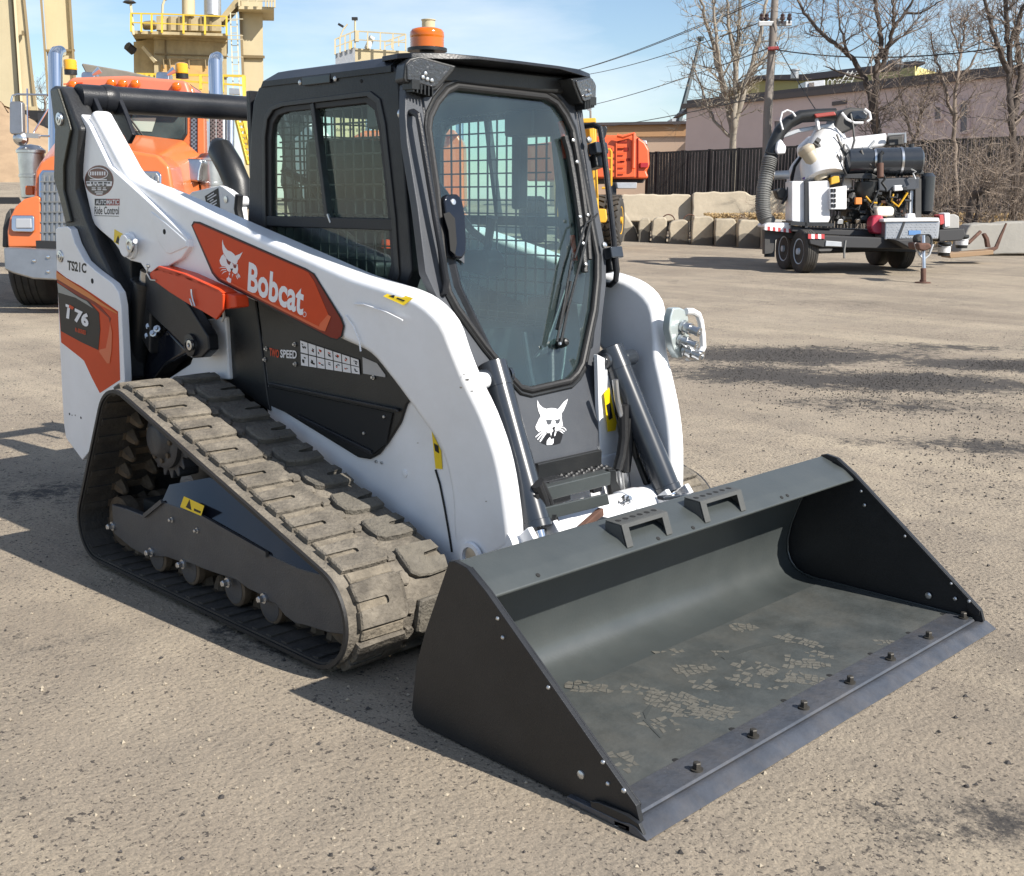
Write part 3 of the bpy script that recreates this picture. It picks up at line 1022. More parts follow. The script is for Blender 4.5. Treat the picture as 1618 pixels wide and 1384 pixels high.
for px in (258, 268, 298, 324):
    keep(MB().tube([dep(270, 93, 51.8), dep(px, 94, 51.8), dep(px + 1, 108, 51.8)], .04, 5).build('conduit', M_seam), pl)
lad = empty('access_ladder', dep(375, 110, 51), 'caged white access ladder between the batch plant and the tall column', 'ladder')
M_lad = mat('pale_ladder_paint', (.55, .48, .33), .6)
beam('stringer', (364, 20), (370, 180), 51.2, .05, M_lad, lad)
beam('stringer', (374, 20), (380, 180), 51.2, .05, M_lad, lad)
for i in range(16):
    y = 22 + i * 10
    beam('rung', (364 + i * .375, y), (374 + i * .375, y), 51.2, .03, M_lad, lad)
for y in (30, 56, 62, 90, 120):
    beam('cage_hoop', (360, y), (384, y), 51, .035, M_lad, lad)
tw = empty('elevator_tower', dep(395, 110, 54), 'tall beige square tower column left of the cab with a platform on top', 'tower')
slab('shaft', [(378, -60), (414, -60), (419, 335), (388, 335)], 54, 2.2, M_beige, tw)
beam('seam', (379, 0), (389, 240), 53.9, .12, M_seam, tw)
beam('band', (383, 89), (418, 90), 53.9, .12, M_seam, tw)
slab('platform', [(376, 9), (433, 11), (433, 15), (376, 14)], 53, 3.5, M_beige, tw)
railing(tw, [(378, -9, 10), (420, -8, 11), (434, -9, 12)], 52.9, M_beige, 1, 3)
slab('head_house', [(345, 30), (376, -8), (378, 6), (352, 34)], 54, 2, M_beiged, tw)
stair = empty('yellow_stair', dep(386, 230, 38), 'yellow access stair and guard rails behind the truck cab', 'stair')
beam('stringer', (374, 190), (392, 260), 38, .10, M_yrail, stair)
beam('stringer', (384, 190), (402, 260), 38, .10, M_yrail, stair)
for i in range(7):
    beam('tread', (375 + i * 2.6, 196 + i * 9), (387 + i * 2.6, 196 + i * 9), 38, .1, M_yrail, stair)
railing(stair, [(216, 117, 132), (248, 117.5, 132), (386, 120, 150)], 47, M_yrail, 1, 4, .09)
beam('handrail', (384, 120, ), (389, 220), 40, .09, M_yrail, stair)
slab('meter_box', [(362, 139), (378, 140), (379, 149), (362, 148)], 46.9, .4, M_galv, stair)

tk = empty('silo_platform', dep(590, 90, 60), 'beige silo top with guard rails seen over the cab roof', 'silo')
slab('drum', [(530, 91), (561, 76), (645, 81), (660, 86), (702, 94), (702, 335), (530, 335)], 60, 8, M_beige, tk)
slab('end_face', [(530, 85), (561, 74), (561, 120), (530, 120)], 59.8, .3, M_galv, tk)
railing(tk, [(529.5, 62, 86), (561, 49, 76), (641, 54, 80)], 59.6, M_beige, 1, 4, .06)
railing(tk, [(608, 66, 79), (641, 54, 70)], 63, M_beige, 1, 3, .06)
slab('cabinet', [(561, 48), (567, 48), (567, 65), (561, 65)], 59.5, .3, M_beige, tk)
slab('locker', [(551, 66), (556, 65), (556, 76), (551, 77)], 60.4, .4, M_yrail, tk)
beam('brace', (580, 77), (588, 58), 60, .25, M_wrail, tk)
keep(MB().tube([dep(561, 50, 59.6), dep(561, 31, 59.6)], .05, 6).build('mast', M_beige), tk)
keep(MB().bar(dep(556, 29.5, 59.6), dep(565, 29.5, 59.6), .2, .14).build('lamp', M_bsteel), tk)
keep(MB().bar(dep(535, 38, 59.6), dep(542, 42, 59.6), .2, .12).build('lamp', M_bsteel), tk)
keep(MB().tube([dep(536, 62, 59.6), dep(542, 47, 59.6), dep(549, 38, 59.6)], .04, 5).build('lamp_arm', M_beige), tk)
keep(MB().lathe(dep(677, 46, 60), (0, 0, 1), [(-1.9, .34), (0, .34), (.42, .34), (.43, .38), (.47, .38)], 14).build('roof_vent', M_beige), tk)

# ================================================================== the compact track loader
L_ = empty('track_loader', (0, 0, 0), 'white and orange compact track loader with black cab and grey bucket on the gravel', 'track loader')
YB = -0.482          # body side plane
YC = -0.447          # cab side plane

def P(pts, y):
    return [at(px, py, 'y', y) for px, py in pts]

def decal(name, pts, y, m, lift=0.001, parent=None):
    ps = [p - Vector((0, lift, 0)) for p in P(pts, y)]
    return MB().prism(ps, (0, 0.0006, 0)).build(name, m, parent or L_, smooth=0)

# ---------------------------------------------------------------- tracks
CIR = [(-0.82, 0.172, 0.172), (-0.545, 0.605, 0.200), (0.74, 0.197, 0.197)]   # rear idler, drive sprocket, front idler

def hull_path(inset=0.0, step=0.02):
    """closed outline round three circles, clockwise seen from the machine's right"""
    cs = [(x, z, r - inset) for x, z, r in CIR]
    n = 3
    segs = []
    tang = []
    order = [0, 1, 2]
    for k in range(n):
        a, b = cs[order[k]], cs[order[(k + 1) % n]]
        dx, dz = b[0] - a[0], b[1] - a[1]
        L = math.hypot(dx, dz)
        ux, uz = dx / L, dz / L
        s = (a[2] - b[2]) / L
        c = math.sqrt(1 - s * s)
        nx, nz = s * ux - c * uz, s * uz + c * ux      # normal on the left of travel
        tang.append(((a[0] + nx * a[2], a[1] + nz * a[2]), (b[0] + nx * b[2], b[1] + nz * b[2]), math.atan2(nz, nx)))
    pts = []
    for k in range(n):
        p, q, ang = tang[k]
        L = math.hypot(q[0] - p[0], q[1] - p[1])
        m = max(2, int(L / step))
        for i in range(m):
            t = i / m
            pts.append((p[0] + (q[0] - p[0]) * t, p[1] + (q[1] - p[1]) * t))
        c = cs[order[(k + 1) % n]]
        a0, a1 = ang, tang[(k + 1) % n][2]
        while a1 > a0:
            a1 -= 2 * math.pi
        m = max(2, int(c[2] * (a0 - a1) / step))
        for i in range(m):
            a = a0 + (a1 - a0) * i / m
            pts.append((c[0] + c[2] * math.cos(a), c[1] + c[2] * math.sin(a)))
    return pts

def resample(pts, n):
    m = len(pts)
    cum = [0]
    for i in range(m):
        cum.append(cum[-1] + math.dist(pts[i], pts[(i + 1) % m]))
    tot = cum[-1]
    out = []
    j = 0
    for k in range(n):
        s = tot * k / n
        while cum[j + 1] < s:
            j += 1
        t = (s - cum[j]) / (cum[j + 1] - cum[j])
        a, b = pts[j], pts[(j + 1) % m]
        out.append((a[0] + (b[0] - a[0]) * t, a[1] + (b[1] - a[1]) * t))
    return out, tot

Y0, Y1 = -0.978, -0.528
LUG = 0.026
outer = hull_path(LUG)
inner = hull_path(LUG + 0.018)
ob, tot = resample(outer, 150)
ib, _ = resample(inner, 150)
belt = MB()
rings = []
for (ax, az), (bx, bz) in zip(ob, ib):
    rings.append([Vector((ax, Y0 + .004, az)), Vector((ax, Y1, az)), Vector((bx, Y1, bz)), Vector((bx, Y0 + .004, bz))])
belt.loft(rings, False, True)
tracks = belt.both('rubber_track', M_belt, L_, smooth=25)

NP = 600
ctr, tot = resample(outer, NP)
def path_at(s):
    """point, normal on the belt's outer face at arc length s"""
    u = (s / tot * NP) % NP
    i = int(u)
    f = u - i
    a, b = ctr[i], ctr[(i + 1) % NP]
    p = (a[0] + (b[0] - a[0]) * f, a[1] + (b[1] - a[1]) * f)
    c, d = ctr[(i - 4) % NP], ctr[(i + 5) % NP]
    tx, tz = d[0] - c[0], d[1] - c[1]
    l = math.hypot(tx, tz)
    return p, (-tz / l, tx / l)

def refine(foot, step=.03):
    out = []
    for k, (x, y) in enumerate(foot):
        x2, y2 = foot[(k + 1) % len(foot)]
        n = max(1, int(abs(y2 - y) / step))
        for i in range(n):
            out.append((x + (x2 - x) * i / n, y + (y2 - y) * i / n))
    return out

def place_lug(foot, s0, h, side, track, name, m, bev, rnd):
    """tread block: foot outline in (across, along), wrapped round the belt"""
    foot = refine(foot)
    ring = [[], [], []]
    j = [(rnd.uniform(-.002, .002), rnd.uniform(-.002, .002)) for _ in foot]
    cx_ = sum(q[0] for q in foot) / len(foot)
    cy_ = sum(q[1] for q in foot) / len(foot)
    for (x, y), (jx, jy) in zip(foot, j):
        for k, (hh, ins) in enumerate(((-.006, -.004), (h - .006, .003), (h, .008))):
            xx = x + math.copysign(min(ins, abs(cx_ - x)), cx_ - x) + (jx if k else 0)
            yy = y + math.copysign(min(ins, abs(cy_ - y)), cy_ - y) + (jy if k else 0)
            p, n = path_at(s0 + yy)
            ring[k].append(Vector((p[0] + n[0] * hh, (Y0 + xx), p[1] + n[1] * hh)))
    mb = MB()
    mb.loft(ring)
    if side > 0:
        mb = mb.mirrored()
    return mb.build(name, m, track, smooth=38)

W = Y1 - Y0
NC = 24
PIT = tot / NC
OUT = [(.036, -.072), (.150, -.075), (.226, -.073), (.236, -.060), (.238, .056), (.228, .072), (.14, .074), (.040, .071), (.038, .020), (.150, .019), (.166, .012), (.168, -.012), (.155, -.019), (.036, -.020)]
INN = [(.282, -.062), (.36, -.064), (W - .012, -.060), (W - .006, -.022), (W - .075, -.016), (W - .085, -.008), (W - .083, .012), (W - .070, .018), (W - .006, .022), (W - .012, .064), (.35, .066), (.300, .062), (.276, .045), (.270, .0), (.274, -.045)]
NUB = [(.232, -.026), (.262, -.028), (.276, -.012), (.276, .012), (.262, .028), (.232, .026)]
M_lug2 = mat('worn_track_lug', (0.115, 0.104, 0.086), 0.95, var=0.3, scale=16, bump=0.9, bscale=80, dust=0.5, dust_col=(0.18, 0.16, 0.125), dscale=12)
rnd = random.Random(5)
for side, tr in ((-1, tracks[0]), (1, tracks[1])):
    for k in range(NC):
        s0 = k * PIT + .03
        place_lug(OUT, s0, LUG, side, tr, 'tread_block', M_lug, 0, rnd)
        place_lug(INN, s0 + PIT * .5, LUG, side, tr, 'tread_block', M_lug2, 0, rnd)
        place_lug(NUB, s0 + PIT * .25, LUG * .62, side, tr, 'tread_nub', M_lug, 0, rnd)
        place_lug(NUB, s0 + PIT * .75, LUG * .62, side, tr, 'tread_nub', M_lug, 0, rnd)
M_pack = mat('packed_dirt', (0.170, 0.146, 0.112), 1.0, var=0.3, scale=22, bump=1.0, bscale=60)
for side, tr in ((-1, tracks[0]), (1, tracks[1])):
    for k in range(NC):
        s0 = k * PIT + .03
        place_lug([(.045, -.024), (.172, -.024), (.172, .024), (.045, .024)], s0, LUG * .62, side, tr, 'packed_dirt', M_pack, 0, rnd)
        place_lug([(.05, -.022), (.225, -.022), (.225, .022), (.05, .022)], s0 + PIT * .5, LUG * .60, side, tr, 'packed_dirt', M_pack, 0, rnd)
# dusty outer face of the belt, bare rubber shoulder
skin = MB()
rr = []
ob2, _ = resample(hull_path(LUG - .0015), 150)
for (ax, az), (bx, bz) in zip(ob2, ob):
    rr.append([Vector((ax, Y0 + .008, az)), Vector((ax, Y1 - .002, az)), Vector((bx, Y1 - .002, bz)), Vector((bx, Y0 + .008, bz))])
skin.loft(rr, False, True)
skin.both('tread_base', M_lug, L_, smooth=25)

# thin moulded rim on the track edge, steel guide teeth inside
rim = MB()
rr = []
e0, _ = resample(hull_path(LUG - .001), 150)
e1, _ = resample(hull_path(LUG + .012), 150)
for (ax, az), (bx, bz) in zip(e0, e1):
    rr.append([Vector((ax, Y0 - .004, az)), Vector((ax, Y0 + .012, az)), Vector((bx, Y0 + .012, bz)), Vector((bx, Y0 - .004, bz))])
rim.loft(rr, False, True)
rim.both('track_edge', M_rubber, L_, smooth=25)
gt = MB()
NL = 48
gi, _ = resample(hull_path(LUG + .018), NL)
for i, (x, z) in enumerate(gi):
    a, b = gi[i - 1], gi[(i + 1) % NL]
    t = Vector((b[0] - a[0], 0, b[1] - a[1])).normalized()
    n = Vector((t.z, 0, -t.x))
    M = Matrix((t, (0, 1, 0), n)).transposed()
    for yy in (-.82, -.70):
        gt.lathe(Vector((x, yy, z)) - n * .004, n, [(0, .032), (.03, .026), (.06, .014), (.066, .002)], 6)
    gt.box((x, -.76, z), (.034, .20, .012), M)
ir = MB()
ri, _ = resample(hull_path(LUG + .018), 48)
for i, (x, z) in enumerate(ri):
    a, b = ri[i - 1], ri[(i + 1) % 48]
    t = Vector((b[0] - a[0], 0, b[1] - a[1])).normalized()
    n = Vector((t.z, 0, -t.x))
    M = Matrix((t, (0, 1, 0), n)).transposed()
    ir.box((x, -.912, z), (.030, .105, .012), M)
for o in ir.both('belt_ribs', M_belt, L_, smooth=0):
    o['kind'] = 'stuff'
a_, b_ = gt.both('guide_teeth', M_brown, L_, smooth=30)
for o in (a_, b_):
    o['kind'] = 'stuff'

# ---------------------------------------------------------------- undercarriage
sp = MB()
c = Vector((CIR[1][0] + .05, -.80, CIR[1][1] - .035))
prof = []
NT = 17
for i in range(NT * 4):
    a = 2 * math.pi * i / (NT * 4)
    r = (.165, .160, .132, .132)[i % 4]
    prof.append(c + Vector((r * math.cos(a), 0, r * math.sin(a))))
sp.prism(prof, (0, .09, 0))
spk = sp.both('drive_sprocket', M_frame, L_, bevel=.006)
hub = MB()
hub.lathe(c + Vector((0, .03, 0)), (0, -1, 0), [(0, .12), (.05, .12), (.058, .108), (.06, .08), (.085, .062), (.09, .05), (.092, .002)], 28)
hub.both('sprocket_hub', M_frame, L_)
hb = Multi()
for i in range(9):
    a = 2 * math.pi * i / 9
    hb.hexbolt(c + Vector((.084 * math.cos(a), -.024, .084 * math.sin(a))), (0, -1, 0), .012, .012)
hb.both('hub_bolts', M_brown, L_)

yf = -.915
plate = [(176, 797), (200, 804), (228, 815), (256, 792), (308, 811), (370, 848), (425, 876), (470, 897), (522, 912), (536, 922), (552, 962), (553, 1004), (520, 1000), (481, 988), (466, 985), (450, 973),
         (436, 955), (425, 950), (408, 938), (393, 931), (372, 916), (347, 908), (321, 899), (300, 890), (282, 887), (262, 880), (232, 879), (207, 866), (180, 843)]
MB().prism(P(plate, yf), (0, .03, 0)).both('track_frame', M_frame, L_, bevel=.004)
guard_f = P([(256, 792), (308, 811), (370, 848), (425, 876), (470, 897), (522, 912)], yf + .002)
guard_b = [Vector((p.x, -.845 if 0 < k < 5 else -.88, p.z + dz)) for k, (p, dz) in enumerate(zip(P([(256, 792), (308, 811), (370, 848), (425, 876), (470, 897), (522, 912)], yf), (.06, .125, .125, .115, .095, .03)))]
g = MB()
ng = len(guard_f)
g.add(guard_f + guard_b + [p - Vector((0, 0, .012)) for p in guard_f] + [p - Vector((0, 0, .012)) for p in guard_b],
      [(i, i + 1, ng + i + 1, ng + i) for i in range(ng - 1)] + [(2 * ng + i, 3 * ng + i, 3 * ng + i + 1, 2 * ng + i + 1) for i in range(ng - 1)] + [(i, 2 * ng + i, 2 * ng + i + 1, i + 1) for i in range(ng - 1)])
g.both('frame_guard', M_blackg, L_, smooth=20)
gt_ = MB()
for k in range(5):
    a, b = guard_b[k], guard_b[k + 1]
    gt_.add([a, b, Vector((b.x, -.62, b.z - .01)), Vector((a.x, -.62, a.z - .01))], [(0, 1, 2, 3)])
gt_.both('guard_top', M_rubber, L_, smooth=20)
body_tf = MB().box((-.02, -.74, .22), (1.35, .16, .14))
body_tf.both('track_beam', M_hole, L_, bevel=.01)
wf = Multi()
wf.bar(at(308, 811, 'y', yf - .006), at(422, 876, 'y', yf - .006), .012, .02)
wf.bar(at(228, 815, 'y', yf - .006), at(256, 792, 'y', yf - .006), .010, .016)
wf.both('frame_weld', M_frame, L_)
rb = Multi()
for px, py in ((240, 872), (290, 891), (361, 920), (418, 945), (179, 831)):
    rb.hexbolt(at(px, py, 'y', yf), (0, -1, 0), .0125, .022)
for px, py in ((272, 821), (312, 838)):
    rb.hexbolt(at(px, py, 'y', yf), (0, -1, 0), .007, .012)
rb.both('frame_bolts', M_zinc, L_)
for px, py in ((253, 873), (304, 893), (375, 925), (432, 952)):
    q = at(px, py, 'y', -.88)
    MB().lathe((q.x, -.945 + .05, q.z - .006), (0, 1, 0), [(0, .064), (.004, .070), (.030, .070), (.032, .058), (.25, .058), (.252, .070), (.29, .070), (.30, .064)], 24).both('roller', M_brown, L_)
    MB().lathe((q.x, -.897, q.z - .006), (0, 1, 0), [(0, .058), (.001, .058)], 20).both('roller_face', M_frame, L_)
for ci, rr_ in ((0, .105), (2, .135)):
    x, z, r = CIR[ci]
    MB().lathe((x, -.88, z), (0, 1, 0), [(0, rr_ * .55), (.015, rr_ * .6), (.02, rr_), (.07, rr_), (.075, rr_ * .8), (.18, rr_ * .8), (.185, rr_), (.235, rr_), (.25, rr_ * .5)], 28).both('idler_wheel', M_brown, L_)
decal('warning_decal', [(291, 784), (323, 799), (318, 815), (285, 801)], yf - .012, M_yel)
wd = Multi()
wd.prism([p - Vector((0, .0015, 0)) for p in P([(294, 801), (300, 789), (303, 806)], yf - .012)], (0, .0005, 0))
wd.prism([p - Vector((0, .0015, 0)) for p in P([(307, 803), (318, 808), (317, 811), (307, 807)], yf - .012)], (0, .0005, 0))
wd.build('warning_symbol', M_deck, L_, smooth=0)

# ---------------------------------------------------------------- lower body
white_side = P([(290, 600), (360, 585), (430, 560), (640, 600), (690, 640), (716, 720), (716, 884), (640, 840), (540, 740), (430, 660)], YB)
body = MB()
zz = [(-1.0, .32), (-.75, .95), (-.45, .96), (-.36, .62), (.86, .58), (.92, .34), (.78, .22), (-.9, .24)]
zs_ = [(-.12, .24), (-.30, .80), (-.3, .98), (.42, .98), (.70, .86), (.90, .62), (.93, .34), (.78, .22)]
MB().prism([Vector((x, YB, z)) for x, z in zs_], (0, .022, 0)).both('body_side', M_white, L_, bevel=.008)
body.prism([Vector((x, YB + .024, z)) for x, z in zz], (0, -2 * YB - .048, 0))
bodyo = body.build('chassis', M_black, L_, bevel=.012)
# dark footwell box, engine hood
MB().prism([Vector((x, -.40, z)) for x, z in ((-.9, .97), (-.9, 1.18), (-.42, 1.30), (-.36, 1.42), (-.36, .97))], (0, .80, 0)).build('engine_cover', M_black, L_, bevel=.02)
MB().prism([Vector((x, -.44, z)) for x, z in ((-1.58, .42), (-1.62, 1.20), (-1.50, 1.27), (-.85, 1.18), (-.85, .40))], (0, .88, 0)).build('engine_hood', M_black, L_, bevel=.02)
MB().prism(P([(402, 440), (640, 560), (668, 598), (655, 622), (641, 640), (632, 668), (612, 700), (598, 718), (583, 726), (565, 723), (430, 640), (424, 616)], YB - .012), (0, .014, 0)).build('side_door', M_black, L_, bevel=.006)
MB().prism(P([(345, 440), (399, 440), (421, 616), (426, 650), (385, 620), (352, 600), (356, 590)], YB - .012), (0, .014, 0)).build('side_panel', M_black, L_, bevel=.006)
MB().prism([Vector((p.x, -p.y - .014, p.z)) for p in P([(402, 440), (640, 560), (641, 640), (598, 718), (565, 723), (430, 640)], YB - .012)], (0, .014, 0)).build('side_door', M_black, L_, bevel=.006)
lv = MB()
a, b = at(423, 604, 'y', YB - .03), at(626, 646, 'y', YB - .03)
lv.prism([a, b, b - Vector((0, 0, .012)), a - Vector((0, 0, .012))], (0, .03, 0))
lv.build('door_ridge', M_char, L_, bevel=.003)
lv = MB()
a, b = at(426, 611, 'y', YB - .012), at(622, 652, 'y', YB - .012)
lv.prism([a, b, at(612, 700, 'y', YB - .012), at(592, 716, 'y', YB - .012), at(500, 672, 'y', YB - .012), at(428, 640, 'y', YB - .012)], (0, -.006, 0))
lv.build('vent_screen', M_hole, L_, smooth=0)
lv = MB()
a, b = at(470, 655, 'y', YB - .03), at(585, 712, 'y', YB - .03)
lv.prism([a, b, b - Vector((0, 0, .016)), a - Vector((0, 0, .016))], (0, .024, 0))
lv.build('door_ridge', M_char, L_, bevel=.003)
sb = Multi()
for px, py in ((421, 551), (419, 568), (466, 544), (467, 575), (590, 596), (609, 658), (577, 684)):
    sb.hexbolt(at(px, py, 'y', YB - .014), (0, -1, 0), .006, .008)
for px, py in ((595, 729), (604, 731)):
    sb.lathe(at(px, py, 'y', YB), (0, -1, 0), [(0, .006), (.006, .005)], 8)
sb.build('door_bolts', M_zinc, L_)
text_mb('TWO', at(426, 562, 'y', YB - .014), at(441, 566, 'y', YB - .014), at(426, 549, 'y', YB - .014), .03).build('lettering', M_lock, L_, smooth=0)
text_mb('SPEED', at(443, 565, 'y', YB - .014), at(469, 567, 'y', YB - .014), at(443, 552, 'y', YB - .014), .03).build('lettering', M_decw, L_, smooth=0)
# instruction decals
decal('instruction_decal', [(474.5, 536.5), (568, 568), (570, 592), (476, 578)], YB - .014, M_deck)
cells = MB(); glyph = Multi(); glr = MB()
q00, q10, q11, q01 = [p - Vector((0, .0024, 0)) for p in P([(474.5, 536.5), (568, 568), (570, 592), (476, 578)], YB - .014)]
def bil(u, v):
    return (q00 * (1 - u) + q10 * u) * (1 - v) + (q01 * (1 - u) + q11 * u) * v
rnd = random.Random(3)
for i in range(7):
    for j in range(2):
        u0, u1, v0, v1 = (i + .05) / 7, (i + .95) / 7, (j + .05) / 2, (j + .95) / 2
        cells.poly([bil(u0, v0), bil(u1, v0), bil(u1, v1), bil(u0, v1)])
        for _ in range(3):
            a = rnd.uniform(u0 + .02, u1 - .06); b = rnd.uniform(v0 + .08, v1 - .2)
            t = glr if rnd.random() < .3 else glyph
            w, h = rnd.uniform(.02, .05), rnd.uniform(.04, .14)
            lf = Vector((0, -.0008, 0))
            t.poly([bil(a, b) + lf, bil(a + w, b + h * .3) + lf, bil(a + w * .9, b + h) + lf, bil(a + w * .2, b + h * .8) + lf])
cells.build('pictogram_cells', M_decw, L_, smooth=0)
glyph.build('pictograms', M_deck, L_, smooth=0)
glr.build('pictograms', M_red, L_, smooth=0)
decal('patent_decal', [(573, 564), (596, 574), (609, 592), (609, 596), (574, 590)], YB - .014, mat('pale_grey_decal', (.42, .42, .43), .4))
# yellow warning strip beside the leg
decal('warning_decal', [(683, 681), (698, 712), (700, 741), (689, 740)], YB, M_yel, .003)
decal('warning_symbol', [(687, 700), (694, 704), (695, 716), (689, 712)], YB, M_deck, .0045)
bl = MB().lathe(at(640, 748, 'y', YB), (0, -1, 0), [(0, .014), (.004, .013), (.006, .002)], 14).build('frame_plug', M_white, L_)

# rear lower: white bracket, links, lift cylinders
MB().prism(P([(262, 600), (300, 575), (325, 505), (356, 500), (362, 600)], YB - .03), (0, .05, 0)).both('lift_bracket', M_white, L_, bevel=.008)
pv = at(303, 545, 'y', -.60)
MB().cyl((pv.x, -.60, pv.z), (pv.x, -.47, pv.z), .055, 24).both('pivot_boss', M_white, L_, bevel=.006)
pvc = at(345, 548, 'y', -.50)
MB().prism(P([(228, 432), (262, 440), (300, 485), (328, 530), (330, 553), (318, 565), (303, 566), (290, 548), (262, 520), (230, 490)], -.605), (0, .05, 0)).both('control_link', M_char, L_, bevel=.008)
MB().lathe(at(303, 545, 'y', -.606), (0, -1, 0), [(0, .048), (.012, .046), (.014, .026), (.022, .024), (.024, .014), (.018, .012), (.016, .001)], 24).both('link_pin', M_char, L_)
MB().lathe(at(302, 545, 'y', -.622), (0, -1, 0), [(0, .022), (.010, .021), (.011, .01), (.006, .008), (.005, .001)], 18).both('pin_cap', M_bchrome, L_)
MB().prism(P([(232, 556), (262, 520), (298, 556), (260, 575), (240, 600), (225, 600)], -.56), (0, .09, 0)).both('valve_cover', M_blackg, L_, bevel=.012)
MB().prism(P([(235, 497), (262, 520), (235, 552), (228, 520)], -.54), (0, .04, 0)).both('link_plate', M_cast, L_, bevel=.006)
hf = Multi()
for px, py in ((240, 518), (246, 529), (252, 522), (238, 533)):
    hf.lathe(at(px, py, 'y', -.57), (.5, -.6, .3), [(0, .012), (.015, .012), (.016, .016), (.03, .016), (.032, .009), (.045, .009)], 8)
hf.both('hose_fittings', M_zinc, L_)
a, b = at(231, 445, 'y', -.585), at(205, 640, 'y', -.585)
MB().cyl(a, b, .050, 24).both('lift_cylinder', M_black, L_)
MB().cyl(at(233, 428, 'y', -.585), a, .030, 18).both('cylinder_rod', M_bchrome, L_)
MB().lathe(a, b - a, [(-.004, .040), (0, .053), (.02, .053), (.022, .05)], 24).both('cylinder_gland', M_black, L_)

# rear corner panels with the model decal
YP = -.70
pn = [(87.5, 362), (91, 359), (106, 357.5), (111, 362), (118, 384), (133, 412), (150, 427), (178, 448), (187, 462), (191, 482), (197, 600), (190, 650), (130, 727), (104, 692), (101, 672), (99, 640), (94, 540), (90, 440)]
MB().prism(P(pn, YP), (0, .035, 0)).both('rear_panel', M_white, L_, bevel=.004)
MB().prism([Vector((x, -.69, z)) for x, z in ((-1.64, .42), (-1.66, 1.25), (-1.60, 1.3), (-1.55, 1.28), (-1.55, .36))], (0, 1.38, 0)).build('tailgate', M_char, L_, bevel=.01)
decal('orange_decal', [(89.5, 427), (105, 439), (128, 452), (152, 468), (186.5, 492), (188, 530), (190, 600), (158, 621), (146, 598), (133, 570), (125, 563), (97, 541)], YP, M_red)
decal('orange_stripe_decal', [(90, 434), (91, 444), (126, 469), (150, 482), (172, 502), (174, 510), (176, 503), (160, 485), (140, 468), (110, 448)], YP, M_redd, .002)
decal('model_plate_decal', [(91, 446), (126, 469), (140, 475), (157, 494), (159, 520), (156, 553), (130, 541), (97, 523)], YP, M_deck, .0024)
decal('grey_fade_decal', [(91.5, 447), (126, 470), (138, 476), (148, 487), (120, 470), (93, 462)], YP, mat('decal_grey', (.25, .26, .25), .35), .003)
decal('orange_stripe_decal', [(90, 429), (110, 443), (140, 462), (160, 477), (186, 494), (186, 496), (160, 482), (128, 463), (90, 440)], YP, M_orgdk, .0032)
decal('orange_stripe_decal', [(159, 552), (157, 555), (170, 574), (174, 574), (177, 555), (178, 525), (175, 510), (172, 530), (168, 550)], YP, mat('decal_pale_orange', (.62, .12, .04), .3), .0028)
def lift_p(px, py, l):
    return at(px, py, 'y', YP - l)
tb = Multi()
tb.poly([lift_p(103.8, 480, .0042), lift_p(109, 482, .0042), lift_p(109, 487, .0042), lift_p(103.6, 484, .0042)])
tb.poly([lift_p(106.5, 485, .0042), lift_p(110.5, 487, .0042), lift_p(109, 504, .0042), lift_p(104.5, 502.5, .0042)])
tb.build('lettering', M_decw, L_, smooth=0)
MB().poly([lift_p(109.5, 481, .0042), lift_p(117, 485.5, .0042), lift_p(114.5, 489.5, .0042), lift_p(108.5, 486, .0042)]).build('lettering', M_red, L_, smooth=0)
text_mb('76', lift_p(117, 507.5, .004), lift_p(139.5, 518.5, .004), lift_p(118.5, 486, .004), .05).build('lettering', M_decw, L_, smooth=0)
text_mb('R-SERIES', lift_p(119, 524, .004), lift_p(135.5, 529, .004), lift_p(119.3, 517.5, .004), .02).build('lettering', M_red, L_, smooth=0)
text_mb('TS21C', lift_p(106.5, 426.5, .0), lift_p(136.5, 432, .0), lift_p(106.5, 411, .0), .035).build('lettering', M_deck, L_, smooth=0)
MB().lathe(at(96, 405, 'y', YP), (0, -1, 0), [(0, .028), (.006, .026), (.007, .018), (.010, .017), (.011, .008), (.006, .007), (.005, .001)], 20).both('pin_cap', M_bchrome, L_)
ph = Multi()
for px, py, r in ((146, 444, .012), (110, 654, .006), (114, 656, .003), (128, 660, .006), (119, 656, .003)):
    ph.lathe(at(px, py, 'y', YP), (0, -1, 0), [(0, r), (.0012, r)], 12)
ph.build('panel_holes', M_hole, L_, smooth=0)

# ---------------------------------------------------------------- rear uprights and cross tube
up = [(77, 140), (84, 135), (95, 137), (104, 150), (118, 186), (126, 203), (121.5, 262), (121, 300), (136, 345), (152, 385), (176, 436), (190, 470), (198, 600), (160, 600), (128, 430), (103, 358), (92, 312), (83, 282), (85, 205)]
MB().prism(P(up, -.665), (0, .10, 0)).both('rear_link', M_cast, L_, bevel=.016, seg=3)
MB().prism(P([(80, 142), (90, 139), (107, 190), (111, 205), (100, 262), (100, 300), (112, 350), (104, 352), (93, 310), (85, 280), (87, 205)], -.677), (0, .014, 0)).both('link_cover', mat('olive_black_plate', (.035, .035, .026), .35, bump=.15, bscale=120), L_, bevel=.005)
MB().prism(P([(152, 345), (172, 355), (196, 372), (206, 392), (206, 440), (222, 460), (238, 470), (236, 560), (190, 470), (170, 420)], -.60), (0, .10, 0)).both('link_mount', M_cast, L_, bevel=.01)
MB().lathe(at(95, 188, 'y', -.678), (0, -1, 0), [(0, .030), (.008, .028), (.009, .018), (.012, .017), (.013, .008), (.006, .007), (.005, .001)], 20).both('pin_cap', M_bchrome, L_)
TX, TZ = -1.50, 1.948
MB().cyl((TX, -.60, TZ), (TX, .60, TZ), .060, 28).build('cross_tube', M_char, L_)
MB().lathe((TX, -.49, TZ), (0, 1, 0), [(0, .062), (.02, .066), (.04, .066), (.06, .061)], 28).both('tube_collar', M_char, L_)
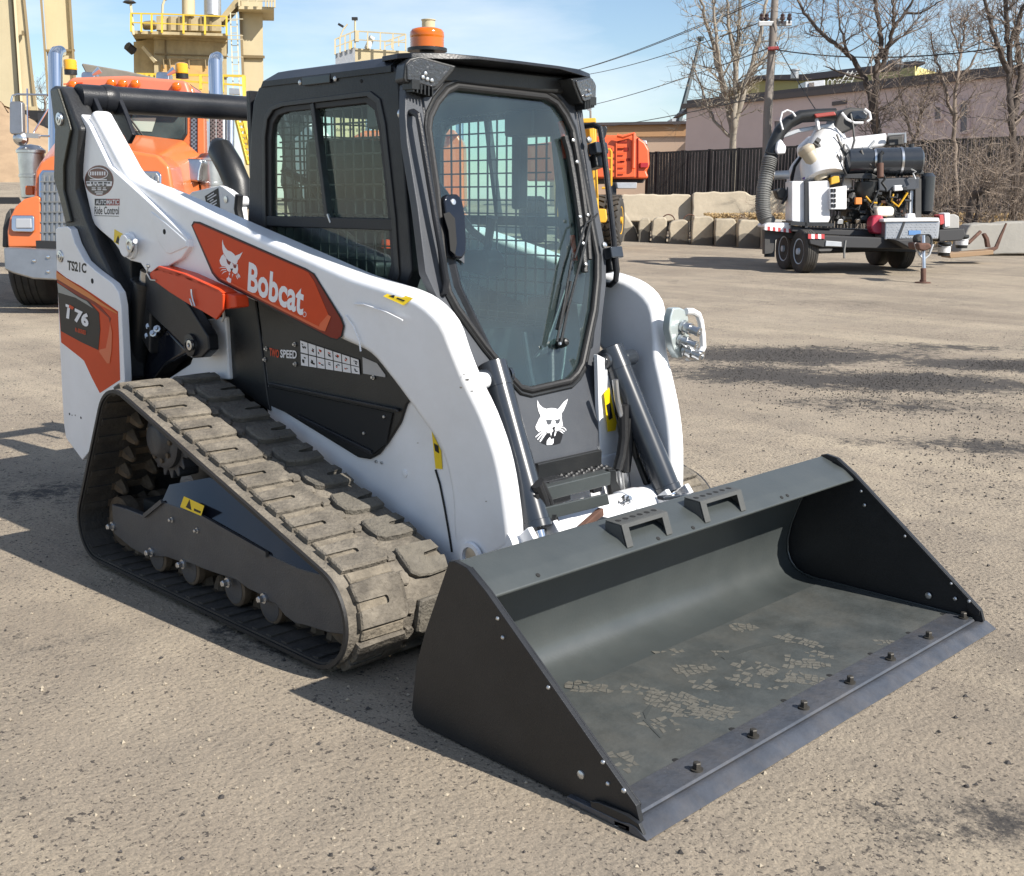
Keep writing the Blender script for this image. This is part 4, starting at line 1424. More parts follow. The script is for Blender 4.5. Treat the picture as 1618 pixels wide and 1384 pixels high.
for yy in (-.56, -.44):
    MB().prism([Vector((x, yy, z)) for x, z in ((TX + .02, TZ + .05), (TX + .10, TZ - .05), (TX + .17, TZ - .16), (TX + .12, TZ - .20), (TX + .03, TZ - .10), (TX - .05, TZ - .02))], (0, .022, 0)).both('tube_gusset', M_char, L_, bevel=.005)

# ---------------------------------------------------------------- lift arms
ST = [  # top silhouette px, lower edge px, outer y, inner y
    ((158, 172), (121, 205), -.615, -.525), ((192, 235), (136, 295), -.615, -.522), ((213, 272), (160, 345), -.615, -.52), ((234, 288), (190, 380), -.615, -.51),
    ((262, 300), (222, 418), -.615, -.50), ((300, 318), (262, 432), -.615, -.49), ((385, 356), (365, 463), -.615, -.49), ((500, 406), (470, 508), -.615, -.49), ((570, 436), (545, 541), -.612, -.49),
    ((620, 456), (582, 560), -.605, -.485), ((662, 474), (610, 592), -.595, -.475), ((697, 506), (640, 632), -.58, -.465), ((719, 553), (668, 672), -.555, -.45), ((738, 600), (690, 705), -.53, -.432),
    ((762, 650), (704, 745), -.51, -.41), ((784, 712), (712, 795), -.495, -.395), ((797, 775), (714, 850), -.485, -.385), ((808, 866), (722, 915), -.47, -.37)]
def arm_station(k_, t, b, yo, yi):
    if k_ >= 9:
        yi = yo + .085 + .012 * max(0, 12 - k_)
    pt = at(*t, 'y', yo + (.035 if k_ < 9 else .004))
    pb = at(*b, 'y', yo)
    return [pt.x, pt.z, pb.x, pb.z, yo, yi]
keys = [arm_station(k, *q) for k, q in enumerate(ST)]
rings = []
def cr(a, b, c, d, t):
    return .5 * (2 * b + (c - a) * t + (2 * a - 5 * b + 4 * c - d) * t * t + (3 * b - a - 3 * c + d) * t ** 3)
for k in range(len(keys) - 1):
    q = [keys[max(0, k - 1)], keys[k], keys[k + 1], keys[min(len(keys) - 1, k + 2)]]
    for j in range(3 if k < len(keys) - 2 else 4):
        tx, tz, bx, bz, yo, yi = [cr(q[0][i], q[1][i], q[2][i], q[3][i], j / 3) for i in range(6)]
        rings.append([Vector((tx, yo, tz)), Vector((tx, yi, tz)), Vector((bx, yi, bz)), Vector((bx, yo, bz))])
MB().loft(rings).both('lift_arm', M_white, L_, bevel=.027, seg=4, smooth=50)
YA = -.617
pp = [(128, 180), (140, 196), (172, 262), (235, 319), (262, 344), (297, 377), (299, 390), (286, 409), (246, 432), (231, 429), (222, 416), (206, 412), (194, 404), (186, 392), (178, 381), (158, 364), (147, 353), (135, 300), (121.5, 240), (121, 200)]
MB().prism(P(pp, YA - .018), (0, .05, 0)).both('pivot_plate', M_white, L_, bevel=.006)
MB().prism(P([(235, 340), (238, 333), (262, 352), (294, 380), (296, 390), (268, 402), (262, 400), (250, 382)], YA - .022), (0, .02, 0)).both('plate_rib', M_white, L_, bevel=.006)
MB().prism(P([(239, 342), (260, 357), (290, 382), (291, 388), (268, 398), (254, 380)], YA - .0225), (0, .02, 0)).both('plate_recess', M_white, L_, bevel=.002)
MB().lathe(at(260, 366, 'y', YA - .022), (0, -1, 0), [(0, .011), (.0016, .011)], 14).build('plate_hole', M_hole, L_)
c = at(207, 388, 'y', YA - .02)
MB().lathe(c, (0, -1, 0), [(0, .058), (.012, .056), (.014, .048), (.030, .048), (.033, .044), (.033, .030)], 28).both('pivot_boss', M_white, L_)
MB().lathe(at(206, 388, 'y', YA - .053), (0, -1, 0), [(0, .030), (.006, .029), (.007, .018), (.003, .016), (.002, .001)], 22).both('pin_cap', M_bchrome, L_)
MB().cyl(at(214, 381, 'y', YA - .054), at(214, 381, 'y', YA - .035), .010, 10).build('grease_bolt', M_white, L_)
# warning label and dealer stickers
YS = YA - .018
decal('warning_decal', [(181, 362), (195, 370), (193, 390), (180, 382)], YS, M_yel)
decal('warning_symbol', [(183, 383), (187, 372), (192, 387)], YS, M_deck, .002)
mb = MB()
def disc(c, ru, rv, n=28):
    return [(c[0] + ru * math.cos(2 * math.pi * i / n), c[1] + rv * math.sin(2 * math.pi * i / n)) for i in range(n)]
decal('dealer_sticker', disc((156.8, 285.3), 22.8, 24.3), YS, mat('sticker_rim', (.22, .08, .06), .4), .0008)
decal('dealer_sticker', disc((156.8, 285.5), 21.4, 22.8), YS, mat('sticker_brown', (.055, .030, .025), .35), .0016)
decal('sticker_oval', disc((155.8, 274), 15.8, 9.5), YS, M_decw, .0024)
decal('sticker_oval', disc((155.8, 274), 14.6, 8.2), YS, mat('sticker_rust', (.16, .06, .04), .4), .003)
decal('sticker_band', [(136.5, 286.5), (178, 286.5), (177, 294), (138.5, 294)], YS, M_decw, .0024)
st = Multi()
for (x0, x1, y0, y1) in ((138, 143, 288, 290), (145, 148, 287.3, 290.5), (150, 154, 288, 290), (156, 163, 287.5, 290), (165, 170, 287.5, 290), (171, 175, 287.8, 290), (146, 151, 291.6, 293.3), (153, 156, 291.4, 293.4), (158, 163, 291.4, 293.4), (165, 169, 291.2, 293.6)):
    st.prism([p - Vector((0, .0032, 0)) for p in P([(x0, y0), (x1, y0), (x1, y1), (x0, y1)], YS)], (0, .0004, 0))
st.build('sticker_print', M_deck, L_, smooth=0)
st = Multi()
for (x0, x1, y0, y1) in ((146, 152, 296.2, 297.6), (155, 161, 296.2, 297.6), (164, 168, 296.2, 297.6), (146, 153, 299, 300.4), (155, 161, 299, 300.4), (163, 169.5, 299, 300.4), (151, 164, 302.6, 304), (153, 163, 305.5, 307.2), (143, 170, 283.2, 284.8)):
    st.prism([p - Vector((0, .0032, 0)) for p in P([(x0, y0), (x1, y0), (x1, y1), (x0, y1)], YS)], (0, .0004, 0))
for i in range(7):
    x0 = 143.3 + i * 3.7
    st.prism([p - Vector((0, .0036, 0)) for p in P([(x0, 271), (x0 + 2.3, 271), (x0 + 2.3, 277), (x0, 277)], YS)], (0, .0004, 0))
st.build('sticker_print', M_decw, L_, smooth=0)
decal('ride_control_decal', [(150, 314), (168, 314), (168, 324.5), (150, 324.5)], YS, M_deck)
decal('ride_control_decal', [(168, 314), (189, 314), (189, 324.5), (168, 324.5)], YS, mat('decal_maroon', (.28, .03, .03), .35))
text_mb('AUTOMATIC', at(151.5, 323, 'y', YS - .002), at(187.5, 323, 'y', YS - .002), at(151.5, 315.6, 'y', YS - .002), .02).build('lettering', M_decw, L_, smooth=0)
text_mb('Ride Control', at(149.5, 338.5, 'y', YS), at(188, 339, 'y', YS), at(149.5, 326, 'y', YS), .012).build('lettering', M_deck, L_, smooth=0)
decal('underline_decal', [(149.5, 340.2), (188, 341.2), (188, 342), (149.5, 341)], YS, M_deck)

# orange and red name decal with the cat-head emblem
YD = -.6162
decal('name_decal', [(302.5, 356), (306, 349.5), (316, 350.5), (484, 424), (497, 432), (540, 502), (544.5, 515), (541, 532), (533, 538), (522, 535), (345, 444), (335, 432)], YD, M_deck, .0006)
decal('name_decal', [(304, 356.5), (307.5, 351.5), (316, 352.8), (483, 426), (495.5, 433.5), (538, 503), (542.3, 515), (539, 530.5), (533, 535.5), (523, 533), (347, 442), (337, 431)], YD, M_redd, .0014)
decal('name_decal', [(305.5, 357), (309, 353), (315, 354.2), (482, 427.5), (488, 431), (497, 444), (520, 498), (513, 522), (505, 520), (346, 438), (338.5, 429)], YD, M_red, .0022)
decal('name_decal', [(506, 512), (519, 497), (524, 500), (514.5, 523.5), (506, 521), (348, 439.8), (352, 439.5), (505, 516)], YD, mat('decal_bright_red', (.66, .11, .03), .3), .0028)
text_mb('Bobcat', at(391, 459.5, 'y', YD - .0024), at(478.5, 499.5, 'y', YD - .0024), at(393.5, 413.5, 'y', YD - .0024), .030, .0004).build('lettering', M_decw, L_, smooth=0)
decal('registered_mark', disc((482.3, 496.5), 2.8, 4.2, 16), YD, M_decw, .003)
decal('registered_mark', disc((482.3, 496.5), 2.1, 3.3, 16), YD, M_red, .0036)
def zp(pts, x0, y0, s):
    return [(x0 + a * s, y0 + b * s) for a, b in pts]
def emblem(pieces, x0, y0, s, put):
    for name, m, pts, lift in pieces:
        put(name, zp(pts, x0, y0, s), m, lift)
W_ = 'emblem_white'; D_ = 'emblem_dark'
EA = [(W_, M_decw, [(313, 260), (303, 330), (310, 450), (330, 545), (360, 600), (400, 660), (450, 720), (530, 760), (560, 790), (610, 795), (635, 760), (640, 720), (690, 655), (735, 560), (755, 525), (690, 570), (590, 610), (560, 570), (500, 520), (420, 490), (370, 430), (330, 350)], 1),
      (W_, M_decw, [(335, 575), (290, 615), (250, 710), (265, 780), (300, 830), (380, 845), (420, 930), (440, 950), (480, 965), (500, 930), (490, 905), (538, 880), (540, 790), (520, 750), (460, 735), (430, 700), (385, 645), (350, 605)], 2),
      (W_, M_decw, [(645, 790), (655, 900), (640, 980), (600, 1010), (560, 990), (530, 950), (540, 890), (548, 800), (600, 806)], 2),
      (D_, M_redd, [(398, 668), (450, 725), (502, 748), (470, 812), (430, 785), (412, 740)], 3),
      (D_, M_redd, [(552, 808), (628, 815), (605, 882), (565, 872)], 3),
      (D_, M_deck, [(488, 888), (548, 898), (522, 940)], 3),
      (W_, M_decw, [(458, 975), (482, 985), (472, 1038), (452, 1032)], 2), (W_, M_decw, [(530, 1005), (552, 1015), (522, 1082)], 2),
      (W_, M_decw, [(405, 1100), (440, 1080), (450, 1045), (465, 1095), (508, 1110), (496, 1202), (450, 1190), (405, 1150)], 2)]
for q in ([(238, 882), (300, 850), (385, 858), (385, 876), (305, 868)], [(262, 952), (310, 905), (390, 902), (390, 920), (315, 922)], [(290, 1025), (335, 960), (400, 938), (400, 956), (345, 975)],
          [(640, 975), (690, 1035), (705, 1085), (690, 1080), (655, 1020)], [(625, 1000), (665, 1050), (682, 1100), (668, 1095), (640, 1040)], [(605, 1020), (640, 1070), (650, 1120), (635, 1110), (615, 1060)]):
    EA.append((W_, M_decw, q, 2))
emblem(EA, 330, 360, 70 / 969, lambda n, pts, m, l: decal(n, pts, YD, m, .0024 + .0005 * l))

# yellow label on the arm's rounded top
q = [at(607.5, 470, 'y', -.606), at(640, 484.5, 'y', -.600), at(655, 473, 'y', -.585), at(620, 462.5, 'y', -.590)]
nrm = (q[1] - q[0]).cross(q[3] - q[0]).normalized()
if nrm.dot(CAM - q[0]) < 0: nrm = -nrm
MB().prism([p + nrm * .008 for p in q], nrm * .0006).build('warning_decal', M_yel, L_, smooth=0)
r_ = [q[0].lerp(q[1], .15).lerp(q[3].lerp(q[2], .15), .3), q[0].lerp(q[1], .3).lerp(q[3].lerp(q[2], .3), .75), q[0].lerp(q[1], .4).lerp(q[3].lerp(q[2], .4), .3)]
MB().prism([p + nrm * .0092 for p in r_], nrm * .0004).build('warning_symbol', M_deck, L_, smooth=0)
r_ = [q[0].lerp(q[1], a).lerp(q[3].lerp(q[2], a), b) for a, b in ((.5, .35), (.85, .35), (.85, .5), (.5, .5))]
MB().prism([p + nrm * .0092 for p in r_], nrm * .0004).build('warning_symbol', M_deck, L_, smooth=0)
# slot in the leg, pivot hole at the foot
sl = MB().prism([p - Vector((0, .0012, 0)) for p in P([(671, 627), (675, 625), (687, 637), (697, 651), (697, 655), (690, 652), (678, 640)], -.538)], (0, .03, 0))
sl.build('arm_slot', M_hole, L_, smooth=0)
cc = at(746, 880, 'y', -.482)
MB().lathe(cc, (0, -1, 0), [(0, .052), (.012, .050), (.013, .036), (.002, .034)], 26).both('foot_boss', M_white, L_)
MB().lathe(cc, (0, -1, 0), [(.0, .033), (.004, .033)], 22).both('foot_hole', M_bchrome, L_)
weld = Multi()
weld.tube(P([(560, 480), (575, 481), (610, 493), (636, 506)], -.617), .003, 6)
weld.tube(P([(546, 498), (558, 515), (568, 540), (570, 555)], -.617), .003, 6)
weld.both('weld_bead', M_white, L_)

# orange arm lock
lk = MB().prism(P([(236, 432), (250, 421), (290, 433), (345, 458), (352, 465), (352, 490), (341, 505), (318, 491), (300, 482), (268, 462), (238, 440)], -.675), (0, .012, 0))
lk.prism(P([(236, 431), (250, 420), (290, 432), (345, 457), (352, 463), (345, 466), (290, 440), (250, 428)], -.675), (0, .07, 0))
lk.build('arm_lock', M_lock, L_, bevel=.003)
MB().prism(P([(345, 460), (371, 467), (373, 486), (352, 489), (349, 476)], -.66), (0, .06, 0)).build('lock_end', M_lock, L_, bevel=.006)
MB().tube(P([(302, 457), (303, 466), (305, 475), (308, 483), (304, 483), (300, 472)], -.684), .0035, 6).build('lock_clip', M_zinc, L_)
MB().tube(P([(234, 421), (232, 432), (238, 442), (246, 443)], -.68), .003, 6).build('retaining_pin', M_zinc, L_)
MB().lathe(at(234, 420, 'y', -.68), (0, 0, 1), [(-.008, .004), (-.004, .009), (.004, .009), (.008, .004)], 10).build('pin_head', M_bchrome, L_)
MB().tube([at(353, 489, 'y', -.63), at(354, 500, 'y', -.60), at(351, 507, 'y', -.57)], .006, 6).both('bracket_rod', M_white, L_)

# ---------------------------------------------------------------- tilt cylinders
T1 = Vector((.888, -.312, .9205)); T2 = Vector((1.132, -.3526, .4358))
dv = (T2 - T1).normalized()
MB().lathe(T1 - dv * .05, dv, [(0, .040), (.004, .050), (.09, .051), (.091, .049), (.56, .049), (.562, .052), (.585, .052), (.588, .040), (.592, .028)], 30).both('tilt_cylinder', M_cyl, L_)
MB().cyl(T2, T2 + dv * .16, .024, 20).both('cylinder_rod', M_chrome, L_)
MB().cyl(Vector((T1.x, -.42, T1.z)), Vector((T1.x, -.355, T1.z)),   .030, 24).both('cylinder_pin_boss', M_cyl, L_, bevel=.004)
MB().lathe((T1.x, -.262, T1.z), (0, 1, 0), [(0, .030), (.012, .029), (.013, .018), (.016, .017), (.017, .002)], 20).both('pin_cap', M_cyl, L_)
bs = at(757, 604, 'y', -.45)
MB().lathe((bs.x - .016, -.49, bs.z), (0, 1, 0), [(0, .002), (.008, .018), (.025, .028), (.06, .030), (.085, .026), (.095, .016), (.10, .002)], 20).build('arm_hump', M_white, L_, smooth=60)
MB().tube([T1 + Vector((-.07, .0, -.02)), T1 + dv * .25 + Vector((-.085, 0, -.02)), T1 + dv * .5 + Vector((-.08, 0, -.02))], .012, 8).both('steel_line', M_black, L_)

# ---------------------------------------------------------------- quick coupler and lower front
MB().cyl((1.06, -.47, .385), (1.06, .47, .385), .076, 30).build('arm_cross_tube', M_white, L_)
MB().lathe((1.06, .16, .385), (0, 1, 0), [(0, .077), (.002, .081), (.09, .081), (.092, .077)], 30).both('tube_saddle', M_white, L_)
cp = Multi()
for s in (-1, 1):
    cp.prism([Vector((x, s * .30 - .012, z)) for x, z in ((1.10, .30), (1.10, .42), (1.16, .47), (1.22, .40), (1.24, .16), (1.18, .14))], (0, .024, 0))
    cp.prism([Vector((x, s * .42 - .012, z)) for x, z in ((1.10, .30), (1.10, .42), (1.16, .47), (1.22, .40), (1.24, .16), (1.18, .14))], (0, .024, 0))
cp.build('coupler_brackets', M_white, L_, bevel=.004)
MB().prism([Vector((x, -.52, z)) for x, z in ((1.215, .10), (1.20, .14), (1.24, .42), (1.27, .42), (1.25, .10))], (0, 1.04, 0)).build('coupler_plate', M_bucket, L_, bevel=.004)
for pa, pb in (((914, 856), (957, 819)), ((1043, 787), (1112, 780))):
    a, b = at(*pa, 'x', 1.22), at(*pb, 'x', 1.20)
    MB().bar(a, b, .030, .014).build('coupler_lever', M_cyl, L_, bevel=.004)
MB().bar((1.02, -.27, .52), (1.02, .12, .52), .045, .05).build('hose_guard', M_bucket, L_, bevel=.004)
# white front of the frame between the arms
MB().prism([Vector((x, -.36, z)) for x, z in ((.60, .30), (.84, .585), (.90, .56), (.925, .30))], (0, .72, 0)).build('front_frame', M_white, L_, bevel=.008)
MB().box((.945, .0, .545), (.02, .34, .12)).build('front_recess', M_black, L_, bevel=.004)
# tread steps
def stp(pts, x, dz, deep, name):
    p = [at(px, py, 'x', x) for px, py in pts]
    return MB().prism(p, (-deep, 0, 0)).build(name, M_cast, L_, bevel=.003)
t0 = MB()
a, b = at(846, 762, 'x', 1.0), at(968, 738, 'x', 1.0)
zs = (a.z + b.z) / 2
t0.box((.945, (a.y + b.y) / 2, zs - .012), (.11, b.y - a.y, .012))
t0.box((.998, (a.y + b.y) / 2, zs - .03), (.008, b.y - a.y, .045))
n = 9
step = t0.build('front_step', M_cast, L_, bevel=.003)
tt = MB()
for i in range(15):
    y = a.y + (b.y - a.y) * (i + .5) / 15
    for x in (.905, .93, .955, .98):
        tt.lathe((x + (i % 2) * .01, y, zs - .006), (0, 0, 1), [(0, .009), (.006, .006)], 6)
tt.build('step_studs', M_cast, L_)
w1 = MB()
c0 = at(876, 770, 'x', 1.0)
w1.frame([c0 + Vector((0, -.055, .028)), c0 + Vector((0, .055, .028)), c0 + Vector((0, .055, -.04)), c0 + Vector((0, -.055, -.04))],
         [c0 + Vector((0, -.04, .015)), c0 + Vector((0, .04, .015)), c0 + Vector((0, .04, -.025)), c0 + Vector((0, -.04, -.025))], (-.07, 0, 0))
w1.build('step_tube', M_cast, L_, bevel=.003)
sb = Multi()
for px, py in ((902, 760), (882, 778), (964, 747)):
    sb.hexbolt(at(px, py, 'x', 1.006), (1, 0, 0), .008, .01)
sb.build('step_bolts', M_zinc, L_)
hg = MB().prism([at(px, py, 'x', 1.02) for px, py in ((962, 742), (974, 742), (975, 760), (983, 775), (984, 800), (970, 800), (966, 775))], (-.02, 0, 0)).build('hose_bracket', M_black, L_, bevel=.004)
MB().prism([at(px, py, 'x', 1.06) for px, py in ((972, 786), (978, 779), (984, 784), (984, 812), (972, 816))], (-.012, 0, 0)).build('hose_clamp', M_whitec, L_, bevel=.004)
for (pts, r, m) in ((([(985, 640), (986, 690), (982, 720), (976, 742)]), .020, M_rubber), (([(992, 660), (993, 700), (990, 730), (988, 745)]), .019, M_rubber),
                    (([(976, 742), (980, 770), (984, 795), (984, 805)]), .013, M_zinc), (([(988, 745), (990, 765), (994, 790), (993, 802)]), .015, M_bchrome),
                    (([(972, 600), (975, 630), (980, 650), (984, 660)]), .011, M_zinc), (([(999, 690), (1005, 720), (1014, 745), (1022, 765)]), .012, M_rubber)):
    MB().tube([at(px, py, 'x', .98) for px, py in pts], r, 10).build('hydraulic_hose' if m is M_rubber else 'hose_fitting', m, L_)
for (pts, r) in (([(848, 768), (862, 790), (868, 815), (872, 845)], .016), ([(856, 772), (868, 800), (876, 825), (880, 848)], .014), ([(792, 745), (800, 790), (806, 830), (815, 870)], .014)):
    MB().tube([at(px, py, 'y', -.27) for px, py in pts], r, 8).build('hydraulic_hose', M_rubber, L_)
fz = Multi()
for i, (px, py) in enumerate(((805, 800), (808, 812), (812, 824), (816, 836), (806, 838), (811, 845), (800, 788))):
    fz.lathe(at(px, py, 'y', -.36), (.6, -.3, .5), [(0, .010), (.014, .010), (.015, .014), (.03, .014), (.031, .008), (.05, .008)], 8)
fz.build('hose_fittings', M_bchrome, L_)
MB().prism([at(px, py, 'x', .895) for px, py in ((944, 560), (956, 566), (968, 620), (978, 690), (982, 745), (950, 748), (946, 640))], (-.02, 0, 0)).build('frame_upright', M_white, L_, bevel=.003)
# label on the left side of the frame
MB().prism([at(px, py, 'x', .905) for px, py in ((954, 622), (962, 612), (974, 668), (972, 680), (960, 682))], (.002, 0, 0)).build('warning_decal', M_yel, L_, smooth=0)
MB().prism([at(px, py, 'x', .9075) for px, py in ((958, 640), (964, 636), (968, 660), (962, 664))], (.001, 0, 0)).build('warning_symbol', M_deck, L_, smooth=0)

# gap between leg and body, scuffs on the arm, hoses and clamps round the cross tube
MB().tube(P([(688, 742), (695, 765), (702, 800), (709, 840), (714, 872)], YB - .004), .0035, 6).build('panel_gap', M_hole, L_)
rnd = random.Random(9)
M_scuff = mat('paint_scuff', (.30, .27, .23), .8)
for px, py, y, r in ((738, 600, -.53, 3.0), (728, 612, -.54, 2.2), (745, 618, -.53, 2.4), (733, 592, -.53, 1.6), (768, 792, -.485, 1.2), (250, 288, -.615, 1.6), (452, 402, -.6, 1.4), (640, 846, -.47, 1.5), (660, 700, -.5, 1.2)):
    pts = [(px + rnd.uniform(.4, 1.1) * r * 1.6 * math.cos(a), py + rnd.uniform(.4, 1.1) * r * .8 * math.sin(a)) for a in [k * math.pi / 4 for k in range(8)]]
    MB().prism([q for q in P(pts, y - .003)], (0, .001, 0)).build('paint_scuff', M_scuff, L_, smooth=0)
for pts, r in (([(848, 765), (856, 785), (862, 806), (866, 830), (872, 850)], .020), ([(853, 760), (866, 788), (874, 815), (884, 846)], .014), ([(846, 780), (850, 800), (858, 826), (864, 850)], .012)):
    MB().tube([at(px, py, 'x', 1.12) for px, py in pts], r, 10).build('hydraulic_hose', M_rubber, L_)
MB().lathe(at(866, 820, 'x', 1.12), (0, .2, 1), [(-.02, .028), (.02, .028)], 12).build('hose_clamp', M_black, L_)
MB().prism([at(px, py, 'x', 1.145) for px, py in ((862, 802), (960, 780), (964, 797), (864, 822))], (-.012, 0, 0)).build('coupler_shield', M_bucket, L_, bevel=.003)
MB().prism([at(px, py, 'x', 1.01) for px, py in ((868, 762), (900, 756), (902, 790), (872, 800))], (-.02, 0, 0)).build('step_bracket', M_cast, L_, bevel=.003)
MB().prism([at(px, py, 'x', 1.01) for px, py in ((936, 752), (950, 749), (952, 776), (938, 780))], (-.02, 0, 0)).build('step_bracket', M_cast, L_, bevel=.003)
MB().bar(at(912, 842, 'x', 1.16), at(950, 808, 'x', 1.12), .022, .03).build('mud_bar', M_rust, L_, bevel=.004)
for i, (px, py) in enumerate(((978, 796), (974, 806), (968, 800), (982, 790))):
    MB().lathe(at(px, py, 'x', 1.08), (1, rnd.uniform(-.6, .6), .4), [(0, .012), (.014, .012), (.015, .016), (.03, .016), (.031, .009), (.045, .009)], 8).build('hose_fitting', M_bchrome, L_)

# auxiliary coupler block on the left arm
YQ = .60
pl_ = [(1064, 487), (1075, 486), (1082, 489), (1088, 500), (1090, 540), (1086, 556), (1078, 566), (1072, 566), (1064, 550), (1058, 520), (1060, 500)]
MB().prism([at(px, py, 'x', 1.03) for px, py in pl_], (-.035, 0, 0)).build('coupler_block', mat('zinc_plate', (.50, .56, .56), .35, metal=.5), L_, bevel=.006)
for px, py, r in ((1078, 515, .020), (1074, 536, .019), (1082, 553, .024)):
    q0 = at(px, py, 'x', 1.03)
    MB().lathe(q0, (1, .1, -.25), [(0, r * 1.25), (.012, r * 1.25), (.014, r), (.03, r), (.031, r * 1.15), (.04, r * 1.15), (.041, r * .8), (.065, r * .8), (.066, r * .9), (.078, r * .9), (.08, r * .5), (.07, r * .4)], 16).build('quick_coupling', M_bchrome, L_)
MB().tube([at(px, py, 'x', 1.03) for px, py in ((1084, 492), (1094, 492), (1103, 497), (1107, 508), (1110, 530), (1111, 548), (1107, 557), (1098, 562), (1086, 565))], .013, 10).build('coupler_guard', M_whitec, L_)

# ---------------------------------------------------------------- cab
def XZ(pts, y):
    return [Vector((x, y, z)) for x, z in pts]

co = [(-.41, .96), (-.405, 1.20), (-.40, 1.42), (-.345, 1.80), (-.325, 1.875), (-.285, 1.925), (-.20, 1.945), (.20, 1.955), (.52, 1.955), (.556, 1.93), (.568, 1.75), (.598, 1.45), (.615, 1.27), (.46, .96)]
ci = [(-.265, 1.00), (-.265, 1.20), (-.262, 1.45), (-.245, 1.74), (-.225, 1.805), (-.185, 1.838), (-.12, 1.848), (.15, 1.852), (.395, 1.855), (.445, 1.828), (.470, 1.75), (.515, 1.45), (.530, 1.27), (.42, 1.00)]
MB().frame(XZ(co, YC), XZ(ci, YC), (0, .055, 0)).both('cab_side_frame', M_char, L_, bevel=.008, seg=3)
# inner rubber surround, proud rims
def shrink(pts, f):
    cx_ = sum(p[0] for p in pts) / len(pts); cz_ = sum(p[1] for p in pts) / len(pts)
    return [(cx_ + (x - cx_) * (1 - f), cz_ + (z - cz_) * (1 - f)) for x, z in pts]
MB().frame(XZ(shrink(ci, -.055), YC - .006), XZ(shrink(ci, .004), YC - .006), (0, .010, 0)).both('window_flange', M_black, L_, bevel=.003)
MB().frame(XZ(shrink(ci, .0), YC + .004), XZ(shrink(ci, .075), YC + .004), (0, .022, 0)).both('window_frame', M_rubber, L_, bevel=.004)
# transom, sliding stile, panes
za = at(520, 352, 'y', YC).z
MB().box(((-.262 + .53) / 2, YC + .012, za), (.80, .030, .040)).both('window_transom', M_rubber, L_, bevel=.004)
MB().bar(at(497, 163, 'y', YC + .012), at(521, 352, 'y', YC + .012), .022, .028, (0, 1, 0)).both('window_stile', M_black, L_, bevel=.003)
xs0 = at(505, 250, 'y', YC).x
MB().prism(XZ([(-.25, za), (-.235, 1.84), (xs0 - .02, 1.845), (xs0 + .03, za)], YC + .016), (0, .004, 0)).both('window_pane', M_glass, L_, smooth=0)
MB().prism(XZ([(xs0 + .03, za), (xs0 - .02, 1.845), (.43, 1.845), (.53, za)], YC + .024), (0, .004, 0)).both('window_pane', M_glass, L_, smooth=0)
MB().prism(XZ([(-.255, 1.0), (-.255, za), (.53, za), (.53, 1.27), (.42, 1.0)], YC + .020), (0, .004, 0)).both('window_pane', M_glass, L_, smooth=0)
MB().bar(at(518, 338, 'y', YC), at(523, 352, 'y', YC), .008, .01, (0, 1, 0)).build('window_latch', M_zinc, L_, bevel=.002)
# wire guard inside the windows and behind the seat
def guard(y):
    mb = MB()
    for i in range(15):
        x = -.22 + i * .056
        mb.bar((x, y, 1.0), (x, y, 1.85), .006, .006, (0, 1, 0))
    for i in range(16):
        z = 1.02 + i * .054
        xr = .44 + (1.85 - z) * .16
        mb.bar((-.24, y, z), (xr, y, z), .006, .006)
    return mb
guard(YC + .06).both('window_guard', M_black, L_, smooth=0)
mb = MB()
for i in range(17):
    mb.bar((-.365, -.38 + i * .0475, 1.22), (-.365, -.38 + i * .0475, 1.84), .006, .006, (1, 0, 0))
for i in range(12):
    mb.bar((-.365, -.40, 1.24 + i * .052), (-.365, .40, 1.24 + i * .052), .006, .006)
mb.build('rear_window_guard', M_black, L_, smooth=0)
MB().frame([Vector((-.385, y, z)) for y, z in ((-.44, .96), (.44, .96), (.44, 1.92), (-.44, 1.92))], [Vector((-.385, y, z)) for y, z in ((-.36, 1.24), (.36, 1.24), (.36, 1.84), (-.36, 1.84))], (.03, 0, 0)).build('cab_rear_frame', M_char, L_, bevel=.006)
MB().box((-.374, 0, 1.54), (.004, .73, .61)).build('rear_window', M_glass, L_, smooth=0)
# side details: dome lamp, bolts
MB().prism([p - Vector((0, .012, 0)) for p in P([(481, 122), (525, 117), (525, 131), (481, 136)], YC)], (0, .014, 0)).build('side_lamp_cover', M_blackg, L_, bevel=.003)
sb = Multi()
for px, py in ((475, 130), (530.5, 124)):
    sb.lathe(at(px, py, 'y', YC - .003), (0, -1, 0), [(0, .010), (.004, .010), (.008, .005)], 10)
sb.build('cab_bolts', M_zinc, L_)
MB().lathe(at(571, 128, 'y', YC), (0, -1, 0), [(0, .006), (.002, .006)], 8).build('cab_hole', M_hole, L_)
# rain strip along the roof edge
# roof
def slab_ring(z, hw, xr, xf, c=.06):
    return [Vector((x, y, z)) for x, y in ((xr, -hw + c), (xr + c, -hw), (xf, -hw), (xf, hw), (xr + c, hw), (xr, hw - c))]
MB().loft([slab_ring(1.925, .455, -.315, .53), slab_ring(1.945, .455, -.30, .53), slab_ring(1.977, .418, -.25, .53), slab_ring(1.984, .39, -.21, .53), slab_ring(1.9845, .2, -.1, .53)]).build('cab_roof', M_char, L_, bevel=.003, smooth=40)
vis = [(.47, -.445), (.575, -.462), (.618, -.44), (.672, -.335), (.690, -.20), (.694, 0), (.690, .20), (.672, .335), (.630, .44), (.585, .478), (.47, .445)]
MB().loft([[Vector((x, y, 1.963 + .01 * (abs(y) < .3))) for x, y in vis], [Vector((x - .004, y * .992, 1.981 + .004 * (abs(y) < .35))) for x, y in vis]]).build('roof_visor', M_char, L_, bevel=.003, smooth=40)
MB().prism([Vector((x, y, 1.962)) for x, y in ((.46, -.42), (.56, -.42), (.60, -.30), (.615, .30), (.57, .42), (.46, .42))], (0, 0, -.065)).build('visor_underside', M_black, L_, bevel=.012)
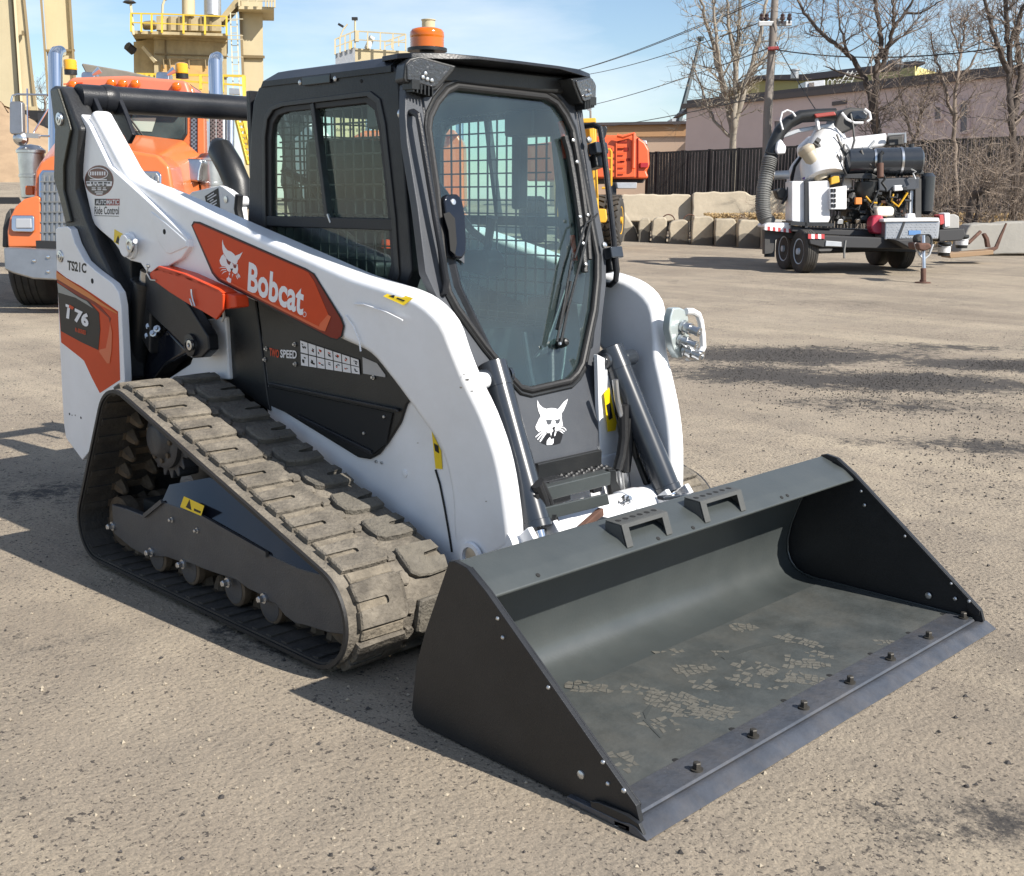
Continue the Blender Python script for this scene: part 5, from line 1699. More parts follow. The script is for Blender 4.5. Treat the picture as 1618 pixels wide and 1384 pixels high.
# door
DN = Vector((1, 0, .243)).normalized()
DP0 = Vector((.849, 0, .855))
def D(pts, off=0.0):
    return [atp(px, py, DP0 + DN * off, DN) for px, py in pts]
go = [(722, 137), (862, 153), (879, 163), (893, 183), (904, 206), (925, 310), (943, 405), (943, 440), (938, 490), (920, 575), (912, 590), (900, 602), (838, 616), (822, 612), (808, 597), (765, 545), (722, 486), (709, 462), (702, 430), (690, 300), (677, 205), (679, 186), (690, 163), (706, 143)]
fo = [(690, 112), (905, 118), (914, 130), (919, 160), (924, 200), (941, 300), (958, 400), (958, 450), (952, 500), (948, 560), (946, 610), (945, 722), (800, 747), (790, 700), (775, 620), (745, 560), (716, 520), (700, 490), (672, 430), (660, 330), (643, 225), (640, 180), (641, 130), (662, 112)]
MB().frame(D(fo), D(go), -DN * .035).build('front_door', M_door, L_, bevel=.004)
gl = D(go, -.006)
MB().prism(gl, -DN * .006).build('front_glass', M_glassf, L_, smooth=0)
MB().tube(D(go, .004), .0125, 10, closed=True).build('glass_seal', M_rubber, L_)
def grow(pts, k):
    cx_ = 805; cy_ = 370
    return [(cx_ + (x - cx_) * k, cy_ + (y - cy_) * k) for x, y in pts]
MB().tube(D(grow(go, 1.035), .002), .008, 8, closed=True).build('glass_seal', M_black, L_)
# cab corner posts
for s in (-1, 1):
    MB().loft([[Vector((x + .245 * (1.95 - z), s * y, z)) for x, y in ((.560, .36 - t_), (.588, .385 - t_), (.566, .428 - t_), (.52, .447 - t_), (.50, .40 - t_))] for z, t_ in ((1.94, 0), (1.5, .004), (1.22, .03), (1.08, .09), (.96, .14))]).build('corner_post', M_char, L_, bevel=.008)
MB().loft([[Vector((x, y, z)) for x, y in ((.34, -.43), (.50, -.43), (.80 - (z - .8) * .2, -.30), (.79 - (z - .8) * .2, -.27), (.48, -.40), (.34, -.40))] for z in (.58, .80, 1.12)]).both('footwell_side', M_black, L_, bevel=.004)
MB().box((.60, 0, .70), (.46, .80, .02)).build('cab_floor', M_black, L_)
MB().prism([Vector((x, -.30, z)) for x, z in ((.80, .62), (.885, .60), (.835, .80), (.80, .80))], (0, .60, 0)).build('footwell_front', M_black, L_)
MB().box((.70, -.14, .78), (.10, .12, .03), Matrix.Rotation(.5, 3, 'Y')).both('foot_pedal', M_rubber, L_, bevel=.006)
MB().box((.0, 0, .99), (.76, .84, .03)).build('cab_floor', M_black, L_)
MB().box((.36, 0, .84), (.03, .84, .28)).build('footwell_back', M_black, L_)
# headliner
MB().box((.10, 0, 1.925), (.80, .80, .02)).build('headliner', M_seat, L_)
# emblem on the door
DL = DP0 + DN * .001
def put_door(n, pts, m, l):
    return MB().prism(D(pts, .001 + .0006 * l), DN * .0005).build(n, m, L_, smooth=0)
EB = [(D_, M_deck, [(440, 985), (600, 955), (700, 945), (838, 1000), (815, 1110), (770, 1235), (690, 1260), (600, 1280), (440, 1275), (300, 1225), (380, 1120)], 0),
      (W_, M_decw, [(213, 185), (210, 300), (240, 450), (290, 560), (350, 620), (430, 650), (560, 665), (700, 660), (780, 620), (810, 580), (800, 510), (850, 440), (930, 250), (955, 155), (860, 230), (715, 410), (640, 385), (540, 380), (430, 400), (350, 370), (270, 300)], 1),
      (W_, M_decw, [(300, 575), (250, 650), (170, 830), (180, 890), (240, 955), (340, 920), (420, 930), (460, 985), (540, 985), (600, 940), (590, 880), (570, 860), (642, 830), (657, 700), (600, 660), (430, 650), (360, 620)], 2),
      (W_, M_decw, [(800, 600), (815, 690), (835, 810), (775, 830), (770, 890), (700, 940), (640, 920), (638, 870), (650, 800), (655, 680), (700, 660), (770, 635)], 2),
      (D_, M_door, [(420, 660), (575, 665), (540, 770), (490, 790), (450, 760)], 3),
      (D_, M_door, [(662, 670), (775, 640), (750, 740), (700, 765), (655, 745)], 3),
      (D_, M_deck, [(570, 860), (620, 830), (655, 850), (632, 900), (640, 950), (600, 960), (600, 910)], 3),
      (W_, M_decw, [(530, 985), (570, 970), (545, 1070)], 3), (W_, M_decw, [(642, 950), (680, 950), (645, 1060), (620, 1060)], 3),
      (W_, M_decw, [(520, 1085), (550, 1140), (612, 1120), (605, 1230), (570, 1270), (440, 1275), (445, 1180), (470, 1140)], 3),
      (W_, M_decw, [(380, 915), (420, 935), (410, 950), (300, 1000), (180, 1092), (160, 1085), (280, 970)], 3), (W_, M_decw, [(400, 965), (435, 970), (420, 990), (320, 1050), (225, 1155), (210, 1140), (310, 1020)], 3),
      (W_, M_decw, [(420, 985), (440, 990), (380, 1070), (290, 1200), (265, 1190), (330, 1080)], 3),
      (W_, M_decw, [(785, 835), (850, 838), (900, 880), (925, 920), (905, 925), (860, 870), (790, 855)], 3), (W_, M_decw, [(775, 880), (820, 890), (885, 945), (870, 960), (810, 925), (770, 900)], 3),
      (W_, M_decw, [(755, 920), (800, 940), (848, 990), (838, 1000), (780, 960), (750, 940)], 3)]
emblem(EB, 835, 620, 70 / 1076, put_door)
# door handle, hinges, rails, wiper
h = MB()
hp = [(693, 318), (697, 310), (714, 309), (722, 318), (727, 345), (729, 385), (728, 402), (722, 411), (712, 410), (707, 400), (703, 370), (697, 345)]
h.prism(D(hp, .004), DN * .03)
h.build('door_handle', M_blackg, L_, bevel=.008, seg=3)
MB().prism(D([(700, 338), (709, 335), (718, 345), (721, 385), (718, 402), (711, 396), (708, 365)], .0345), DN * .003).build('handle_recess', M_hole, L_, smooth=0)
MB().lathe(atp(716, 319, DP0 + DN * .034, DN), DN, [(0, .011), (.003, .010), (.004, .001)], 14).build('handle_lock', M_zinc, L_)
MB().prism(D([(703, 405), (727, 412), (733, 418), (733, 404), (730, 385), (728, 340), (722, 318), (716, 318), (690, 318)], -.001), DN * .004).build('handle_base', M_door, L_, bevel=.002)
for s in (-1, 1):
    pts = [(.585, .445, 1.787), (.640, .452, 1.790), (.668, .455, 1.778), (.690, .455, 1.69), (.740, .448, 1.45), (.782, .438, 1.245), (.776, .440, 1.205), (.745, .447, 1.185), (.700, .447, 1.190)]
    MB().tube([(x, s * y, z) for x, y, z in pts], .0115, 10).build('grab_rail', M_char, L_)
    if s < 0:
        MB().lathe((.585, s * .45, 1.787), (1, 0, 0), [(-.01, .018), (0, .02), (.006, .018), (.008, .008)], 12).build('rail_bolt', M_zinc, L_)
for px, py in ((941, 235), (965, 400)):
    q = D([(px, py)], .02)[0]
    M_ = Matrix((DN.cross(Vector((0, 1, 0))).normalized() * -1, Vector((0, 1, 0)), DN)).transposed()
    MB().box(q + Vector((0, .015, 0)), (.045, .07, .045), M_).build('door_hinge', M_cyl, L_, bevel=.006)
    MB().box(q + Vector((-.02, .02, -.05)), (.05, .05, .06), M_).build('hinge_bracket', M_black, L_, bevel=.006)
    MB().lathe(q + Vector((.0, -.045, .03)), DN, [(0, .012), (.01, .012), (.014, .006)], 10).build('hinge_bolt', M_zinc, L_)
cl = MB().tube(D([(892, 215), (899, 240), (907, 285), (915, 340), (921, 390), (924, 430)], .012), .014, 8)
cl.build('door_stay', M_black, L_)
cl = MB().tube(D([(905, 210), (914, 260), (921, 310), (928, 365), (931, 410)], .02), .012, 8)
cl.build('door_stay', M_rubber, L_)
MB().tube(D([(886, 192), (890, 210), (893, 240), (894, 250)], -.03), .012, 8).build('seat_belt_strap', M_lock, L_)
MB().tube(D([(904, 372), (907, 395), (909, 412)], -.03), .010, 8).build('seat_belt_strap', M_lock, L_)
wp = MB()
wp.tube(D([(886, 542), (897, 490), (914, 425), (926, 380), (935, 340)], .035), .006, 8)
wp.tube(D([(880, 540), (893, 470), (905, 400)], .030), .005, 8)
wp.tube(D([(908, 408), (926, 352), (938, 345), (944, 338)], .045), .004, 8)
wp.build('wiper_arm', M_black, L_)
MB().prism(D([(877, 520), (886, 488), (897, 445), (899, 446), (890, 490), (881, 522)], .012), DN * .016).build('wiper_blade', M_rubber, L_)
MB().lathe(D([(885, 542)], .004)[0], DN, [(0, .020), (.02, .018), (.035, .012), (.036, .009), (.04, .002)], 14).build('wiper_pivot', M_black, L_)
MB().lathe(D([(884, 543)], .042)[0], DN, [(0, .007), (.006, .005)], 10).build('wiper_bolt', M_zinc, L_)
sb = Multi()
for px, py in ((905, 222), (911, 256), (916, 343), (928, 340), (921, 385), (925, 418)):
    sb.lathe(D([(px, py)], .03)[0], DN, [(0, .008), (.006, .007), (.008, .003)], 8)
sb.build('door_bolts', M_zinc, L_)
# inside lever pillars and door-sill bars in the lower glass
MB().tube(D([(828, 525), (833, 560), (838, 590), (843, 612)], -.03), .010, 8).build('inner_bar', M_char, L_)
MB().tube(D([(871, 545), (872, 580), (872, 606)], -.02), .012, 8).build('inner_bar', M_black, L_)
MB().tube(D([(893, 545), (890, 575), (886, 600)], -.02), .007, 8).build('inner_bar', M_black, L_)
MB().prism(D([(845, 566), (870, 558), (886, 530), (902, 460), (893, 455), (878, 500), (862, 545)], -.05), -DN * .02).build('wiper_motor_cover', M_black, L_, bevel=.006)

# work lights
lightp = [(640, 100), (648, 92), (664, 88), (722, 104), (716, 114), (692, 142), (684, 144), (640, 130), (637, 124)]
housing = [atp(px, py, (.652, -.37, 1.9), Vector((1, -.25, 0)).normalized()) for px, py in lightp]
MB().prism(housing, Vector((-.07, .02, 0))).both('work_light', M_black, L_, bevel=.006)
ln = [atp(px, py, (.658, -.37, 1.9), Vector((1, -.25, 0)).normalized()) for px, py in [(643, 103), (650, 96), (664, 92), (714, 106), (710, 113), (689, 137), (683, 138), (644, 126)]]
MB().prism(ln, Vector((-.02, .005, 0))).both('light_lens', M_lens, L_, bevel=.004)
ld = Multi()
for px, py in ((668, 122), (675, 125), (682, 127), (672, 116)):
    ld.lathe(atp(px, py, (.660, -.37, 1.9), Vector((1, -.25, 0)).normalized()), (1, -.25, 0), [(0, .008), (.004, .006), (.005, .001)], 8)
ld.both('light_diodes', M_bchrome, L_)
fb = Multi()
for i in range(6):
    a = atp(646 + i * 6, 138 + i * 1.6, (.635, -.37, 1.9), Vector((1, -.25, 0)).normalized())
    fb.box(a, (.05, .006, .03))
fb.box(atp(660, 135, (.63, -.37, 1.9), Vector((1, -.25, 0)).normalized()), (.05, .09, .03))
fb.both('light_heatsink', M_black, L_)

# beacon (kept with the machine)
bc = at(675, 81.5, 'x', -.02)
MB().cyl((bc.x, bc.y, 1.99), (bc.x, bc.y, bc.z + .002), .03, 12).build('beacon_stem', M_black, L_)
MB().lathe(bc, (0, 0, 1), [(0, .080), (.012, .080), (.014, .074)], 24).build('beacon_base', M_black, L_)
bl = MB().lathe(bc + Vector((0, 0, .008)), (0, 0, 1), [(0, .066)] + [(.006 + .005 * i, .068 - (.0012 if i % 2 else 0)) for i in range(9)] + [(.050, .069), (.066, .068), (.076, .061), (.081, .045), (.082, .001)], 28)
bl.build('beacon_lens', M_amber, L_, smooth=50)

# interior: seat, bars, joysticks
MB().prism(XZ([(-.22, 1.04), (-.20, 1.16), (.14, 1.20), (.18, 1.16), (.17, 1.06)], -.23), (0, .46, 0)).build('seat_cushion', M_seat, L_, bevel=.03, seg=3)
MB().prism(XZ([(-.30, 1.12), (-.34, 1.40), (-.33, 1.74), (-.27, 1.76), (-.25, 1.44), (-.17, 1.18)], -.22), (0, .44, 0)).build('seat_back', M_seat, L_, bevel=.035, seg=3)
for s in (-1, 1):
    MB().tube([(-.30, s * .33, 1.62), (-.12, s * .33, 1.56), (.08, s * .33, 1.38), (.16, s * .33, 1.34)], .016, 8).build('seat_bar', M_black, L_)
    MB().prism(XZ([(-.10, 1.24), (-.10, 1.30), (.24, 1.31), (.28, 1.27), (.26, 1.20)], s * .29 - .05), (0, .10, 0)).build('armrest', M_black, L_, bevel=.015)
    MB().tube([(.22, s * .28, 1.28), (.24, s * .28, 1.38), (.26, s * .275, 1.44)], [.016, .018, .024], 10).build('joystick', M_black, L_)
MB().lathe((.27, -.275, 1.33), (0, 0, 1), [(0, .022), (.03, .02), (.032, .001)], 8).build('joystick_tag', M_lock, L_)
MB().box((.36, .33, 1.62), (.05, .05, .30)).build('display_post', M_black, L_, bevel=.01)
MB().box((.40, -.34, 1.80), (.16, .12, .10)).build('control_panel', M_black, L_, bevel=.01)
MB().box((.40, .34, 1.80), (.16, .12, .10)).build('control_panel', M_black, L_, bevel=.01)
yl = .372
MB().prism(P([(531, 313), (585, 317), (588, 340), (531, 338)], yl), (0, .01, 0)).build('interior_label', M_deck, L_, smooth=0)
text_mb('Bobcat', at(545, 336, 'y', yl), at(579, 337, 'y', yl), at(545, 322, 'y', yl), .03, .001).build('lettering', M_decw, L_, smooth=0)
fr_ = MB()
fr_.prism([p - Vector((0, .0015, 0)) for p in P([(580, 318), (587, 322), (586, 340), (570, 340), (572, 337), (582, 337)], yl)], (0, .0005, 0))
fr_.build('label_edge', M_lock, L_, smooth=0)
# notice in the far window, read from behind
mn = mat('notice_print', (.04, .07, .07), .6)
for k, (s_, x0, x1, y0) in enumerate((('Track', 588, 606, 170), ('Loader Operator', 548, 606, 180), ('Behind Loader', 560, 606, 192), ('Filling Sliding Materials', 530, 606, 203), ('Month by Worn', 562, 606, 216))):
    text_mb(s_, at(x1, y0 + 4, 'y', .376), at(x0, y0 + 6, 'y', .376), at(x1, y0 - 3, 'y', .376), .01, .001).build('notice_lettering', mn, L_, smooth=0)

# engine pre-cleaner and data plate behind the cab
q = [at(px, py, 'y', .05) for px, py in ((298, 308), (303, 303), (347, 293), (352, 295), (374, 312), (379, 322), (381, 350), (379, 375), (320, 345))]
MB().prism(q, (0, .04, 0)).build('rear_guard_plate', M_white, L_, bevel=.004)
MB().prism([p - Vector((0, .002, 0)) for p in P([(324, 310), (345, 297), (348, 328), (330, 338)], .05)], (0, .001, 0)).build('data_plate', M_deck, L_, smooth=0)
dp = MB()
for i, (w0, w1) in enumerate(((.2, .7), (.15, .85), (.3, .6), (.15, .85), (.2, .8), (.3, .7))):
    t0 = .10 + i * .14
    A_, B_, C_, D4 = P([(324, 310), (345, 297), (348, 328), (330, 338)], .05)
    l0, l1, r0, r1 = A_.lerp(D4, t0), A_.lerp(D4, t0 + .07), B_.lerp(C_, t0), B_.lerp(C_, t0 + .07)
    dp.poly([p - Vector((0, .0035, 0)) for p in (l0.lerp(r0, w0), l0.lerp(r0, w1), l1.lerp(r1, w1), l1.lerp(r1, w0))])
dp.build('data_plate_print', M_decw, L_, smooth=0)
MB().lathe(at(357, 315, 'y', .048), (0, -1, 0), [(0, .016), (.003, .016), (.004, .002)], 16).build('plate_hole', M_bchrome, L_)
MB().lathe(at(372, 318, 'y', .03), (0, 1, 0), [(-.01, .025), (.06, .025)], 14).build('plate_pin', M_white, L_)
MB().tube([at(342, 226, 'y', .14), at(348, 236, 'y', .14), at(363, 262, 'y', .14), at(376, 292, 'y', .14), at(380, 330, 'y', .14)], [.035, .064, .066, .066, .060], 24).build('exhaust_duct', M_black, L_)
MB().tube([at(378, 308, 'y', .0), at(376, 330, 'y', .0), at(380, 350, 'y', 0)], .02, 8).build('engine_hose', M_rubber, L_)

# ---------------------------------------------------------------- bucket
WB = .965
prof = [(1.400, .505), (1.385, .470), (1.350, .40), (1.315, .32), (1.285, .235), (1.272, .165), (1.275, .115), (1.290, .078), (1.318, .050), (1.355, .035), (1.40, .030), (1.60, .030), (1.80, .030), (2.045, .030)]
pb = []
for i, (x, z) in enumerate(prof):
    x0, z0 = prof[max(0, i - 1)]
    x1, z1 = prof[min(len(prof) - 1, i + 1)]
    t = Vector((x1 - x0, 0, z1 - z0)).normalized()
    n_ = Vector((t.z, 0, -t.x))
    pb.append((x + n_.x * .010, z + n_.z * .010))
rings = []
sh = MB()
ny = 2
npf = len(prof)
vs = []
for y in (-WB, WB):
    vs += [(x, y, z) for x, z in prof] + [(x, y, z) for x, z in pb]
fs = []
m_ = 2 * npf
for i in range(npf - 1):
    fs.append((i, i + 1, m_ + i + 1, m_ + i))
    fs.append((npf + i, m_ + npf + i, m_ + npf + i + 1, npf + i + 1))
    fs.append((i, npf + i, npf + i + 1, i + 1))
    fs.append((m_ + i, m_ + i + 1, m_ + npf + i + 1, m_ + npf + i))
fs += [(0, m_, m_ + npf, npf), (npf - 1, 2 * npf - 1, m_ + 2 * npf - 1, m_ + npf - 1)]
sh.add(vs, fs)
bucket = sh.build('bucket', M_bucket, L_, smooth=40)
MB().prism([Vector((x, -WB + .006, z)) for x, z in ((1.45, .0295), (1.45, .0315), (2.04, .0315), (2.04, .0295))], (0, 2 * WB - .012, 0)).build('bucket_floor', M_bfloor, bucket, smooth=0)
lip = [(1.385, .500), (1.392, .524), (1.404, .5305), (1.500, .497), (1.512, .490), (1.548, .464), (1.546, .455), (1.500, .470), (1.43, .478)]
MB().prism([Vector((x, -WB - .002, z)) for x, z in lip], (0, 2 * WB + .004, 0)).build('top_lip', M_bucket, bucket, bevel=.004, seg=3)
ho = Multi()
for px, py in ((850, 909), (1040, 851), (1095, 834), (1235, 786), (1244, 783)):
    n_ = Vector((.026, 0, .036)).normalized()
    q = atp(px, py, (1.53, 0, .477), Vector((.6, 0, .8)))
    ho.lathe(q + n_ * .0005, n_, [(0, .007), (.0015, .007)], 10)
ho.build('lip_holes', M_hole, bucket, smooth=0)
# side plates
spn = [(1.385, .505), (1.398, .534), (1.420, .540), (1.470, .532), (1.545, .484), (2.072, .070), (2.086, .030), (2.05, .010), (1.40, .004), (1.262, .006), (1.236, .018), (1.228, .045), (1.250, .18), (1.293, .30)]
for s in (-1, 1):
    o = MB().prism([Vector((x, s * .968, z)) for x, z in spn], (0, s * .016, 0)).build('side_plate', M_bside, bucket, bevel=.002)
    st_ = [(1.46, .520), (1.545, .470), (2.02, .095), (2.028, .05), (2.07, .05), (2.072, .069), (1.546, .482), (1.47, .531)]
    MB().prism([Vector((x, s * .9675, z)) for x, z in st_], (0, -s * .006, 0)).build('plate_stiffener', M_bside, bucket, bevel=.0015)
wl_ = Multi()
wl_.tube([(x + .004, .957, z + .004) for x, z in prof[1:]], .0045, 6)
wl_.tube([(x + .004, -.957, z + .004) for x, z in prof[1:]], .0045, 6)
wl_.build('weld_bead', M_bucket, bucket)
bb = Multi()
for px, py, r in ((787, 977, .006), (795, 1007, .006), (867, 1086, .006), (918, 1224, .012), (953, 1204, .006), (961, 1238, .006), (986, 1249, .007), (993, 1289, .006)):
    bb.lathe(at(px, py, 'y', -.984), (0, -1, 0), [(0, r), (.003, r * .95), (.006, r * .5), (.0065, .0005)], 12)
for px, py, r in ((1361, 776, .006), (1366, 798, .007), (1430, 847, .006), (1503, 922, .006), (1467, 941, .013), (1509, 946, .008), (1531, 950, .007)):
    bb.lathe(at(px, py, 'y', .962), (0, -1, 0), [(0, r), (.003, r * .95), (.006, r * .5), (.0065, .0005)], 12)
bb.build('side_bolts', M_zinc, bucket)
# cutting edge
ce = [(1.86, .006), (1.86, .012), (1.93, .016), (2.02, .034), (2.045, .034), (2.05, .026), (2.085, .025), (2.121, .004), (2.119, .001), (2.05, .003)]
MB().prism([Vector((x, -1.0, z)) for x, z in ((1.86, .003), (1.86, .018), (2.04, .020), (2.065, .026), (2.085, .025), (2.122, .004), (2.120, .001), (2.05, .002))], (0, 2.0, 0)).build('cutting_edge', M_edge, bucket, bevel=.0015)
MB().prism([Vector((x, -WB + .01, z)) for x, z in ((1.955, .030), (1.958, .0345), (2.055, .0345), (2.060, .028), (2.05, .026))], (0, 2 * WB - .02, 0)).build('edge_wear_strip', M_edge, bucket, bevel=.001)
MB().prism(P([(932, 1266), (946, 1268), (990, 1288), (1009, 1302), (1022, 1332), (1000, 1320), (935, 1284)], -.998), (0, .012, 0)).build('wear_corner', M_bside, bucket, bevel=.002)
MB().prism(P([(971, 1297), (994, 1306), (994, 1314), (971, 1304)], -1.0), (0, .001, 0)).build('part_tag', M_decw, bucket, smooth=0)
MB().prism(P([(976, 1302.5), (989, 1307.5), (989, 1310), (976, 1305)], -1.001), (0, .0005, 0)).build('tag_print', M_deck, bucket, smooth=0)
M_bolt = mat('plough_bolt', (.06, .055, .048), .6, metal=.5, var=.3, scale=40)
for px, py in ((1101, 1217), (1190, 1164), (1270, 1119), (1343, 1079), (1407, 1042), (1467, 1008), (1522, 977)):
    q = at(px, py, 'z', .034)
    MB().hexbolt(q, (0, 0, 1), .0115, .018).lathe(q + Vector((0, 0, .016)), (0, 0, 1), [(0, .0075), (.007, .007), (.008, .001)], 10).build('edge_bolt', M_bolt, bucket)
ho = Multi()
for px, py in ((1068, 1201), (1157, 1152), (1239, 1107), (1311, 1067), (1376, 1033), (1436, 1000), (1490, 970)):
    ho.lathe(at(px, py, 'z', .0318), (0, 0, 1), [(0, .010), (.0008, .010)], 14)
ho.build('floor_holes', M_hole, bucket, smooth=0)
# steps on the lip
M_step = mat('step_grey', (.058, .06, .058), .5, bump=.1, dust=.35, dust_col=(.13, .125, .11))
for y0, y1 in ((-.385, -.160), (.015, .250)):
    s_ = MB()
    s_.prism([Vector((x, y0, z)) for x, z in ((1.448, .5400), (1.448, .5445), (1.508, .5420), (1.508, .5375))], (0, y1 - y0, 0))
    for ya in (y0, y1 - .006):
        s_.prism([Vector((x, ya, z)) for x, z in ((1.448, .539), (1.508, .5372), (1.530, .474), (1.50, .495), (1.448, .512))], (0, .006, 0))
    for ya, w in ((y0, .030), (y1 - .030, .030)):
        s_.prism([Vector((1.5085, ya, .5418)), Vector((1.5085, ya + w, .5418)), Vector((1.534, ya + w, .474)), Vector((1.534, ya, .474))], (.005, 0, 0))
    s_.prism([Vector((1.509, y0 + .028, .5415)), Vector((1.509, y1 - .028, .5415)), Vector((1.514, y1 - .028, .529)), Vector((1.514, y0 + .028, .529))], (.004, 0, 0))
    so = s_.build('bucket_step', M_step, bucket, bevel=.0015)
    hh = Multi()
    for i in range(6):
        hh.lathe((1.478, y0 + .025 + (y1 - y0 - .05) * i / 5, .5428), (0, 0, 1), [(0, .010), (.0012, .010)], 12)
    hh.build('step_hole', M_hole, so, smooth=0)
# dried boot prints: raised flakes of mud with a lug pattern
def print_at(px, py, L, Wd, ang, seed, frac=1.0):
    """cracked dry boot print: closely fitting flakes inside a sole outline"""
    rnd = random.Random(seed)
    c = at(px, py, 'z', .0318)
    mb = MB()
    ca, sa = math.cos(ang), math.sin(ang)
    nx, ny_ = max(5, int(L / .019)), max(3, int(Wd / .021))
    g = {}
    for i in range(nx + 1):
        for j in range(ny_ + 1):
            u, v = (i + rnd.uniform(-.38, .38)) / nx * 2 - 1, (j + rnd.uniform(-.38, .38)) / ny_ * 2 - 1
            g[i, j] = (u, v)
    for i in range(nx):
        for j in range(ny_):
            q = [g[i, j], g[i + 1, j], g[i + 1, j + 1], g[i, j + 1]]
            mu, mv = sum(t[0] for t in q) / 4, sum(t[1] for t in q) / 4
            if mu * mu + mv * mv > 1.0 + rnd.uniform(-.25, .12) or rnd.random() > frac * .95:
                continue
            k = rnd.uniform(.72, .92)
            pts = []
            for u, v in q:
                u, v = mu + (u - mu) * k, mv + (v - mv) * k
                wv = 1 - .22 * math.sin(3.2 * u + .4)
                x, y = u * L / 2, v * Wd / 2 * wv
                pts.append(Vector((c.x + ca * x - sa * y, c.y + sa * x + ca * y, .0319)))
            mb.prism(pts, (0, 0, rnd.uniform(.0001, .0004)))
    if mb.v:
        mb.build('boot_print', M_mud, bucket, smooth=0)['kind'] = 'stuff'
for args in ((1175, 991, .10, .085, .9, 1), (1262, 1013, .17, .075, .15, 2, .95), (1093, 1058, .17, .085, 1.0, 3), (1266, 1047, .20, .10, .5, 4, .8), (1255, 1070, .22, .11, .4, 5, .7), (932, 1086, .15, .085, .5, 6, .95), (1012, 1090, .13, .075, .4, 7, .85),
             (1125, 1085, .15, .075, .2, 8, .6), (1085, 1113, .30, .15, .25, 9, .85), (1040, 1140, .17, .11, -.3, 10, .6), (1112, 1125, .22, .12, .3, 11, .55), (1056, 1032, .12, .06, 1.2, 12, .5), (1195, 1078, .20, .10, .3, 13, .5), (1300, 1035, .12, .06, .4, 14, .6), (1400, 1015, .12, .05, .8, 15, .5), (1215, 1060, .25, .10, .2, 16, .45),
             (985, 1205, .15, .08, -.2, 17, .5), (1130, 1030, .10, .06, .9, 18, .4)):
    print_at(*args)
sm = Multi()
for pts in ([(1140, 1038), (1150, 1032), (1190, 1019), (1232, 1011), (1232, 1016), (1195, 1024), (1160, 1035), (1145, 1042)], [(1016, 1125), (1026, 1114), (1032, 1114), (1024, 1128), (1020, 1136)], [(1020, 1137), (1046, 1165), (1043, 1166), (1016, 1138)]):
    sm.prism([at(px, py, 'z', .0322) for px, py in pts], (0, 0, .0006))
sm.build('mud_scrape', mat('scraped_mud', (.045, .05, .048), .7), bucket, smooth=0)

# ================================================================== vehicles in the yard
M_torg = mat('truck_orange', (0.60, 0.15, 0.04), 0.28, coat=0.4, dust=0.1, dust_col=(.5, .25, .15))
M_tfade = mat('faded_roof_orange', (0.55, 0.17, 0.10), 0.45)
M_tyre = mat('tyre_rubber', (0.035, 0.033, 0.031), 0.85, bump=0.3, bscale=30, dust=0.4, dust_col=(.11, .10, .085), dscale=6)
M_alu = mat('polished_aluminium', (0.36, 0.36, 0.36), 0.38, metal=0.85, var=0.08)
M_grille = mat('grille_steel', (0.34, 0.34, 0.33), 0.45, metal=0.8)
M_yello = mat('plant_yellow', (0.66, 0.36, 0.02), 0.42, dust=0.25, dust_col=(.35, .22, .08))
M_tank = mat('tanker_orange', (0.66, 0.10, 0.025), 0.4, dust=0.25, dust_col=(.30, .10, .05), dscale=1.5)
M_wglass = glass_mat('truck_glass', (0.35, 0.45, 0.42), haze=0.25, haze_col=(.20, .26, .24))
M_twhite = mat('trailer_white', (0.70, 0.70, 0.71), 0.45, dust=0.5, dust_col=(.42, .39, .35), dscale=2.5)
M_hose = mat('grey_hose', (0.13, 0.13, 0.125), 0.6, bump=.2)
M_dust_ = mat('dusty_black', (0.035, 0.034, 0.033), 0.6, dust=.3, dust_col=(.1, .09, .08))
M_lite = mat('clear_lens', (0.34, 0.35, 0.37), 0.12, coat=.5)
M_tail = mat('tail_lens', (0.35, 0.02, 0.02), 0.2, coat=.5)
M_tape = mat('white_tape', (.75, .75, .76), .4)
M_tapr = mat('red_tape', (.45, .05, .05), .4)

def wheel(par, c, axis, r, w, rim_m, name='wheel', rim_r=.55, dish=.04, lugs=8):
    """tyre + rim; axis points outwards, c = centre of the outer face"""
    a = Vector(axis).normalized()
    prof = [(-w, r * .60), (-w, r * .86), (-w * .93, r * .97), (-w * .85, r)]
    for i in range(4):
        s = -w * (.72 - .17 * i)
        prof += [(s, r), (s + w * .01, r * .975), (s + w * .03, r * .975), (s + w * .04, r)]
    prof += [(-w * .12, r), (-w * .05, r * .96), (0, r * .86), (-.004, r * .62), (-.02, r * .56)]
    t = MB().lathe(c, a, prof, 36).build('tyre', M_tyre, None, smooth=35)
    keep(t, par)
    rm = MB().lathe(c, a, [(-w * .9, r * .5), (-.03, r * .60), (-.012, r * .60), (-.012, r * .56), (-dish, r * .50), (-dish - .02, r * .34), (-dish + .01, r * .30), (-dish + .01, r * .16), (dish * .4, r * .14), (dish * .45, .002)], 28).build('rim', rim_m, None, smooth=40)
    keep(rm, par)

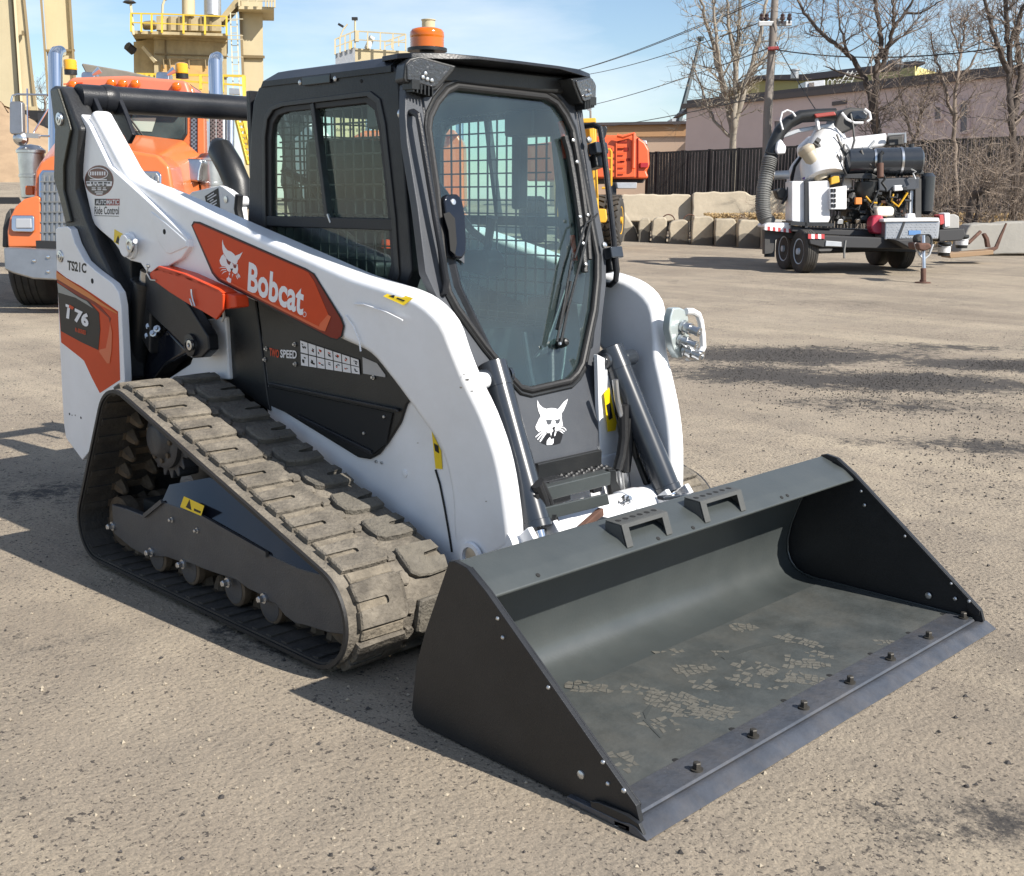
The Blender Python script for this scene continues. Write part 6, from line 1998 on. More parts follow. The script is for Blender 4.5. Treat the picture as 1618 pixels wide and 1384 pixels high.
# ---------------------------------------------------------------- orange truck
tk_a = R(-7)
TB = (HF * math.cos(tk_a) + HR * math.sin(tk_a)).normalized()
TR = Vector((TB.y, -TB.x, 0))
trk = empty('truck', gat(170, 480), 'orange truck with chrome stacks and amber beacons parked at left behind the loader', 'truck')
def tp(name, pts, d, thick, m, bevel=0.0, par=None, sk=0.0, **k):
    """front outline at depth d; sk = extra depth across (follows the truck's heading)"""
    v = [dep(px, py, d + sk * (px - 160) / 150) for px, py in pts]
    return keep(MB().prism(v, TB * thick).build(name, m, None, bevel=bevel, smooth=30 if bevel else 0, **k), par or trk)
DT = 13.7
tc_ = gat(52, 486)
for k, off in enumerate((0.0, 1.95)):
    c_ = tc_ + TR * (off - (.02 if k == 0 else .0)) + Vector((0, 0, .52)) + TB * .45
    ax = -TR if k == 0 else TR
    wheel(trk, c_ + (ax * .24), ax, .53, .46, M_alu)
for k, off in enumerate((.15, 1.75)):
    c_ = tc_ + TR * off + Vector((0, 0, .52)) + TB * 5.2
    wheel(trk, c_ + (-TR if k == 0 else TR) * .3, (-TR if k == 0 else TR), .52, .6, M_alu)
tp('bumper', [(5, 391), (88, 394), (330, 398), (326, 446), (88, 443), (52, 441), (20, 432), (7, 426)], DT - .25, .22, M_alu, .025)
tb = []
for px, py in ((76, 406), (76, 429), (54, 412), (100, 408)):
    tb.append(keep(MB().lathe(dep(px, py, DT - .26), -TB, [(0, .02), (.012, .018), (.016, .005)], 10).build('bumper_bolt', M_chrome), trk))
keep(MB().bar(dep(60, 386, DT - .1), dep(110, 388, DT - .1), .12, .09).build('bumper_step', M_bsteel), trk)
tp('fender', [(12, 391), (11, 365), (15, 344), (24, 326), (38, 314), (58, 309), (64, 312), (66, 391)], DT + .05, 1.1, M_torg, .07)
tp('wheel_arch', [(3, 391), (4, 360), (9, 338), (16, 328), (18, 340), (13, 360), (12, 391)], DT + .2, 1.0, M_dust_, .02)
tp('fender', [(258, 395), (258, 320), (290, 318), (318, 330), (330, 360), (332, 395)], DT + .05, 1.1, M_torg, .07)
tp('hood', [(50, 391), (53, 300), (55, 270), (62, 257), (80, 246), (110, 238), (200, 236), (250, 244), (268, 262), (274, 300), (276, 391)], DT + .12, .9, M_torg, .05)
# sloping hood to the windscreen
hb_ = MB()
f_ = [(62, 258), (80, 247), (110, 239), (200, 237), (250, 245), (270, 264), (274, 300), (276, 391), (50, 391), (53, 300)]
b_ = [(88, 222), (105, 215), (130, 213), (225, 213), (290, 221), (318, 245), (322, 300), (322, 380), (90, 380), (88, 300)]
hb_.loft([[dep(px, py, DT + .95) for px, py in f_], [dep(px, py, DT + 2.0) for px, py in b_]])
keep(hb_.build('hood_top', M_torg, bevel=.03, smooth=40), trk)
tp('grille_surround', [(60, 391), (61, 276), (66, 268), (250, 270), (255, 276), (255, 391)], DT + .09, .06, M_chrome, .02)
tp('grille', [(64, 389), (65, 278), (69, 272), (247, 273), (251, 279), (251, 389)], DT + .07, .05, M_grille, .01)
gx = MB()
for i in range(24):
    x = 68 + i * 7.8
    gx.bar(dep(x, 277, DT + .06), dep(x - .5, 388, DT + .06), .025, .02)
for i in range(7):
    y = 287 + i * 16
    gx.bar(dep(64, y, DT + .055), dep(251, y, DT + .055), .02, .016)
o = keep(gx.build('grille_bars', M_alu, smooth=0), trk)
o['kind'] = 'stuff'
for xo in (0, 245):
    hd = tp('headlight', [(18 + xo, 342), (21 + xo, 340), (51 + xo, 340), (54 + xo, 343), (54 + xo, 364), (51 + xo, 367), (21 + xo, 366), (18 + xo, 363)], DT - .0, .10, M_chrome, .02)
    l_ = tp('lens', [(24 + xo, 345), (49 + xo, 345), (50 + xo, 361), (24 + xo, 361)], DT - .02, .04, M_lite, .015)
tp('turn_signal', [(39, 293), (52, 293), (53, 308), (39, 308)], DT + .3, .15, M_amber, .02)
tp('engine_badge', [(266, 280), (273, 280), (273, 304), (266, 304)], DT + 1.0, .02, M_tfade)
tp('engine_badge', [(274, 281), (281, 281), (281, 289), (274, 289)], DT + 1.0, .02, M_cyl)
# cab
DC = DT + 2.05
cabp = [(96, 391), (92, 230), (98, 150), (104, 133), (116, 124), (200, 121), (296, 129), (306, 138), (311, 160), (313, 230), (314, 391)]
wsp = [(112, 214), (112, 186), (118, 180), (200, 179), (285, 181), (292, 186), (292, 210), (286, 220), (200, 216)]
tp('cab', cabp, DC, 1.0, M_torg, .06)
tp('windscreen_seal', [(108, 218), (108, 182), (116, 176), (200, 175), (287, 177), (296, 184), (296, 212), (288, 224), (200, 220)], DC - .03, .05, M_rubber, .015)
tp('windscreen', wsp, DC - .04, .03, M_wglass, .008)
tp('cab_curtain', [(190, 186), (247, 186), (240, 208), (190, 206)], DC - .048, .006, mat('pale_curtain', (.35, .42, .36), .6))
tp('screen_divider', [(189, 178), (192, 178), (192, 219), (189, 219)], DC - .055, .04, M_rubber)
keep(MB().tube([dep(206, 188, DC - .08), dep(230, 220, DC - .08)], .014, 6).build('wiper', M_black), trk)
keep(MB().tube([dep(206, 180, DC - .07), dep(206, 209, DC - .07)], .012, 6).build('wiper', M_black), trk)
tp('roof_cap', [(98, 150), (104, 131), (112, 122), (200, 119), (294, 127), (302, 150)], DC - .06, .95, M_tfade, .05)
tp('sun_visor', [(104, 150), (106, 141), (300, 147), (302, 156)], DC - .3, .3, M_tfade, .02)
for px, py in ((116, 135), (176, 132), (194, 133), (214, 133), (279, 137)):
    keep(MB().lathe(dep(px, py, DC - .08), -TB, [(-.05, .068), (.0, .064), (.07, .052), (.085, .03), (.088, .002)], 14).build('marker_light', M_amber), trk)
for px, py in ((112, 118), (288, 124)):
    b0 = dep(px, py, DC + .25)
    keep(MB().lathe(b0, (0, 0, 1), [(0, .085), (.06, .085), (.065, .075)], 18).build('beacon_base', M_black), trk)
    keep(MB().lathe(b0 + Vector((0, 0, .065)), (0, 0, 1), [(0, .088), (.02, .092), (.04, .088), (.06, .092), (.08, .088), (.10, .09), (.13, .084), (.145, .05), (.147, .002)], 20).build('beacon_lens', mat('yellow_amber_lens', (.80, .38, .01), .12, coat=.5)), trk)
for x0 in (128, 246):
    tp('air_horn', [(x0, 116), (x0 + 3, 113), (x0 + 20, 114), (x0 + 22, 118), (x0 + 21, 127), (x0, 126)], DC + .1, .3, M_bchrome, .02)
    keep(MB().tube([dep(x0 + 18, 118, DC + .1), dep(x0 + 30, 110, DC + .1)], [.02, .05], 8).build('horn_bell', M_chrome), trk)
tp('roof_antenna_bar', [(100, 132), (130, 130), (130, 131.5), (100, 133.5)], DC - .1, .03, M_red)
# mixer chute slab behind the roof
tp('rear_chute', [(128, 101), (131, 100), (200, 112), (252, 124), (250, 132), (170, 130), (140, 124)], DC + 1.9, .5, mat('dusty_grey_chute', (.20, .18, .15), .8, var=.1), .02)
for px, d_ in ((88, DC + 1.6), (341, DC + 1.6)):
    w_ = 10.5
    y0 = 82 if px < 200 else 92
    keep(MB().tube([dep(px, 300, d_), dep(px, 150, d_), dep(px - 1, y0 + 8, d_), dep(px - 2, y0, d_) + TB * .12, dep(px - 2, y0 - 5, d_) + TB * .34], [.105, .105, .105, .10, .09], 20).build('exhaust_stack', M_chrome), trk)
for x0 in (301, 331, 342):
    sh_ = tp('exhaust_shield', [(x0, 184), (x0 + 11, 184), (x0 + 11, 300), (x0, 300)], DC + 1.2 if x0 > 320 else DC - .02, .06, M_alu, .01)
    hs = MB()
    for i in range(3):
        for j in range(18):
            hs.lathe(dep(x0 + 2.2 + i * 3.3, 187 + j * 6.2 + (i % 2) * 3, (DC + 1.2 if x0 > 320 else DC - .02) - .004), -TB, [(0, .012), (.002, .012)], 6)
    o = keep(hs.build('shield_holes', M_hole, smooth=0), trk)
    o['kind'] = 'stuff'
tp('door_pillar', [(312, 178), (322, 178), (324, 300), (312, 300)], DC - .05, .08, M_torg, .01)
for x0 in (352, 364):
    keep(MB().cyl(dep(x0, 180, DC + 2.2), dep(x0, 320, DC + 2.2), .06, 14).build('air_pipe', M_bchrome), trk)
# air cleaner on the right of the hood and its left twin
for (x0, s) in ((300, 1), (58, -1)):
    c0 = dep(x0 + 4, 252, DC - .2) if s > 0 else dep(78, 240, DC - .1)
    if s > 0:
        keep(MB().prism([dep(px, py, DC - .5) for px, py in ((266, 262), (273, 254), (285, 250), (317, 251), (320, 256), (316, 270), (314, 287), (300, 286), (284, 275))], TB * .3).build('air_intake', M_bchrome, bevel=.03), trk)
    keep(MB().lathe(c0 - Vector((0, 0, .62)) + TR * .24 * s, (0, 0, 1), [(0, .15), (.02, .17), (.28, .17), (.285, .18), (.32, .18), (.325, .17), (.60, .17), (.605, .19), (.64, .19), (.70, .12), (.72, .01)], 22).build('air_cleaner', M_bchrome), trk)
# mirrors with their brackets
for s, x0 in ((-1, 0), (1, 1)):
    def mx(px):
        return px if s < 0 else 412 - px * .9
    if s < 0:
        keep(MB().tube([dep(mx(px), py, DC - .3) for px, py in ((75, 150), (28, 149), (20, 151), (18, 158), (17, 205), (25, 214), (78, 215))], .014, 8).build('mirror_bracket', M_chrome), trk)
        keep(MB().tube([dep(mx(px), py, DC - .3) for px, py in ((43, 140), (44, 210))], .012, 8).build('mirror_bracket', M_chrome), trk)
        keep(MB().tube([dep(mx(px), py, DC - .3) for px, py in ((53, 210), (76, 172))], .012, 8).build('mirror_bracket', M_chrome), trk)
        keep(MB().prism([dep(mx(px), py, DC - .4) for px, py in ((15, 163), (17, 160), (32, 160), (35, 163), (36, 209), (33, 212), (18, 212), (15, 209))], TB * .14).build('side_mirror', M_alu, bevel=.03), trk)
        keep(MB().lathe(dep(mx(33), 219, DC - .3), -TB, [(0, .10), (.05, .09), (.09, .05), (.1, .002)], 16).build('round_mirror', M_bchrome), trk)
        keep(MB().bar(dep(33, 213, DC - .32), dep(62, 215, DC - .32), .06, .06).build('mirror_step', M_galv), trk)
# rear frame and drum so the truck is whole
keep(MB().box(tc_ + TR * .95 + TB * 4.2 + Vector((0, 0, .85)), (1.0, 6.0, .25), Matrix((TR, TB, Vector((0, 0, 1)))).transposed()).build('chassis', M_bsteel), trk)
keep(MB().lathe(tc_ + TR * .95 + TB * 4.1 + Vector((0, 0, 1.75)), TB + Vector((0, 0, .05)), [(0, .3), (.2, .7), (1.0, .95), (2.0, .95), (2.9, .55), (3.0, .3)], 24).build('mixer_drum', M_galv), trk)

# ---------------------------------------------------------------- second orange truck, seen through the cab glass
t2 = empty('truck', gat(650, 420), 'orange truck with a pale windscreen seen only through the cab glass of the loader', 'truck')
D2 = 23.0
def t2p(name, pts, d, thick, m, bevel=0.0):
    return keep(MB().prism([dep(px, py, D2 + d) for px, py in pts], HF * thick).build(name, m, None, bevel=bevel, smooth=30 if bevel else 0), t2)
t2p('cab', [(540, 330), (542, 232), (552, 218), (575, 206), (700, 200), (722, 208), (732, 225), (734, 330)], 0, 1.6, M_torg, .08)
t2p('windscreen', [(590, 282), (590, 248), (668, 246), (668, 284)], -.03, .04, mat('pale_blue_screen', (.42, .52, .55), .2), .02)
t2p('hood', [(588, 380), (592, 312), (606, 302), (704, 302), (718, 312), (722, 380)], -.9, .95, M_torg, .06)
t2p('grille', [(612, 370), (614, 316), (698, 316), (700, 370)], -.93, .05, M_grille, .02)
t2p('bumper', [(572, 392), (572, 372), (738, 372), (738, 392)], -1.05, .25, M_alu, .03)
t2p('roof_visor', [(560, 218), (566, 210), (718, 205), (724, 214)], -.2, .25, M_tfade, .03)
for px in (584, 726):
    g_ = gat(px, 404)
    wheel(t2, g_ + Vector((0, 0, .5)) + HF * .2 + (HR if px > 650 else -HR) * .15, HR if px > 650 else -HR, .52, .4, M_alu)
    keep(MB().tube([dep(px, 300, D2 + 1.8), dep(px, 180, D2 + 1.8), dep(px, 172, D2 + 2.0)], .09, 14).build('exhaust_stack', M_chrome), t2)
    t2p('headlight', [(px - 12, 340), (px + 12, 340), (px + 12, 356), (px - 12, 356)], -.7, .1, M_lite, .02)
t2p('fender', [(566, 385), (568, 345), (580, 332), (604, 330), (604, 385)], -.6, 1.0, M_torg, .06)
t2p('fender', [(706, 385), (706, 330), (730, 332), (742, 345), (744, 385)], -.6, 1.0, M_torg, .06)
keep(MB().lathe(dep(655, 255, D2 + 2.4), HF, [(0, .3), (.2, .8), (1.0, 1.05), (2.2, 1.05), (3.0, .5)], 22).build('mixer_drum', M_twhite), t2)

# ---------------------------------------------------------------- yellow wheel loader behind the cab
yl_ = empty('wheel_loader', gat(940, 390), 'yellow wheel loader partly hidden behind the right side of the cab', 'wheel loader')
DY = 25.6
def yp(name, pts, d, thick, m, bevel=0.0, **k):
    return keep(MB().prism([dep(px, py, d) for px, py in pts], HF * thick).build(name, m, None, bevel=bevel, smooth=30 if bevel else 0, **k), yl_)
wc = gat(958, 388)
AX = (HR * .97 - HF * .24).normalized()
WO = wc + AX * .36 + Vector((0, 0, .60))
wheel(yl_, WO, AX, .56, .62, M_yello)
tl = MB()
for i in range(22):
    a = 2 * math.pi * i / 22
    u = Vector((0, 0, 1))
    w2 = AX.cross(u)
    rad = u * math.cos(a) + w2 * math.sin(a)
    tan = -u * math.sin(a) + w2 * math.cos(a)
    for s in (-.46, -.16):
        q = WO + AX * s + rad * .57
        tl.box(q, (.26, .10, .06), Matrix((AX, tan, rad)).transposed() @ Matrix.Rotation(.45 if s < -.2 else -.45, 3, 'Z'))
keep(tl.build('tyre_lugs', M_tyre, smooth=0), yl_)['kind'] = 'stuff'
wheel(yl_, WO - AX * 2.4, -AX, .56, .5, M_yello)
wheel(yl_, WO + HF * 3.0, AX, .56, .5, M_yello)
wheel(yl_, WO - AX * 2.4 + HF * 3.0, -AX, .56, .5, M_yello)
yp('engine_cowl', [(880, 190), (942, 187), (944, 262), (947, 342), (880, 342)], DY + .2, 1.6, M_yello, .04)
yp('cowl_cap', [(876, 189), (942, 186), (942, 194), (876, 196)], DY + .1, 1.8, M_yello, .03)
yp('radiator_grille', [(900, 258), (941, 258), (941, 328), (900, 328)], DY + .12, .1, M_dust_, .0)
for i in range(14):
    keep(MB().bar(dep(900, 261 + i * 5, DY + .1), dep(941, 261 + i * 5, DY + .1), .03, .02).build('grille_slat', M_black, smooth=0), yl_)
yp('bumper', [(880, 330), (958, 330), (960, 346), (957, 352), (880, 352)], DY - .1, .6, M_yello, .03)
yp('rear_counterweight', [(880, 340), (936, 340), (940, 375), (880, 378)], DY + .3, 1.0, M_rust, .05)
yp('cab_post', [(930, 195), (938, 195), (946, 332), (940, 332)], DY - .05, .2, M_yello, .02)
for pts in ([(952, 236), (964, 236), (966, 240), (966, 292), (960, 297), (951, 297)], [(954, 250), (965, 250)], [(953, 268), (966, 268)], [(956, 237), (957, 297)]):
    keep(MB().tube([dep(px, py, DY - .2) for px, py in pts], .025, 6).build('handrail', M_yello), yl_)
keep(MB().tube([dep(940, 196, DY), dep(950, 200, DY), dep(956, 208, DY)], .02, 6).build('mirror_arm', M_black), yl_)
yp('rear_mirror', [(949, 202), (957, 198), (960, 203), (957, 216), (953, 222), (949, 218)], DY - .1, .08, M_black, .015)

# ---------------------------------------------------------------- orange tank truck
ot = empty('tank_truck', gat(990, 372), 'orange tank truck seen from behind beyond the yellow loader', 'tank truck')
DO = 31.5
def op(name, pts, d, thick, m, bevel=0.0, **k):
    return keep(MB().prism([dep(px, py, d) for px, py in pts], (HF - HR * .35).normalized() * thick).build(name, m, None, bevel=bevel, smooth=30 if bevel else 0, **k), ot)
op('tank', [(940, 216), (960, 213), (1006, 214), (1020, 224), (1027, 236), (1028, 262), (1023, 271), (1027, 281), (1022, 283), (940, 282)], DO, 5.5, M_tank, .20, seg=4)
op('rear_panel', [(974, 224), (996, 220), (1004, 223), (1004, 280), (974, 281)], DO - .06, .1, M_tank, .03)
op('side_seam', [(1007.5, 218), (1009, 218), (1009, 281), (1007.5, 281)], DO - .03, .05, M_redd)
for pts in ([(975, 214), (984, 216), (1001, 211), (1002, 226)], [(1002, 211), (1001, 266)]):
    keep(MB().tube([dep(px, py, DO - .15) for px, py in pts], .05, 8).build('vent_pipe', M_tank), ot)
for i in range(5):
    keep(MB().bar(dep(975, 232 + i * 10, DO - .12), dep(988, 232 + i * 10, DO - .12), .03, .03).build('ladder_rung', M_tank), ot)
keep(MB().bar(dep(974, 226, DO - .12), dep(974, 280, DO - .12), .03, .03).build('ladder_rail', M_tank), ot)
for x0, x1, y0, y1 in ((975, 991, 223, 226), (975, 985, 234, 236), (986, 993, 233, 239), (980, 987, 254, 256), (990, 996, 250, 254)):
    op('marking', [(x0, y0), (x1, y0), (x1, y1), (x0, y1)], DO - .075, .01, M_redd)
op('tail_light', [(1012, 257), (1025, 257), (1024, 265), (1012, 265)], DO - .08, .1, M_tail, .02)
op('roof_hatch', [(1008, 222), (1022, 221), (1024, 230), (1016, 226)], DO + .4, .4, M_galv, .03)
op('under_frame', [(960, 283), (1020, 283), (1016, 289), (960, 289)], DO + .2, 4, M_bsteel, .0)
op('rear_bumper', [(974, 288), (1007, 288), (1006, 298), (976, 298)], DO - .1, .2, M_galv, .02)
op('mud_flap', [(962, 288), (974, 288), (974, 312), (962, 312)], DO, .05, M_black)
for px in (970, 1000):
    g_ = dep(px, 305, DO + .9)
for px in (968, 1012):
    g_ = dep(px, 300, DO + 1.3)
    wheel(ot, Vector((g_.x, g_.y, ground_z(g_.x, g_.y) + .5)), (HR if px > 990 else -HR), .5, .4, M_galv)

# ---------------------------------------------------------------- vacuum trailer
w1, w2, w3, w4, jk = gat(1240, 425), gat(1264, 430.5), gat(1391, 418.5), gat(1426, 423.5), gat(1458, 447)
tl = empty('vacuum_trailer', gat(1340, 425), 'white and black vacuum excavation trailer with a big suction hose, parked by the fence', 'trailer')
fwd = ((w2 - w1) + (w4 - w3))
fwd.z = 0
fwd.normalize()
lat = ((w1 + w2) - (w3 + w4))
lat.z = 0
lat = (lat - fwd * lat.dot(fwd)).normalized()           # towards the photo's left
M_blue = mat('pale_blue_rim', (.45, .52, .60), .4)
gz = w2.z
for w, s in ((w1, 1), (w2, 1), (w3, -1), (w4, -1)):
    wheel(tl, Vector((w.x, w.y, w.z + .365)) + lat * s * .06, lat * s, .375, .24, M_blue if s > 0 else M_galv)
for a_, b_ in ((w1, w3), (w2, w4)):
    keep(MB().cyl(a_ + Vector((0, 0, .36)), b_ + Vector((0, 0, .36)), .045, 8).build('axle', M_bsteel), tl)
D0 = (w2 - CAM).dot(FW)
def vp(name, pts, dd, thick, m, bevel=0.0, dirv=None, parent=None, **k):
    v = [dep(px, py, D0 + dd) for px, py in pts]
    return keep(MB().prism(v, (dirv or HF) * thick).build(name, m, None, bevel=bevel, smooth=30 if bevel else 0, **k), parent or tl)
def vt(name, pts, dd, r, m, n=10):
    return keep(MB().tube([dep(p[0], p[1], D0 + (p[2] if len(p) > 2 else dd)) for p in pts], r, n).build(name, m), tl)
vp('fender', [(1207, 356), (1213, 352), (1250, 352), (1252, 364), (1208, 360)], .1, .6, M_twhite, .02)
for i in range(10):
    x0 = 1208.5 + i * 4.2
    y0 = 357.3 + i * .45
    vp('reflective_tape', [(x0, y0), (x0 + 4.0, y0 + .4), (x0 + 4.0, y0 + 6.4), (x0, y0 + 6)], .085, .012, M_tapr if i % 2 else M_tape)
vp('mud_flap', [(1208, 364), (1226, 364), (1224, 406), (1208, 406)], .4, .03, M_black)
vp('fender_side', [(1208, 363), (1252, 366), (1262, 372), (1262, 384), (1240, 372), (1224, 380), (1222, 400), (1208, 402)], .2, .2, M_dust_, .01)
vp('deck', [(1250, 366), (1300, 371), (1445, 377), (1490, 372), (1490, 364), (1440, 366), (1300, 362), (1252, 356)], .0, 1.8, M_bsteel, .02)
vp('front_beam', [(1276, 368), (1304, 372), (1446, 377), (1446, 392), (1440, 394), (1300, 391), (1280, 386)], -.5, .35, M_bsteel, .02)
for i in range(5):
    x0 = 1277 + i * 5.2
    vp('reflective_tape', [(x0, 369.6), (x0 + 5, 370), (x0 + 5, 377.6), (x0, 377)], -.515, .012, M_tapr if i % 2 == 0 else M_tape)
vp('cross_frame', [(1284, 384), (1450, 390), (1450, 398), (1284, 394)], .3, 1.0, M_bsteel)
vp('tool_tray', [(1305, 380), (1330, 382), (1330, 390), (1304, 389)], -.52, .1, M_galv, .01)
vp('tongue', [(1410, 378), (1446, 377), (1466, 384), (1462, 396), (1440, 394)], -.9, .8, M_bsteel, .03)
# white boxes on the left
vp('tool_cabinet', [(1251, 288), (1252, 286), (1272, 286), (1273, 352), (1251, 350)], .0, .5, M_twhite, .02)
vp('tool_cabinet', [(1277, 287), (1309, 285), (1311, 288), (1312, 346), (1309, 352), (1278, 352)], -.05, .6, M_twhite, .02)
vp('cabinet_post', [(1272, 285), (1276.5, 285), (1276.5, 360), (1272, 360)], -.06, .1, M_black)
vp('cabinet_base', [(1250, 350), (1318, 353), (1318, 358), (1250, 356)], -.06, .7, M_black)
vp('control_box', [(1319, 296), (1338, 293), (1338, 330), (1336, 331), (1312, 331), (1311, 297)], -.15, .3, M_twhite, .015)
for i in range(2):
    for j in range(4):
        x0, y0 = 1313 + i * 4.5, 298 + j * 8
        vp('gauge', [(x0, y0), (x0 + 3.2, y0), (x0 + 3.2, y0 + 5.5), (x0, y0 + 5.5)], -.165, .012, M_deck)
vp('yellow_valve_box', [(1313, 281), (1318, 278), (1326, 278), (1327, 288), (1320, 290), (1313, 292)], -.1, .2, M_yello, .015)
# debris tank
tkc = dep(1291, 284, D0 + .75)
keep(MB().lathe(tkc + HF * .0, (HF * .95 + HR * .3).normalized(), [(-.10, .05), (-.06, .36), (.0, .52), (.03, .54), (1.55, .54), (1.62, .50), (1.75, .3), (1.78, .01)], 40).build('debris_tank', M_twhite, smooth=40), tl)
vp('tank_collar', [(1250, 296), (1249, 280), (1254, 262), (1264, 247), (1270, 246), (1258, 264), (1254, 284), (1256, 296)], .62, .06, M_deck, .01)
keep(MB().tube([dep(1310, 216, D0 + .8), dep(1302, 240, D0 + .6), dep(1296, 262, D0 + .3), dep(1302, 285, D0 + .2)], [.30, .34, .36, .38], 20).build('tank_cone', M_twhite, smooth=50), tl)
vp('tank_saddle', [(1308, 215), (1330, 218), (1395, 211), (1402, 209), (1402, 228), (1395, 232), (1330, 240), (1318, 262), (1308, 240)], .5, .9, M_twhite, .05)
vp('tank_shoulder', [(1265, 232), (1285, 213), (1305, 214), (1305, 250), (1290, 270), (1270, 262)], .9, .4, M_twhite, .06)
vp('purple_valve', [(1268, 282), (1276, 276), (1280, 272), (1281, 284), (1272, 284)], .1, .08, mat('purple_valve_paint', (.10, .04, .22), .4), .01)
keep(MB().tube([dep(1276, 240, D0 + .1), dep(1286, 255, D0 + .1), dep(1299, 284, D0 + .1)], .13, 18).build('filter_canister', mat('beige_canister', (.42, .36, .26), .5)), tl)
keep(MB().lathe(dep(1273, 235, D0 + .1), (dep(1299, 284, D0) - dep(1276, 240, D0)), [(-.05, .1), (0, .15), (.06, .15), (.1, .13)], 18).build('canister_cap', mat('beige_cap', (.40, .34, .25), .5)), tl)
for pts, r in (([(1285, 226), (1292, 231), (1296, 238)], .05), ([(1280, 236), (1290, 240), (1298, 236)], .04), ([(1288, 222), (1294, 226)], .07)):
    vt('valve_pipe', pts, .15, r, M_dust_, 8)
vt('side_pipe', [(1222, 277), (1246, 276)], .4, .075, M_galv, 12)
vt('rear_leg', [(1236, 322), (1243, 310), (1246, 296)], .3, .03, M_black, 6)
vp('rear_valve', [(1225, 300), (1240, 296), (1246, 305), (1246, 318), (1230, 314)], .35, .3, M_dust_, .04)
# suction boom and hose
vt('suction_hose', [(1217, 352, .4), (1209, 345, .35), (1205, 330, .3), (1206, 300, .3), (1210, 280, .3), (1216, 250, .35)], .3, .125, M_hose, 14)
hr_ = MB()
path = [(1209, 345), (1205.5, 332), (1205, 318), (1206.5, 300), (1210, 280), (1214, 262), (1217, 248)]
for k in range(len(path) - 1):
    for j in range(5):
        t = j / 5
        px = path[k][0] + (path[k + 1][0] - path[k][0]) * t
        py = path[k][1] + (path[k + 1][1] - path[k][1]) * t
        dq = dep(path[k + 1][0], path[k + 1][1], D0 + .3) - dep(path[k][0], path[k][1], D0 + .3)
        hr_.lathe(dep(px, py, D0 + .3), dq, [(-.014, .124), (-.006, .134), (.006, .134), (.014, .124)], 14)
keep(hr_.build('hose_ribs', M_hose), tl)['kind'] = 'stuff'
vt('boom_hose', [(1216, 252), (1222, 230), (1232, 208), (1247, 193), (1265, 184), (1290, 182), (1320, 181)], .45, .115, M_black, 14)
vp('boom_arm', [(1232, 213), (1260, 203), (1300, 196), (1318, 194), (1318, 200), (1300, 203), (1262, 210), (1234, 220)], .5, .12, M_galv, .02)
vp('boom_clamp', [(1286, 180), (1319, 176), (1322, 182), (1290, 186)], .3, .3, mat('boom_red', (.30, .04, .03), .5), .02)
vp('boom_bracket', [(1228, 225), (1234, 219), (1243, 232), (1241, 243), (1228, 244), (1226, 236)], .25, .2, M_twhite, .03)
vt('boom_brace', [(1290, 186), (1293, 205)], .4, .04, M_galv, 6)
for a_ in (0, 1):
    vt('hydraulic_line', [(1237, 205), (1233, 190), (1236, 178), (1244, 174), (1252, 177), (1257, 184)] if a_ == 0 else [(1212, 236), (1210, 240), (1216, 243), (1228, 243)], .3, .018, M_tape if a_ == 0 else M_black, 6)
vp('boom_motor', [(1318, 200), (1322, 186), (1330, 174), (1345, 169), (1368, 171), (1374, 178), (1370, 190), (1356, 196), (1350, 204), (1330, 212), (1312, 210)], .5, .7, M_dust_, .06)
vp('motor_cover', [(1345, 176), (1365, 174), (1372, 180), (1369, 189), (1350, 190), (1344, 184)], .4, .2, M_cyl, .03)
for pts in ([(1330, 178), (1338, 188), (1350, 194), (1364, 194)], [(1344, 180), (1348, 200), (1350, 222), (1346, 236), (1336, 238), (1328, 225)], [(1366, 172), (1374, 178), (1376, 188), (1370, 192)], [(1322, 212), (1328, 228), (1336, 240)]):
    vt('hydraulic_line', pts, .3, .022, M_tape if pts[0][0] in (1330, 1366) else M_black, 6)
# black air tank on top, straps
a_, b_ = dep(1335, 256, D0 + .1), dep(1457, 254, D0 + .05)
ax = b_ - a_
L0 = ax.length
keep(MB().lathe(a_, ax, [(0, .06), (.01, .19), (.05, .235), (L0 - .05, .235), (L0 - .01, .19), (L0, .06)], 28).build('air_tank', M_cyl, smooth=40), tl)
for t in (.36, .71):
    keep(MB().lathe(a_ + ax * t, ax, [(-.02, .236), (-.02, .245), (.02, .245), (.02, .236)], 28).build('tank_strap', M_bchrome), tl)
vp('tank_cradle', [(1326, 274), (1460, 269), (1460, 276), (1420, 278), (1326, 280)], .1, .4, M_black, .02)
vp('tank_plate', [(1430, 254), (1450, 253), (1450, 260), (1430, 261)], -.14, .01, M_cyl)
vp('winch_box', [(1403, 215), (1428, 213), (1429, 229), (1404, 231)], .5, .4, M_dust_, .03)
vt('winch_rail', [(1403, 213), (1430, 211), (1430, 226)], .4, .025, M_galv, 6)
vt('filler_neck', [(1440, 240), (1440, 228)], .1, .05, M_black, 10)
# engine bay
vp('engine_block', [(1345, 300), (1400, 296), (1432, 300), (1436, 350), (1345, 354)], .5, .7, M_dust_, .05)
vp('radiator_shroud', [(1387, 282), (1454, 279), (1455, 300), (1400, 303), (1388, 302)], -.0, .6, mat('slate_cowl', (.045, .05, .06), .4), .03)
vp('engine_hood_bar', [(1312, 276), (1376, 273), (1388, 279), (1388, 283), (1312, 281)], -.05, .7, M_black, .01)
vp('hood_panel', [(1330, 280), (1346, 279), (1346, 296), (1338, 298), (1330, 292)], .2, .2, M_twhite, .01)
keep(MB().lathe(dep(1368, 292, D0 + .1), (0, 0, 1), [(-.28, .16), (-.1, .19), (.05, .18), (.07, .05), (.1, .05), (.11, .13), (.16, .13), (.2, .08), (.22, .01)], 20).build('air_filter', M_black), tl)
vt('muffler', [(1391, 280), (1391, 258)], -.2, .055, mat('rusty_pipe', (.10, .05, .035), .8), 12)
